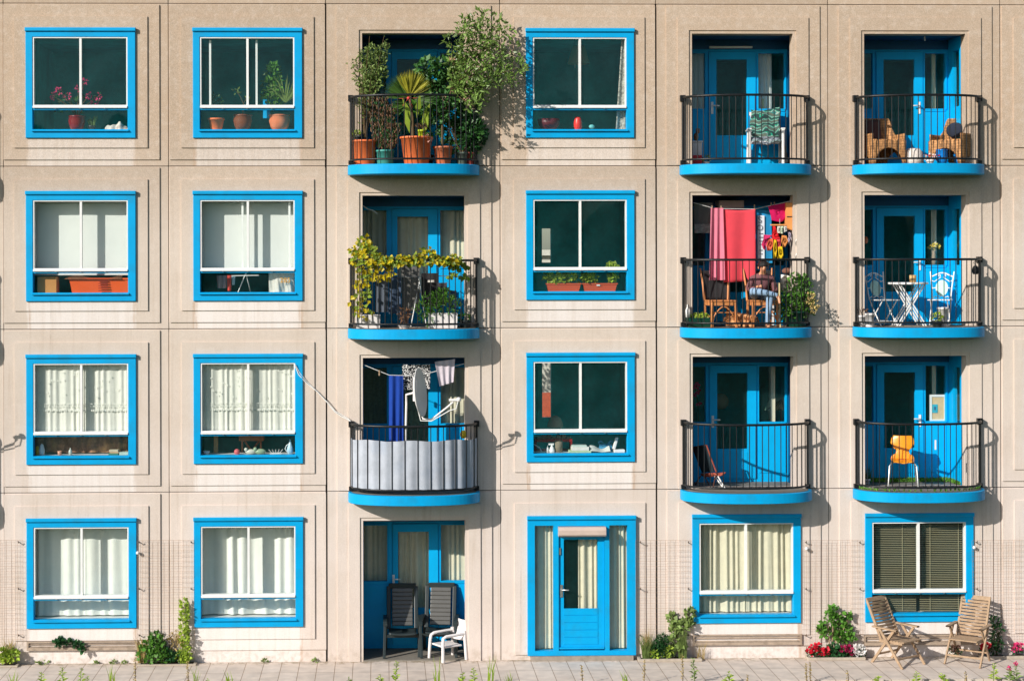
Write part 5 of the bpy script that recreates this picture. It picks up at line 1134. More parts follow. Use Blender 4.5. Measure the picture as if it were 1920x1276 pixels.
small = [([(1449, 424), (1453, 424), (1456, 436), (1460, 440), (1462, 447), (1452, 450), (1446, 444), (1448, 436)], S(222, 34, 40), 'red shirt', 'red top at the middle of the small-clothes hanger'),
 ([(1458, 424), (1462, 424), (1462, 437), (1457, 437)], S(210, 204, 190), 'sock', 'cream sock beside the red top'), ([(1464, 424), (1468, 424), (1467, 438), (1463, 438)], S(190, 204, 176), 'sock', 'pale green sock on the small-clothes hanger'),
 ([(1470, 424), (1474, 424), (1475, 433), (1470, 436)], S(206, 200, 196), 'sock', 'white sock at the outer end of small-clothes hanger'),
 ([(1432, 440), (1446, 441), (1440, 448), (1436, 460), (1434, 469), (1430, 466), (1428, 458), (1431, 449)], S(196, 40, 96), 'top', 'raspberry top hanging before the lettered beach towel'),
 ([(1440, 446), (1449, 447), (1448, 462), (1446, 470), (1438, 470), (1436, 460)], S(232, 106, 76), 'shirt', 'orange baby shirt among the small clothes'),
 ([(1451, 449), (1455, 450), (1456, 470), (1455, 484), (1450, 485), (1449, 468)], S(222, 182, 30), 'trousers', 'yellow trouser leg hanging at the inner side'),
 ([(1459, 462), (1466, 462), (1468, 478), (1465, 487), (1457, 485), (1459, 474)], S(226, 190, 24), 'trousers', 'bright yellow trouser leg hanging lowest of all'),
 ([(1455, 446), (1462, 446), (1463, 462), (1459, 468), (1455, 466)], S(232, 84, 90), 'shirt', 'salmon shirt between the two yellow trouser legs'),
 ([(1466, 441), (1474, 442), (1477, 452), (1472, 464), (1467, 462), (1464, 452)], S(216, 140, 76), 'shirt', 'tan orange shirt at the outer side of small clothes'),
 ([(1477, 433), (1482, 437), (1482, 446), (1478, 458), (1476, 450), (1479, 442)], S(196, 180, 200), 'cloth', 'pale lilac cloth hanging below the wall cabinet')]
for i, (pts, col, cat, lb) in enumerate(small): poly_cloth(pts, .02-.012*(i % 4), mat('garment_%d' % i, col, .9, .1, 8, trans=.15), 'hanging_'+{'top': 'blouse'}.get(cat.split()[-1], cat.split()[-1]), lb, cat, .05)
def beech_chair(label, loc, rz):
    t = thing('dining_chair', (0, 0, 0), label, 'chair', 'bent beech chairs on the balcony'); o = lambda x, y, z: Vector((x, y, z)); m = 'beech'; w = .23
    MB().box(-w, w, -.23, .21, .43, .46).build('seat', m, t, bevel=.015)
    MB().box(-w+.012, w-.012, -.215, .195, .37, .4295).build('apron', m, t)
    for s_ in (-1, 1):
        MB().tube([o(s_*.21, .19, .44), o(s_*.225, .22, .7), o(s_*.25, .30, 1.0)], [.02, .018, .013], 8).build('back_post', m, t)
        MB().bar(o(s_*.205, -.2, .429), o(s_*.215, -.22, 0), .038, .038, (0, 1, 0)).build('leg', m, t, bevel=.006); MB().bar(o(s_*.2, .18, .429), o(s_*.205, .23, 0), .036, .036, (0, 1, 0)).build('leg', m, t, bevel=.006)
    MB().tube([o(-.19, -.205, .12), *[o(-.17+.34*i/8, -.21, .20+.15*math.sin(math.pi*i/8)) for i in range(9)], o(.19, -.205, .12)], .012, 6).build('brace', m, t)
    mb = MB(); mb.grid(lambda u, v: o(-.225+.45*u, .205+.09*v+.03*math.sin(u*3.14)+.006*math.sin(u*30), .46+.50*v-.05*math.sin(u*3.14)*(1-v)*0), 16, 8); mb.build('back_panel', mat('black_weave', S(44, 42, 44), .9, .2, 10), t, solid=.01)
    MB().tube([o(-.2, -.2, .25), o(.2, -.2, .25)], .01, 6).build('stretcher', m, t); MB().tube([o(-.205, -.2, .18), o(-.2, .2, .18)], .01, 6).build('stretcher', m, t); MB().tube([o(.205, -.2, .18), o(.2, .2, .18)], .01, 6).build('stretcher', m, t)
    t.location = loc; t.rotation_euler = (0, 0, rz); return t
bc = beech_chair('bent beech chair with black back standing empty beside the dog', at(1350, -.10, F2), .14)
CH = at(1429, -.12, F2); dup(bc, CH, .04, 'bent beech chair that the man sits on')
# plant pots of this balcony
t = potted('potted_plant', at(1492, -.1, F2).x, -.12, F2, .20, .165, .27, mat('dark_green_pot', S(16, 64, 50), .4, .1, 5), 'big leafy shrub in a dark green tub at the end of the balcony')
lf = MB(); bush(lf, ((1475, 560, 1), (1490, 545, 1), (1505, 540, 1), (1480, 580, 1), (1500, 570, 1.1), (1512, 560, .9), (1470, 585, .7), (1515, 580, .8), (1490, 528, .8), (1507, 525, .6), (1495, 590, .9)), 70, .08, .045, -.2, .15); lf.build('foliage', 'leaf', t)
st = MB(); fl = MB()
for px, py in ((1520, 565), (1524, 580), (1518, 555), (1528, 572)): 
    q = U(px, py, -.4); st.tube([at(1500, -.15, F2+.5), q], .005, 5); leaf_ball(fl, q, .06, .05, .06, 22, .05, .03)
st.build('stem', 'stem', t); fl.build('dry_foliage', 'straw', t)
q = at(1463, -.35, F2); MB().tube([q, q+Vector((-.0, .05, .55)), q+Vector((0, .05, .75))], .016, 8).build('garden_cane', mat('bamboo', S(206, 186, 136), .6), label='pale bamboo cane standing between the man and the shrub', cat='cane')
t = thing('planter_trough', at(1309, -.1, F2), 'low dark green trough with bright green shoots', 'planter'); a, b = at(1287, -.1, F2).x, at(1336, -.1, F2).x
MB().rings([[(a+.03, -.2, F2), (b-.03, -.2, F2), (b-.03, .02, F2), (a+.03, .02, F2)], [(a, -.23, F2+.16), (b, -.23, F2+.16), (b, .05, F2+.16), (a, .05, F2+.16)]], True).build('trough', MATS['dark_green_pot'], t); mb = MB(); bush(mb, ((1302, 596, .6), (1310, 594, .6), (1318, 594, .6), (1326, 596, .6)), 50, .06, .035, -.1, .08); mb.build('foliage', 'leafl', t)
q = at(1290, -.3, F2); t = thing('watering_bottle', q, 'white plastic bottle standing on end of the green trough', 'bottle'); MB().lathe(at(1290, -.1, F2+.165), [(.001, 0), (.04, 0), (.045, .12), (.02, .18), (.018, .22), (.001, .22)], 14).build('body', 'white', t)
y = .5; q = at(1475, y, F2); t = thing('side_table', q, 'cluttered small white table behind the man and the shrub', 'table'); zz = F2+.72
MB().box(q.x-.22, q.x+.2, y-.15, y+.2, zz, zz+.025).build('tabletop', 'white', t)
for sx in (-.2, .18):
    for sy in (-.13, .18): MB().bar((q.x+sx, y+sy, F2), (q.x+sx, y+sy, zz-.001), .03, .03, (0, 1, 0)).build('leg', 'white', t)
poly_cloth([(1463, 522), (1472, 515), (1480, 518), (1488, 524), (1486, 540), (1478, 548), (1466, 545), (1461, 535)], .3, mat('cream_cloth', (.68, .62, .52), .9, .2, 8), 'cloth_bundle', 'bundle of cream cloth on the table behind the shrub', 'cloth', .12)
MB().ball(U(1476, 508, .45), .085, 14, 8, 1.1, 1, .7).build('woollen_hat', mat('brown_wool_hat', S(126, 84, 68), .95, .4, 20, bump=.5), label='brown woollen hat lying on the cluttered white table', cat='hat')
MB().lathe(U(1467, 520, .32), [(.001, -.02), (.035, -.02), (.04, .05), (.001, .05)], 14).build('mug', 'white', label='white mug beside the brown woollen hat', cat='mug')
for k, ph in enumerate((0, 1.4)):
    MB().tube([U(1494+8.5*k+2.6*math.sin(i*.85+ph), 434+i*3.7, -.03) for i in range(18)], .006, 6).build('plant_spiral', 'steel', label=('wavy wire plant support on the wall, nearer the washing', 'wavy wire plant support on the wall, nearer the panel joint')[k], cat='plant support')

# ------------------------------------------------------------------ fifth column, third
t = thing('camp_chair', at(1325, .35, F3), 'brown folding camp chair with white front legs in the shade', 'chair'); o_ = at(1325, .35, F3); br = mat('rust_canvas', S(150, 74, 56), .8, .15, 9); fr_ = mat('dark_tube', S(80, 50, 42), .5)
P = lambda px, py, yy: U(px, py, yy)
MB().grid(lambda u, v: P(1313+27*u+10*v*0, 0, 0)*0+P(1297, 838, .5).lerp(P(1325, 836, .15), u).lerp(P(1316, 886, .5).lerp(P(1340, 884, .15), u), v)+Vector((0, .03*math.sin(u*3.14), 0)), 8, 6).build('back_canvas', mat('dark_canvas', S(36, 52, 60), .9), t)
MB().tube([P(1325, 834, .12), P(1333, 858, .12), P(1343, 884, .1)], .013, 7).build('frame', br, t); MB().tube([P(1297, 838, .5), P(1325, 834, .12)], .012, 6).build('frame', fr_, t)
MB().grid(lambda u, v: P(1313, 887, .5).lerp(P(1340, 886, .1), u).lerp(P(1330, 888, .4).lerp(P(1361, 885, -.05), u), v)+Vector((0, 0, -.05*math.sin(v*3.14))), 8, 8).build('seat', br, t, solid=.02)
for a, b in (((1346, 892, -.0), (1360, 917, -.05)), ((1340, 892, .15), (1356, 912, .1))): MB().tube([P(*a), at(b[0], b[2], F3)], .013, 7).build('leg', 'white', t)
for a, b in (((1343, 886, .1), (1337, .15)), ((1316, 888, .5), (1303, .5)), ((1318, 886, .5), (1330, .45))): MB().tube([P(*a), at(b[0], b[1], F3)], .012, 6).build('leg', fr_, t)
y = D+.4; t = thing('music_stand', U(1462, 770, y), 'green metal music stand inside the window above camp chair', 'music stand'); gm = mat('green_metal', S(110, 140, 120), .5, .1, 5)
pts = [(1434, 769), (1443, 745), (1481, 746), (1470, 768)]; Q = [U(px, py, y+.02*i) for i, (px, py) in enumerate(pts)]; MB().add([q for q in Q]+[q+Vector((0, .012, 0)) for q in Q], [(0, 1, 2, 3), (7, 6, 5, 4), (0, 4, 5, 1), (1, 5, 6, 2), (2, 6, 7, 3), (3, 7, 4, 0)]).build('desk', gm, t)
c_ = U(1465, 748, y-.02)
for px, py in ((1437, 769), (1448, 769), (1460, 768), (1470, 768)): MB().tube([c_, U(px, py, y-.02)], .008, 5).build('rib', 'plastic', t)
MB().tube([U(1464, 766, y+.03), U(1465, 800, y+.03)], .012, 6).build('pole', 'plastic', t)
q = U(1351, 752, D+1.0); mb = MB(); mb.ball(q, .15, 18, 10); mb.build('globe_lamp', mat('paper_globe', S(150, 146, 120), .8), label='round paper lamp glimpsed behind the glass of the door', cat='lamp')
t = thing('orchid', U(1308, 785, D+.3), 'pink orchid standing inside the shaded narrow window', 'plant'); MB().tube([U(1310, 790, D+.3), U(1308, 750, D+.3), U(1303, 725, D+.3)], .007, 5).build('stem', 'leafd', t); mb = MB()
for px, py in ((1305, 728), (1309, 733), (1302, 738), (1310, 756), (1307, 722)): [mb.leaf(U(px, py, D+.28), rv(), Vector((0, -1, 0))+rv()*.4, .07, .06) for _ in range(7)]
mb.build('blossom', 'pink', t)
q0, q1 = U(1479, 767, D+.3), U(1484, 790, D+.3); MB().box(q0.x, q1.x+.05, D+.25, D+.4, q1.z, q0.z).build('orange_box', MATS['orange_wood'], label='orange wooden box inside the window behind music stand', cat='box')

# ------------------------------------------------------------------ sixth column, top: wicker armchairs
def wicker_chair(label, loc, rz):
    t = thing('wicker_armchair', (0, 0, 0), label, 'armchair', 'wicker armchairs'); m = 'wicker'
    def plan(u):        # u 0..1 round from the front edge of one arm, round the back, to the other
        a = math.pi*(-.12+1.24*u); k = .85
        return Vector((-.30*math.copysign(abs(math.cos(a))**k, math.cos(a)), -.02+.30*math.sin(a)-(.16 if math.sin(a) < .1 else .0)*abs(math.cos(a)), 0))
    def top(u): q = min(u, 1-u); s = max(0, min(1, (q-.20)/.12)); s = s*s*(3-2*s); return .54+.30*s
    def bot(u): return .02+.22*max(0, math.cos((u-.22)*9.5))**1.0*(.1 < u < .34)+.22*max(0, math.cos((u-.78)*9.5))*(.66 < u < .9)
    MB().grid(lambda u, v: plan(u)*(1+.10*v*(top(u) > .6))+Vector((0, .05*v*(top(u) > .6), bot(u)+(top(u)-bot(u))*v)), 72, 12).build('shell', m, t, solid=.028)
    def arch(u): x = (u-.5)*2; return .02+.27*math.sqrt(max(0, 1-(x/.8)**2)) if abs(x) < .8 else .02
    MB().grid(lambda u, v: Vector((-.30+.60*u, -.30-.0*v, arch(u)+(.42-arch(u))*v)), 40, 6).build('front_apron', m, t, solid=.028)
    MB().box(-.285, .285, -.30, .24, .40, .44).build('seat', m, t, bevel=.015)
    h = MB(); h.tube([Vector((.085*math.cos(a), .335, .80+.028*math.sin(a))) for a in [i*math.pi/8 for i in range(17)]], .011, 6); h.build('handle_rim', m, t)
    g = MB(); g.add([Vector((.078*math.cos(i*math.pi/8), .298, .80+.022*math.sin(i*math.pi/8))) for i in range(16)], [tuple(range(16))]); g.build('hand_hole', mat('hole_dark', (.01, .01, .012), .9), t)
    t.location = loc; t.rotation_euler = (0, 0, rz); return t
wc = wicker_chair('wicker armchair turned towards the blue door side with a towel on it', at(1654, .16, F1), .12)
dup(wc, at(1787, .16, F1), -.78, 'wicker armchair on the sunny side with dark cushion')
q = at(1652, .3, F1+.45); M4 = Matrix.Translation(at(1654, .16, F1)) @ Matrix.Rotation(.12, 4, 'Z')
mb = MB(); mb.grid(lambda u, v: Vector((-.24+.3*u, .19+.06*v-.03*math.sin(u*7), .46+.34*v)), 10, 8); mb.v = [M4 @ v for v in mb.v]; mb.build('dark_towel', mat('brown_towel', S(92, 64, 60), .95, .2, 9), label='dark brown towel over the back of shaded wicker armchair', cat='towel', solid=.02)
M4 = Matrix.Translation(at(1787, .16, F1)) @ Matrix.Rotation(-.78, 4, 'Z'); mb = MB(); mb.ball((0, 0, 0), .17, 14, 8, 1, .35, .8); mb.v = [M4 @ (v+Vector((-.02, .12, .62))) for v in mb.v]; mb.build('cushion', mat('navy_cushion', S(36, 44, 60), .95, .15, 9), label='dark cushion leaning in the sunny wicker armchair', cat='cushion')
MB().lathe(at(1713, .0, F1), [(.001, 0), (.16, 0), (.165, .1), (.15, .22), (.10, .285), (.001, .29)], 22).build('pouf', mat('white_wicker', (.66, .60, .54), .85, .15, 26, bump=.6), label='white woven pouf between the two wicker armchairs', cat='pouf')
for px, y_, lb in ((1766, -.15, 'bright blue glazed pot under the arch of wicker armchair'), (1799, .02, 'bright blue glazed pot beside the end of the railing')):
    MB().lathe(at(px, y_, F1), round_prof(.10, .26), 20).build('glazed_pot', mat('cobalt_glaze', S(16, 120, 200), .25, .1, 6), label=lb, cat='pot')
t = potted('potted_plant', at(1744, -.25, F1).x, -.25, F1, .06, .05, .08, 'wplastic', 'tiny white and red flowers beside the woven pouf'); leaf_ball(MB(), at(1744, -.25, F1+.12), .09, .06, .05, 40, .05, .04).build('blossom', 'wpet', t)
mb = MB(); [leaf_ball(mb, at(px, -.25, F1+.12), .03, .03, .03, 10, .04, .03) for px in (1740, 1752, 1756)]; mb.build('blossom', 'red', t)
MB().tube([U(1734, 66, .3), U(1734, 77, .3)], [.008, .012], 6).build('ceiling_hook', 'white', label='white hook hanging under the ceiling above wicker chairs', cat='hook')

# ------------------------------------------------------------------ sixth column, second: bistro set
bw = 'white'
def bistro_chair(label, loc, rz):
    t = thing('bistro_chair', (0, 0, 0), label, 'chair', 'white bistro chairs'); o = lambda x, y, z: Vector((x, y, z)); B = lambda x, s: o(x, .20+.12*s, .44+.48*s)
    for s_ in (-1, 1):
        MB().tube([o(s_*.16, -.17, 0), o(s_*.16, .05, .26), B(s_*.155, .05), B(s_*.165, .4), B(s_*.20, 1.02)], .0115, 7).build('back_post', bw, t)
        MB().tube([o(s_*.14, .22, 0), o(s_*.14, .0, .25), o(s_*.14, -.18, .435)], .0105, 7).build('leg', bw, t)
    for yy, zz in ((-.10, .085), (.14, .09)): MB().tube([o(-.16, yy, zz), o(.16, yy, zz)], .008, 6).build('stretcher', bw, t)
    mb = MB(); [mb.box(-.19, .19, -.2+.055*i, -.158+.055*i, .44, .455) for i in range(7)]; mb.build('seat', bw, t)
    mb = MB(); mb.tube([B(-.19+.38*i/12, .84+.14*math.sin(math.pi*i/12)**1.5) for i in range(13)], .012, 7); mb.build('top_rail', bw, t)
    for s_ in (-1, 1):
        mb = MB(); mb.tube([B(s_*.175, .70), B(s_*.13, .66), B(s_*.09, .72), B(s_*.02, .82)], .008, 6); mb.build('scroll', bw, t); mb = MB(); mb.tube([B(s_*.16, .06), B(s_*.10, .13), B(s_*.05, .09), B(0, .16)], .008, 6); mb.build('scroll', bw, t); MB().tube([B(s_*.165, .42), B(s_*.10, .44)], .009, 6).build('stud', bw, t)
        MB().tube([B(s_*(.045+.018*math.cos(a)), .88+.035*math.sin(a)) for a in [i*.7 for i in range(10)]], .006, 5).build('scroll', bw, t)
    n = 20; F = [B(.105*math.cos(2*math.pi*i/n), .43+.29*math.sin(2*math.pi*i/n)) for i in range(n)]
    MB().add(F, [tuple(range(n))]).build('back_medallion', mat('pale_mosaic', S(176, 214, 206), .5, .12, 22), t, solid=.012)
    t.location = loc; t.rotation_euler = (0, 0, rz); return t
bch = bistro_chair('white bistro chair turned to the table in the shade', at(1657, .16, F2), .30)
dup(bch, at(1763, .15, F2), -.42, 'white bistro chair on the sunlit side of the table')
q = at(1706, .08, F2); t = thing('bistro_table', q, 'white folding bistro table with crossed legs', 'table'); yt = .08; zt = F2+.715
MB().lathe((q.x, yt+.1, zt), [(.001, 0), (.335, 0), (.34, .01), (.34, .03), (.33, .035), (.001, .035)], 36).build('tabletop', bw, t)
for yy in (-.10, .22):
    for s_ in (-1, 1):
        for dx in (-.022, .022): MB().bar((q.x+s_*.21+dx, yt+yy+.01*s_, zt-.002), (q.x-s_*.23+dx, yt+yy+.01*s_, F2), .02, .016, (0, 1, 0)).build('leg', bw, t)
MB().lathe(at(1711.5, -.05, zt+.036), [(.001, 0), (.055, 0), (.058, .125), (.052, .125), (.05, .03)], 18).build('candle_holder', mat('tan_holder', S(206, 166, 110), .6), label='tan candle pot standing on the white bistro table', cat='candle pot')
t = thing('lantern', U(1826, 505, -.28), 'black wire lantern hanging from the railing end', 'lantern'); p = U(1829, 503, -.30); MB().lathe(p+Vector((0, 0, -.1)), [(.04, 0), (.07, .05), (.05, .12), (.02, .15)], 10).build('body', 'black', t); MB().tube([p+Vector((0, 0, .05)), p+Vector((-.03, 0, .1)), p+Vector((.0, 0, .13))], .006, 5).build('handle', 'black', t); MB().lathe(p+Vector((0, 0, -.07)), [(.001, 0), (.025, 0), (.025, .07), (.001, .07)], 10).build('candle', 'white', t)
for px, y_, h, m_, fm, lb in ((1616, -.02, .19, 'wplastic', 'red', 'reddish plant in a square white pot at the railing end'), (1631, -.28, .23, 'wplastic', None, 'tall empty white pot beside the reddish plant'), (1757, -.42, .11, 'plastic', 'leafl', 'black bowl of mixed plants before the sunlit bistro chair'), (1768, -.30, .33, 'wplastic', None, 'white painted jug behind the black plant bowl')):
    t = potted('potted_plant' if fm else 'pot', at(px, y_, F2).x, y_, F2, .075 if px < 1750 else .09, .07, h, m_, lb); 
    if not fm: t['category'] = 'pot'
    if fm: leaf_ball(MB(), at(px, y_, F2+h+.05), .09, .07, .07, 60, .06, .035).build('foliage', fm if fm != 'red' else 'heather', t)
t = thing('flower_vase', U(1751, 500, D+.12), 'slim vase with yellow flowers standing inside the window', 'vase'); q = U(1751, 494, D+.12); MB().lathe(q+Vector((0, 0, -.02)), [(.001, 0), (.04, 0), (.045, .1), (.03, .2), (.035, .25)], 14).build('body', mat('grey_vase', S(150, 130, 110), .5), t); mb = MB(); [leaf_ball(mb, U(px, py, D+.12), .05, .04, .03, 14, .05, .035, up=.2) for px, py in ((1747, 463), (1756, 463), (1752, 460))]; mb.build('blossom', mat('petal_yellow', S(230, 206, 90), .6, trans=.2), t)
t = thing('wall_ornament', U(1623, 450, .5), 'small clay ornament on the shaded jamb above bistro chair', 'ornament'); MB().ball(U(1623.5, 450, .5), .05, 10, 6, .8, .6, 1.3).build('body', 'terra', t)
# ------------------------------------------------------------------ sixth column, third: orange chair
def shell_chair(loc, rz):
    t = thing('shell_chair', (0, 0, 0), 'orange moulded plywood chair with steel tube legs', 'chair'); o = lambda x, y, z: Vector((x, y, z)); om = mat('orange_ply', S(240, 150, 24), .35, .06, 4, spec=.5)
    def w_(s): # half-width up the back
        K = ((0, .20), (.12, .185), (.25, .115), (.36, .105), (.5, .155), (.68, .20), (.85, .19), (1, .155))
        for (a, b), (c, d) in zip(K, K[1:]):
            if s <= c: f = (s-a)/(c-a); f = f*f*(3-2*f); return b+(d-b)*f
        return .155
    MB().grid(lambda u, v: o((u*2-1)*w_(v), .20+.10*v-.05*math.cos((u-.5)*2.6)*v+.02, .45+.40*v), 14, 28).build('backrest', om, t, solid=.014)
    MB().grid(lambda u, v: o((u*2-1)*(.20-.03*(1-v)**3), -.22+.44*v, .445+.012*math.cos(u*6.28)+.02*(v-.5)**2-.05*max(0, .15-v)*2), 14, 14).build('seat', om, t, solid=.014)
    for s_ in (-1, 1):
        MB().tube([o(s_*.13, -.1, .425), o(s_*.19, -.16, .42), o(s_*.225, -.19, .37), o(s_*.25, -.22, 0)], .012, 8).build('leg', 'steel', t)
        MB().tube([o(s_*.13, .1, .425), o(s_*.18, .14, .42), o(s_*.20, .17, .37), o(s_*.235, .25, 0)], .012, 8).build('leg', 'steel', t)
    t.location = loc; t.rotation_euler = (0, 0, rz); return t
shell_chair(at(1693, .12, F3), -.27)
t = thing('picture_frame', U(1760, 765, .86), 'framed pin board leaning in the window with turquoise note', 'picture frame'); a, b, zz0, zz1 = X(1743.5, .95, 760), X(1775, .95, 760), Z(790, .95, 1760), Z(739.5, .95, 1760)
y = D+.06; MB().rects([(a, b, zz0, zz1, y+.03), (a, b, zz0, zz1, y), (a+.04, b-.04, zz0+.04, zz1-.04, y), (a+.04, b-.04, zz0+.04, zz1-.04, y+.03)]).build('frame', 'white', t); MB().box(a+.04, b-.04, y+.012, y+.025, zz0+.04, zz1-.04).build('board', mat('cork_board', S(214, 184, 140), .9, .08, 14), t)
p = U(1753.5, 765, y); MB().box(p.x-.05, p.x+.045, y+.004, y+.010, p.z-.08, p.z+.07).build('note', mat('turquoise_note', S(50, 170, 190), .8), t); MB().box(p.x-.02, p.x+.015, y+.001, y+.0035, p.z-.03, p.z+.03).build('mark', mat('note_navy', S(30, 100, 140), .8), t)
mb = MB(); cx6 = X(1718); pl = arc(*SLAB); zz = F3+.004
for _ in range(2600):
    u = rnd.random(); e = rnd.random(); 
    if e < .55: x = X(1625, D)+(X(1775, D)-X(1625, D))*u; yy = D-.03-rnd.random()**2*.22
    elif e < .8: x = X(1806, .4)-rnd.random()*.16; yy = .25+rnd.random()*.6
    else:
        if rnd.random() < .6: continue
        k = int(u*36); x = cx6+pl[k][0]*(.90+.03*rnd.random()); yy = pl[k][1]*.86
    mb.leaf((x, yy, zz), Vector((rnd.uniform(-.5, .5), rnd.uniform(-.5, .5), 1)), rv(), rnd.uniform(.04, .085), .012)
mb.build('artificial_turf', mat('turf', S(96, 150, 50), .7, .2, 6, island=.35), label='green artificial grass lining the orange chair balcony', cat='turf', kind='stuff')
t = potted('potted_plant', at(1626, .5, F3).x, .5, F3, .05, .04, .09, 'wplastic', 'small dark plant in the corner behind the orange chair'); blades(MB(), at(1626, .5, F3+.08), 30, .26, .08, .012).build('foliage', 'leafd', t)
q = at(1754, -.66, F3+.88); MB().bar(q, q+Vector((0, 0, -.16)), .025, .012, (0, 1, 0)).build('baluster_tag', 'white', label='white strip taped to a baluster above the orange chair', cat='tape')
# ================================================================== the man and the dog
def skin_body(name, verts, edges, parent, mats, zones, sub=2):
    """one continuous figure grown round a skeleton; faces take the material of the bone they lie on"""
    me = bpy.data.meshes.new(name); off = WORLD[parent.name]; me.from_pydata([v[0] for v in verts], edges, [])
    o = bpy.data.objects.new(name+'_skeleton', me); COL.objects.link(o)
    sk = o.modifiers.new('skin', 'SKIN'); sk.use_smooth_shade = True; sk.branch_smoothing = .3
    for i, v in enumerate(verts): me.skin_vertices[0].data[i].radius = (v[1], v[2] if len(v) > 2 else v[1]); me.skin_vertices[0].data[i].use_root = (i == 0)
    s = o.modifiers.new('sub', 'SUBSURF'); s.levels = sub; s.render_levels = sub
    dg = bpy.context.evaluated_depsgraph_get(); dg.update(); out = bpy.data.meshes.new_from_object(o.evaluated_get(dg)); bpy.data.objects.remove(o)
    out.name = name; b = bpy.data.objects.new(name, out); COL.objects.link(b); b.parent = parent; out.materials.clear()
    for m in mats: out.materials.append(m)
    P = [Vector(v[0]) for v in verts]
    def dist(p, i, j):
        a, c = P[i], P[j]; d = c-a; t = max(0, min(1, (p-a).dot(d)/max(d.length_squared, 1e-9))); return (p-a-d*t).length/(.5*(verts[i][1]+verts[j][1]))
    for f in out.polygons:
        k = min(range(len(edges)), key=lambda e: dist(f.center, *edges[e])); f.material_index = zones[k]; f.use_smooth = True
    return b
pm_loc = CH.copy()
man = thing('person', (0, 0, 0), 'man in plum sweater and pale jeans reading a phone cross-legged on chair', 'person')
SK, SW, JE = mat('skin_tan', S(214, 152, 114), .5, .06, 9, bump=.1), mat('plum_sweater', S(122, 80, 84), .9, .10, 10, bump=.4, bscale=180), mat('pale_jeans', S(138, 166, 194), .9, .12, 8, bump=.3, bscale=200)
V = []; E = []; Zn = []
def v(x, y, z, r, r2=None): V.append(((x, y, z), r, r2 or r)); return len(V)-1
def e(i, j, zone): E.append((i, j)); Zn.append(zone); return j
pel = v(0, .06, .535, .135, .12); bel = e(pel, v(0, .05, .63, .135, .115), 1); che = e(bel, v(0, .01, .75, .155, .12), 1); sho = e(che, v(0, -.0, .845, .12, .095), 1)
nk = e(sho, v(.0, -.035, .915, .052), 0); hb = e(nk, v(.003, -.085, .955, .056, .06), 0); hm = e(hb, v(.006, -.088, 1.025, .078, .09), 0); ht = e(hm, v(.006, -.06, 1.085, .066, .075), 0)
ns = e(hm, v(.006, -.182, .998, .014), 0)
def hand(w, d, zone_parent, curl, side):
    """palm, four unequal fingers and a thumb rooted on the palm's side"""
    d = Vector(d).normalized(); pw = Vector(V[w][0]); pal = e(w, v(*(pw+d*.055), .027, .02), 0); pk = e(pal, v(*(pw+d*.085), .026, .016), 0)
    sd = d.cross(Vector(curl)).normalized(); c = Vector(curl).normalized()
    for i, L in enumerate((.058, .068, .063, .048)):
        b = pw+d*.09+sd*(-.024+.016*i)
        a = e(pk, v(*(b+d*.008), .0088), 0); m_ = e(a, v(*(b+d*L*.55+c*.008), .0085), 0); e(m_, v(*(b+d*L*.8+c*.032), .0075), 0)
    b = pw+d*.035+sd*side*.028; a = e(pal, v(*(b+d*.01), .011), 0); m_ = e(a, v(*(b+d*.04+sd*side*.012+c*.012), .0095), 0); e(m_, v(*(b+d*.062+c*.03), .008), 0)
# arms
s1 = e(sho, v(-.165, .01, .825, .068), 1); e1 = e(s1, v(-.245, -.02, .63, .052), 1); w1 = e(e1, v(-.165, -.19, .665, .034), 1); hand(w1, (.55, -.5, .30), 1, (.5, .2, -.8), 1)
s2 = e(sho, v(.165, .01, .825, .068), 1); e2 = e(s2, v(.235, -.03, .60, .052), 1); w2 = e(e2, v(.115, -.22, .585, .034), 1); hand(w2, (-.8, -.4, .05), 1, (-.2, .2, .8), -1)
# legs: the near one upright, the other laid across it
h1 = e(pel, v(.085, .03, .52, .105), 2); k1 = e(h1, v(.05, -.37, .535, .066), 2); c1 = e(k1, v(.035, -.385, .36, .060), 2); a1 = e(c1, v(.01, -.36, .085, .044), 2); hl1 = e(a1, v(.01, -.36, .045, .034), 0); t1 = e(hl1, v(.0, -.46, .032, .034, .026), 0); e(t1, v(-.005, -.53, .028, .028, .02), 0)
h2 = e(pel, v(-.09, .03, .525, .105), 2); k2 = e(h2, v(-.245, -.33, .615, .068), 2); c2 = e(k2, v(-.10, -.40, .60, .062), 2); a2 = e(c2, v(.13, -.43, .555, .042), 2); hl2 = e(a2, v(.165, -.43, .545, .034), 0); t2 = e(hl2, v(.19, -.47, .47, .034, .028), 0); e(t2, v(.195, -.49, .40, .028, .022), 0)
skin_body('body', V, E, man, [SK, SW, JE], Zn, 2)
hair = mat('black_hair', (.012, .010, .009), .55, .3, 40, bump=.6, bscale=120)
mb = MB(); n = 22; m_ = 12
vs = []
for i in range(m_+1):
    for j in range(n):
        a = 2*math.pi*j/n; ph = math.pi*i/m_*.60; front = max(0, -math.sin(a)); ph *= 1-.30*front
        r = 1.0+.05*math.sin(a*9+i)*.4+.03*math.sin(a*5-i*2); p = Vector((math.sin(ph)*math.cos(a)*.088*r, math.sin(ph)*math.sin(a)*.104*r, math.cos(ph)*.092*r))
        vs.append(Matrix.Rotation(R(20), 3, 'X') @ p+Vector((.006, -.068, 1.045)))
mb.add(vs, [(i*n+j, i*n+(j+1) % n, (i+1)*n+(j+1) % n, (i+1)*n+j) for i in range(m_) for j in range(n)], True); mb.build('hair', hair, man, solid=.012)
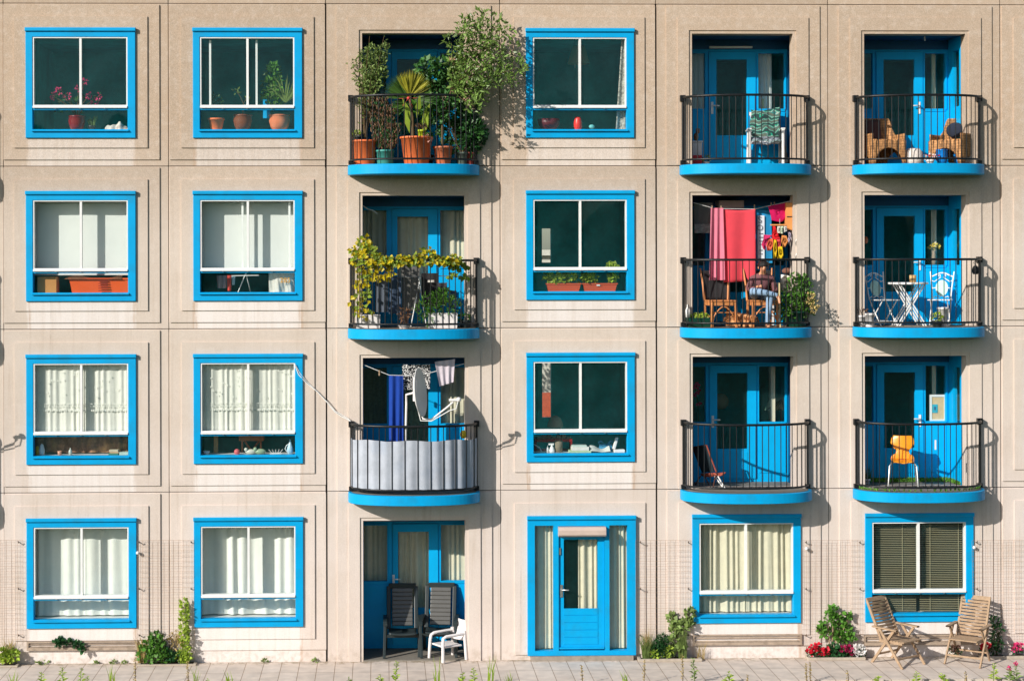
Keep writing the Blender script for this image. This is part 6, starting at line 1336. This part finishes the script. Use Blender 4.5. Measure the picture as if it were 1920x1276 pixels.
for s_ in (-1, 1):
    MB().ball((.006+s_*.030, -.163, 1.022), .0095, 10, 6).build('eye', mat('eye_dark', (.02, .014, .01), .2), man)
    MB().tube([(.006+s_*.012, -.170, 1.042), (.006+s_*.032, -.168, 1.049), (.006+s_*.05, -.152, 1.043)], .0055, 6).build('eyebrow', hair, man)
    MB().ball((.006+s_*.084, -.075, 1.012), .022, 10, 6, .45, .8, 1.25).build('ear', SK, man)
MB().tube([(-.016, -.158, .966), (.006, -.166, .963), (.028, -.158, .966)], .0055, 6).build('mouth', mat('lip', S(150, 84, 74), .5), man)
man.location = pm_loc; man.rotation_euler = (0, 0, 0)
q = pm_loc+Vector((.0, -.275, .612)); mb = MB(); mb.bar(q+Vector((-.05, 0, 0)), q+Vector((.06, -.03, .03)), .075, .01); t = mb.build('phone', mat('phone_black', (.012, .013, .016), .2), label='black phone held in the hands of the seated man', cat='phone', bevel=.003)
# dog
dl = at(1392, -.12, F2); dog = thing('dog', (0, 0, 0), 'golden long-haired dog lying curled on the balcony floor by the chairs', 'dog'); V = []; E = []; Zn = []
FU, NO = mat('golden_fur', S(206, 150, 100), .85, .22, 24, bump=1., bscale=90), mat('dog_nose', (.02, .016, .014), .35)
ru = v(-.21, .08, .11, .085); mi = e(ru, v(-.12, .05, .135, .118), 0); mc = e(mi, v(-.0, .03, .13, .112), 0); ch = e(mc, v(.09, .0, .125, .092), 0); nk = e(ch, v(.145, -.05, .14, .068), 0); hd = e(nk, v(.175, -.105, .135, .064), 0); mz = e(hd, v(.18, -.175, .10, .038), 0); e(mz, v(.18, -.215, .09, .028), 0)
t1 = e(ru, v(-.24, -.02, .05, .035), 0); t2 = e(t1, v(-.18, -.11, .04, .03), 0); e(t2, v(-.09, -.14, .035, .018), 0)
f1 = e(ch, v(.12, -.07, .05, .045), 0); f2 = e(f1, v(.10, -.19, .03, .028), 0); e(f2, v(.09, -.25, .026, .028), 0)
g1 = e(ch, v(.06, -.08, .055, .045), 0); g2 = e(g1, v(.0, -.17, .03, .028), 0); e(g2, v(-.02, -.23, .026, .028), 0)
b1 = e(ru, v(-.19, -.05, .08, .075), 0); b2 = e(b1, v(-.11, -.13, .04, .04), 0); e(b2, v(-.05, -.15, .028, .03), 0)
skin_body('body', V, E, dog, [FU], Zn, 2)
for s_ in (-1, 1):
    mb = MB(); mb.grid(lambda u, w_: Vector((.175+s_*(.05+.035*w_), -.10-.03*math.sin(u*3.14)+.05*(u-.5), .175-.085*w_-.02*w_*w_)), 6, 6); mb.build('ear', mat('ear_fur', S(176, 118, 74), .9, .2, 24, bump=.8), dog, solid=.014)
    MB().ball((.175+s_*.03, -.158, .152), .009, 8, 6).build('eye', NO, dog)
MB().ball((.18, -.238, .098), .016, 10, 6, 1.2, .8, .8).build('nose', NO, dog)
mb = MB()
for _ in range(900):
    k = rnd.randrange(6); a, c = ((ru, mi), (mi, mc), (mc, ch), (ch, nk), (ru, b1), (t1, t2))[k]; f = rnd.random(); p = Vector(V[a][0]).lerp(Vector(V[c][0]), f); r = V[a][1]*(1-f)+V[c][1]*f; d = rv().normalized(); d.z = abs(d.z); mb.leaf(p+d*r*.93, d*.4+Vector((-.6, -.1, -.5))+rv()*.3, d, .05, .008)
mb.build('fur', FU, dog)
dog.location = dl
# ================================================================== ground
def pave_mat():
    m = bpy.data.materials.new('paving_slabs'); m.use_nodes = True; n = m.node_tree.nodes; l = m.node_tree.links; b = n['Principled BSDF']; b.inputs['Roughness'].default_value = .9
    tc = n.new('ShaderNodeTexCoord'); br = n.new('ShaderNodeTexBrick'); br.offset = 0.; br.squash = 1
    br.inputs['Scale'].default_value = 1; br.inputs['Brick Width'].default_value = .302; br.inputs['Row Height'].default_value = .906
    br.inputs['Mortar Size'].default_value = .006; br.inputs['Mortar Smooth'].default_value = .2; br.inputs['Bias'].default_value = 0
    br.inputs['Color1'].default_value = (*S(214, 200, 187), 1); br.inputs['Color2'].default_value = (*S(206, 191, 177), 1); br.inputs['Mortar'].default_value = (*S(150, 128, 108), 1)
    mp = n.new('ShaderNodeMapping'); l.new(tc.outputs['Object'], mp.inputs[0]); l.new(mp.outputs[0], br.inputs['Vector'])
    nz = n.new('ShaderNodeTexNoise'); nz.inputs['Scale'].default_value = 5; nz.inputs['Detail'].default_value = 8; l.new(tc.outputs['Object'], nz.inputs['Vector'])
    mr = n.new('ShaderNodeMapRange'); mr.inputs[1].default_value = .3; mr.inputs[2].default_value = .7; mr.inputs[3].default_value = .86; mr.inputs[4].default_value = 1.1; l.new(nz.outputs['Fac'], mr.inputs[0])
    vm = n.new('ShaderNodeVectorMath'); vm.operation = 'SCALE'; l.new(br.outputs['Color'], vm.inputs[0]); l.new(mr.outputs[0], vm.inputs['Scale']); l.new(vm.outputs[0], b.inputs['Base Color'])
    ge = n.new('ShaderNodeNewGeometry'); sp = n.new('ShaderNodeSeparateXYZ'); l.new(ge.outputs['Position'], sp.inputs[0])
    n3 = n.new('ShaderNodeTexNoise'); n3.inputs['Scale'].default_value = 7; n3.inputs['Detail'].default_value = 8; n3.inputs['Roughness'].default_value = .7; l.new(ge.outputs['Position'], n3.inputs['Vector'])
    d1 = n.new('ShaderNodeMapRange'); d1.inputs[1].default_value = -.45; d1.inputs[2].default_value = .0; d1.inputs[3].default_value = -.28; d1.inputs[4].default_value = .1; l.new(sp.outputs[1], d1.inputs[0])
    d2 = n.new('ShaderNodeMath'); d2.operation = 'ADD'; l.new(d1.outputs[0], d2.inputs[0]); l.new(n3.outputs['Fac'], d2.inputs[1])
    d3 = n.new('ShaderNodeMapRange'); d3.inputs[1].default_value = .46; d3.inputs[2].default_value = .62; d3.inputs[4].default_value = .75; l.new(d2.outputs[0], d3.inputs[0])
    mx = n.new('ShaderNodeMix'); mx.data_type = 'RGBA'; l.new(d3.outputs[0], mx.inputs[0]); l.new(vm.outputs[0], mx.inputs[6]); mx.inputs[7].default_value = (*S(136, 120, 92), 1); l.new(mx.outputs[2], b.inputs['Base Color'])
    bp = n.new('ShaderNodeBump'); bp.inputs['Strength'].default_value = .4; bp.inputs['Distance'].default_value = .006; bp.invert = True; l.new(br.outputs['Fac'], bp.inputs['Height']); l.new(bp.outputs[0], b.inputs['Normal'])
    return m
mb = MB(); mb.box(-400, 400, -400, 400, -.5, -.06); mb.build('ground', mat('meadow_soil', S(76, 88, 54), .95, .3, 3, bump=.5), kind='structure')
PAVE = pave_mat()
mb = MB(); mb.box(-14, 14, -1.62, .05, -.055, 0.0); mb.build('pavement', PAVE, kind='structure')
# ------------------------------------------------------------------ wire trellises on the wall
tw = mat('trellis_wire', S(170, 138, 112), .6, .2, 9, metal=.1)
def trellis(a, b, label, hooks):
    x0, x1 = X(a, -.085, 1100), X(b, -.085, 1100); pm_ = (a+b)/2; z1, z0 = Z(1012, -.085, pm_), Z(1208, -.085, pm_)
    t = thing('wire_trellis', ((x0+x1)/2, -.085, z0), label, 'trellis', 'wire trellises along the ground-floor wall'); mb = MB(); n = round((x1-x0)/.088); k = round((z1-z0)/.088)
    for i in range(n+1): x = x0+(x1-x0)*i/n; q = rnd.uniform(-.006, .006); mb.tube([(x, -.085, z0+rnd.uniform(-.02, .02)), (x+q, -.085-abs(q), (z0+z1)/2), (x+rnd.uniform(-.004, .004), -.085, z1)], .0019, 4, False)
    for j in range(k+1): z = z0+(z1-z0)*j/k; mb.tube([(x0, -.089, z), (x1, -.089, z)], .0019, 4, False)
    mb.build('wire_grid', tw, t)
    for hx in hooks:
        for py in (1016, 1103, 1190): p = U(hx, py, -.045); MB().tube([p, p+Vector((0, -.06, 0)), p+Vector((0, -.075, .03))], .008, 6).build('hook', mat('hook_steel', S(120, 104, 92), .5, metal=.4), t)
trellis(-60, 43, 'brown wire trellis at the picture edge beside the first ground-floor window', (36,))
trellis(258, 364, 'brown wire trellis between the two white-curtained ground-floor windows', (262, 359))
trellis(1192, 1295, 'brown wire trellis between garden door and beige-curtained window', (1200, 1290))
trellis(1503, 1618, 'brown wire trellis behind the petunias, between beige curtain and venetian blind', (1510, 1611))
trellis(1823, 1960, 'brown wire trellis beside the venetian-blind window and garden chairs', (1830,))
# ------------------------------------------------------------------ planting beds
def bed(a, b, label, y0=-.20, h=.05):
    x0, x1 = at(a, y0, 0).x, at(b, y0, 0).x; t = thing('planting_bed', ((x0+x1)/2, y0/2, 0), label, 'planting bed'); k = mat('kerb_concrete', S(176, 164, 148), .9, .18, 10, bump=.3)
    MB().box(x0, x1, y0-.05, y0, .001, h).build('edging', k, t, bevel=.006); MB().box(x0, x0+.05, y0+.001, -.03, .001, h).build('edging', k, t, bevel=.006); MB().box(x1-.05, x1, y0+.001, -.03, .001, h).build('edging', k, t, bevel=.006)
    mb = MB(); mb.grid(lambda u, v: Vector((x0+.051+(x1-x0-.102)*u, y0+.002+(-.03-y0)*v, h*.55+.012*math.sin(u*17)*math.sin(v*5))), 30, 4); mb.build('soil', 'soil', t)
bed(-30, 34, 'small planting bed at the picture edge with grass and yellow-green leaves', h=.03); bed(258, 368, 'planting bed with a round-leaved bush between the sheer-curtained windows', h=.03)
bed(1197, 1316, 'concrete-edged planting bed beside the garden door'); bed(1514, 1622, 'concrete-edged planting bed filled with petunias'); bed(1840, 1960, 'concrete-edged planting bed behind the garden chairs, at the picture edge')
def plant(name, px, label, parts, y=-.12, cat='plant', z=.03, group=None):
    t = thing(name, at(px, y, z), label, cat, group)
    for nm, mb, m in parts: mb.build(nm, m, t)
    return t
def gb(spots, y, n, L, w, **k):
    mb = MB()
    for px, py, r in spots: leaf_ball(mb, U(px, py, y), r, r*.75, r, n, L, w, **k)
    return mb
def stems(base_px, y, tips, r=.006):
    mb = MB(); b = at(base_px, y, .03)
    for px, py in tips: q = U(px, py, y); mb.tube([b+Vector((rnd.uniform(-.03, .03), 0, 0)), b.lerp(q, .5)+Vector((rnd.uniform(-.03, .03), 0, 0)), q], [r, r*.8, r*.5], 5)
    return mb
plant('grass_tuft', 17, 'tuft of thin pale grass at the wall by the picture edge', [('blade', blades(MB(), at(17, -.1, .03), 60, .45, .16), 'straw'), ('foliage', gb(((16, 1222, .09),), -.12, 60, .07, .02), 'leafo')], cat='grass tuft')
plant('leafy_plant', 5, 'low yellow-green leafy plant under the grass tuft', [('foliage', gb(((4, 1228, .10), (14, 1231, .08), (24, 1228, .08)), -.15, 60, .08, .06), 'leafl')])
plant('leafy_bush', 283, 'dark green bush with rounded leaves beside the ivy-grown vent', [('foliage', gb(((270, 1225, .11), (283, 1210, .12), (295, 1222, .12), (293, 1195, .09), (302, 1228, .10), (285, 1230, .10), (312, 1230, .08), (297, 1207, .1)), -.14, 34, .085, .075), 'leaf'), ('stem', stems(287, -.12, ((283, 1205), (294, 1190))), 'stem')], cat='bush')
plant('grass_tuft', 268, 'wispy dry grass standing between the vent and rounded bush', [('blade', blades(MB(), at(266, -.1, .03), 45, .5, .15), 'straw')], cat='grass tuft')
plant('mullein', 347, 'tall climbing weed with small leaves beside a blue window frame', [('stem', stems(344, -.14, ((348, 1124),), .009), 'leafo'), ('foliage', gb([(347+rnd.uniform(-3, 3), 1128+i*5.4, .055+.0012*i) for i in range(20)], -.14, 15, .07, .045), 'leafl')], cat='weed')
plant('dry_weed', 330, 'dry pinkish seed-headed weed between bush and tall climbing weed', [('stem', stems(330, -.1, ((322, 1190), (330, 1180), (337, 1195), (326, 1205), (318, 1200))), 'stem'), ('foliage', gb(((324, 1195, .08), (332, 1190, .08), (328, 1208, .09), (338, 1205, .07)), -.1, 45, .045, .018), 'straw')], cat='weed')
plant('leafy_plant', 325, 'low dark groundcover between rounded bush and yellow-green tuft', [('foliage', gb(((322, 1230, .08), (332, 1232, .07), (314, 1226, .08)), -.16, 55, .06, .04), 'leafd')])
plant('grass_tuft', 345, 'yellow-green grass tuft at the foot of the tall climbing weed', [('blade', blades(MB(), at(345, -.15, .03), 70, .30, .09, .014), 'leafl'), ('foliage', gb(((338, 1230, .06), (352, 1229, .06)), -.16, 35, .06, .04), 'leafl')], cat='grass tuft')
t = plant('ivy_sprig', 112, 'sprig of dark ivy growing out of the vent grille', [('foliage', gb(((108, 1204, .045), (115, 1205, .05), (112, 1201, .05)), -.09, 26, .07, .06), 'leafd')], cat='ivy', z=.3)
t = plant('ivy_sprig', 147, 'trailing ivy sprig hanging down across the vent grille', [('foliage', gb(((138, 1206, .04), (145, 1209, .05), (151, 1212, .045), (158, 1217, .04), (128, 1203, .025)), -.09, 20, .065, .055), 'leafd')], cat='ivy', z=.25)
for px, s_, lb in ((84, .05, 'flat weed at the wall foot under the ivy-grown vent'), (72, .025, 'tiny weed in the paving joint near the corner grass'), (180, .02, 'tiny weed at wall foot below the vent centre'), (213, .03, 'small flat weed below the far end of vent'), (234, .022, 'tiny weed between the vent end and grass'), (497, .035, 'lone small weed at wall foot under sheer-curtained window'), (593, .035, 'lone small weed beside the dark panel joint'), (1300, .0, '')):
    if s_: plant('small_weed', px, lb, [('foliage', leaf_ball(MB(), at(px, -.03, s_*.6), s_*1.6, s_, s_*.7, 26, .05, .03), 'leafo')], y=-.03, cat='weed', z=0)
plant('grass_tuft', 1212, 'green grass tuft with seed heads beside the garden door', [('blade', blades(MB(), at(1212, -.13, .04), 110, .42, .17), 'leafo'), ('seed_head', blades(MB(), at(1214, -.1, .04), 40, .56, .12, .008), 'straw')], cat='grass tuft')
plant('leafy_bush', 1238, 'dark feathery bush between grass tuft and climbing leaves', [('foliage', gb(((1236, 1212, .12), (1242, 1200, .09), (1230, 1220, .10), (1245, 1222, .10)), -.12, 150, .08, .014), 'leafd')], cat='bush')
plant('leafy_plant', 1228, 'small lime rosette at the front of the bed by garden door', [('foliage', gb(((1228, 1227, .06),), -.17, 45, .06, .035), 'leafl')])
plant('leafy_plant', 1250, 'second lime rosette, nearer the climbing leaves', [('foliage', gb(((1250, 1225, .06), (1254, 1218, .05)), -.17, 40, .06, .04), 'leafl')])
plant('climbing_plant', 1278, 'pale leafy climber reaching the corner of the blue window', [('stem', stems(1275, -.13, ((1262, 1155), (1292, 1146), (1270, 1175), (1285, 1165))), 'stem'), ('foliage', gb(((1262, 1158, .06), (1267, 1168, .06), (1262, 1182, .06), (1292, 1148, .06), (1288, 1160, .06), (1293, 1172, .06), (1283, 1178, .06), (1266, 1200, .07), (1275, 1212, .07), (1270, 1222, .07)), -.13, 26, .095, .075), 'leafo')], cat='climber')
plant('grass_tuft', 1280, 'dense upright green grass before the pale leafy climber', [('blade', blades(MB(), at(1280, -.17, .04), 130, .50, .10), 'leafo')], cat='grass tuft')
plant('grass_tuft', 1316, 'dry sparse grass at the end of the bed under the vent', [('blade', blades(MB(), at(1314, -.1, .01), 34, .36, .14, .008), 'straw')], cat='grass tuft')
plant('rose_shrub', 1568, 'young leafy shrub on a pale stem above the petunias', [('trunk', stems(1556, -.11, ((1553, 1170), (1575, 1175), (1562, 1150), (1590, 1160)), .012), 'wood'), ('foliage', gb(((1552, 1165, .08), (1558, 1155, .07), (1570, 1165, .09), (1578, 1172, .09), (1540, 1180, .06), (1548, 1185, .07), (1585, 1180, .08), (1572, 1190, .08), (1580, 1195, .06), (1590, 1153, .045), (1562, 1145, .05), (1594, 1195, .05)), -.12, 30, .085, .065), 'leaf')], cat='shrub')
def petunia(px, spots, m, label, n=50): plant('petunia', px, label, [('foliage', gb([(a, b+5, r) for a, b, r in spots], -.16, 30, .05, .035), 'leafd'), ('blossom', gb(spots, -.19, n, .05, .055, up=.6, out=1.), m)], cat='flowers')
petunia(1528, ((1518, 1218, .045), (1527, 1214, .055), (1535, 1212, .055), (1525, 1223, .045), (1540, 1221, .055), (1549, 1219, .04)), 'red', 'mass of red petunias in the concrete-edged bed', 26)
plant('leafy_plant', 1570, 'low dark green foliage in the middle of the petunia bed', [('foliage', gb(((1562, 1216, .08), (1572, 1222, .09), (1556, 1222, .06), (1582, 1224, .06)), -.15, 70, .06, .05), 'leafd')])
petunia(1590, ((1583, 1217, .045), (1592, 1214, .04), (1597, 1222, .035)), mat('petal_magenta', S(150, 20, 70), .6, .2, 8, island=.4, trans=.2), 'few dark magenta petunias beside the white ones', 30)
petunia(1610, ((1606, 1216, .05), (1613, 1214, .05), (1608, 1224, .05), (1617, 1222, .03)), 'wpet', 'white petunias at the end of the petunia bed', 34)
plant('tall_plant', 1868, 'tall dark upright plant in the shade behind the sunlit garden chair', [('stem', stems(1868, -.1, ((1862, 1155), (1870, 1150), (1876, 1165))), 'stem'), ('foliage', gb(((1864, 1165, .07), (1870, 1180, .08), (1866, 1195, .08), (1872, 1208, .08), (1864, 1215, .08)), -.1, 60, .07, .025), 'leafd')])
petunia(1847, ((1843, 1213, .035), (1851, 1211, .035)), 'red', 'red flowers half hidden behind the sunlit garden chair', 30)
petunia(1790, ((1785, 1214, .05), (1795, 1216, .045)), mat('leaf_mottled', S(90, 60, 48), .6, .3, 8, island=.4), 'low dark reddish plant between the two garden chairs', 20)
petunia(1907, ((1903, 1213, .05), (1911, 1211, .05)), 'pink', 'pink flower clump in the bed at the picture edge', 26)
# ------------------------------------------------------------------ weeds standing before the pavement
def weed(px, top, kind, label, y=-1.78):
    b = at(px, y, -.06); q = U(px+rnd.uniform(-3, 3), top, y); H = (q-b).length; st = MB(); lf = MB(); fm = 'leafo'; cat = 'weed'
    if kind == 'grass':
        blades(lf, b, 12, H, .09, .016, base=.05); plant('wild_grass', px, label, [('blade', lf, 'leafl')], y, 'grass', -.06); return
    st.tube([b, b.lerp(q, .5)+Vector((rnd.uniform(-.015, .015), 0, 0)), q], [.007, .006, .003], 5)
    n = max(7, int(H/(.018 if kind == 'seed' else .03)))
    for i in range(n):
        p = b.lerp(q, .25+.75*i/n); a = i*2.4; d = Vector((math.cos(a), math.sin(a)*.7, .35))
        if kind == 'seed':
            for _ in range(2): lf.leaf(p+rv()*.01, d+rv()*.4, rv(), .030, .022)
        else:
            k = (1.25-.85*i/n)*rnd.uniform(.6, 1.15); d = d+rv()*.5; lf.leaf(p, d, Vector((0, -.3, 1)), .11*k, .055*k); lf.leaf(p, -d+Vector((0, 0, .5)), Vector((0, -.3, 1)), .09*k, .045*k)
    parts = [('stem', st, 'stem' if kind == 'seed' else 'leafo'), ('seed_head' if kind == 'seed' else 'foliage', lf, {'seed': 'straw', 'leafy': 'leafl', 'dark': 'leafo', 'pink': 'leafo', 'lime': 'leafl'}[kind])]
    if kind == 'pink': fl = MB(); [fl.leaf(q+rv()*.035, rv(), rv(), .03, .028) for _ in range(26)]; parts.append(('blossom', fl, 'pink'))
    plant('tall_weed', px, label, parts, y, cat, -.06)
for px, top, kind, lb in ((24, 1256, 'grass', 'short grass blades sticking up under the corner planting bed'), (78, 1258, 'lime', 'slim lime weed below the flat weed at wall foot'), (116, 1249, 'leafy', 'branching leafy weed nearest the ivy sprig on the vent'), (152, 1250, 'leafy', 'dense leafy weed below the far half of the vent'), (166, 1266, 'leafy', 'low leafy weed beside the dense leafy one'), (210, 1240, 'grass', 'tall thin grass below the end of the vent'), (252, 1232, 'seed', 'tall seed-headed weed before the rounded bush'), (353, 1238, 'seed', 'thin seed-headed weed before the yellow-green tuft'), (365, 1246, 'grass', 'upright grass blades just past the first curtained bay bed'), (390, 1270, 'leafy', 'low weed tip under the second sheer-curtained window'), (431, 1255, 'grass', 'spreading grass clump under the second sheer-curtained window'), (655, 1268, 'dark', 'short dark weed tip below the wall beside recess'), (714, 1262, 'lime', 'short lime weed below the shaded recess floor'), (742, 1238, 'leafy', 'leafy herb before the shaded reclining chair'), (820, 1230, 'grass', 'tall green grass before the white child chair'), (866, 1258, 'lime', 'round lime leaves below the recess corner'), (890, 1250, 'leafy', 'small leafy weed just past the recess corner'), (920, 1230, 'grass', 'bright grass blades between recess and garden door'), (955, 1258, 'grass', 'pale low grass before the garden door frame'), (1093, 1245, 'seed', 'dark-headed weed before the middle of the garden door'), (1172, 1256, 'grass', 'low grass before the far post of the garden door'), (1206, 1236, 'seed', 'reddish seed stalk before the bed by garden door'), (1280, 1226, 'seed', 'tall red-brown seed stalk before the upright green grass'), (1302, 1232, 'dark', 'stout dark-leaved weed before the end of the bed'), (1367, 1256, 'leafy', 'bright leafy weed before the beige-curtained window'), (1400, 1264, 'seed', 'short seed stalk beside the bright leafy weed'), (1513, 1243, 'seed', 'dry twin-stalked weed before the red petunias'), (1520, 1240, 'seed', 'second dry stalk before the red petunias'), (1590, 1256, 'seed', 'thin brown stalk before the white petunias'), (1645, 1266, 'lime', 'low lime weed before the shaded garden chair'), (1718, 1258, 'lime', 'yellow-green weed between the garden chairs legs'), (1770, 1262, 'lime', 'short yellow-green weed before the sunlit garden chair'), (1812, 1257, 'seed', 'wispy seed stalk before the sunlit garden chair legs'), (1863, 1242, 'leafy', 'upright leafy weed before the tall dark plant'), (1907, 1243, 'pink', 'pink-flowered weed in the corner of the picture'), (1893, 1252, 'pink', 'smaller pink-flowered weed beside the corner one')):
    weed(px, top, kind, lb)
# ------------------------------------------------------------------ slatted wooden garden chairs
def slat_chair(label, loc, rz):
    t = thing('folding_chair', (0, 0, 0), label, 'chair', 'slatted wooden garden chairs'); o = lambda x, y, z: Vector((x, y, z)); m = 'wood'; w = .235
    B = lambda x, s: o(x, .16+.30*s, .40+.62*s)
    for s_ in (-1, 1):
        MB().bar(B(s_*w, -.02), B(s_*w, 1.0), .035, .045, (0, 1, .4)).build('back_post', m, t, bevel=.005)
        MB().bar(o(s_*(w+.03), .34, 0), o(s_*(w+.03), -.12, .60), .028, .045, (0, 1, .6)).build('leg', m, t, bevel=.004)
        MB().bar(o(s_*(w+.062), -.32, 0), o(s_*(w+.062), .16, .61), .028, .045, (0, 1, -.6)).build('leg', m, t, bevel=.004)
        MB().rings([[o(s_*(w+.046)+dx, yy, zz) for dx, zz in ((-.035, .605), (.035, .605), (.035, .63), (-.035, .63))] for yy in (-.20, .0, .22, .30)], False).build('armrest', m, t, bevel=.004)
        MB().bar(o(s_*w*.98, -.27, .40), o(s_*w*.98, .20, .385), .03, .045).build('seat_rail', m, t, bevel=.004)
    mb = MB()
    for i in range(11):
        s = .10+.082*i; mb.rings([[B(x, s)+Vector((0, -.012-.02*math.cos(x/w*1.5)+dy, dz)) for dy, dz in ((-.007, -.019), (.007, -.019), (.007, .019), (-.007, .019))] for x in [(-1+.25*k)*(w-.015) for k in range(9)]])
    mb.build('back_slat', m, t)
    MB().bar(B(-w-.015, 1.01), B(w+.015, 1.01), .03, .075, (0, .4, 1)).build('top_rail', m, t, bevel=.006)
    mb = MB(); [mb.bar(o(-w, -.275+.058*i, .425-.002*i), o(w, -.275+.058*i, .425-.002*i), .045, .018, (0, 0, 1)) for i in range(8)]; mb.build('seat_slat', m, t)
    MB().bar(o(-w-.04, .22, .16), o(w+.04, .22, .16), .03, .03).build('stretcher', m, t, bevel=.004); MB().bar(o(-w-.05, -.21, .14), o(w+.05, -.21, .14), .03, .03).build('stretcher', m, t, bevel=.004)
    t.location = loc; t.rotation_euler = (0, 0, rz); return t
sc_ = slat_chair('weathered slatted wooden chair turned sideways, its back in shade', at(1684, -.50, .0), .62)
dup(sc_, at(1815, -.48, .0), -.62, 'weathered slatted wooden chair facing out, back in full sun')
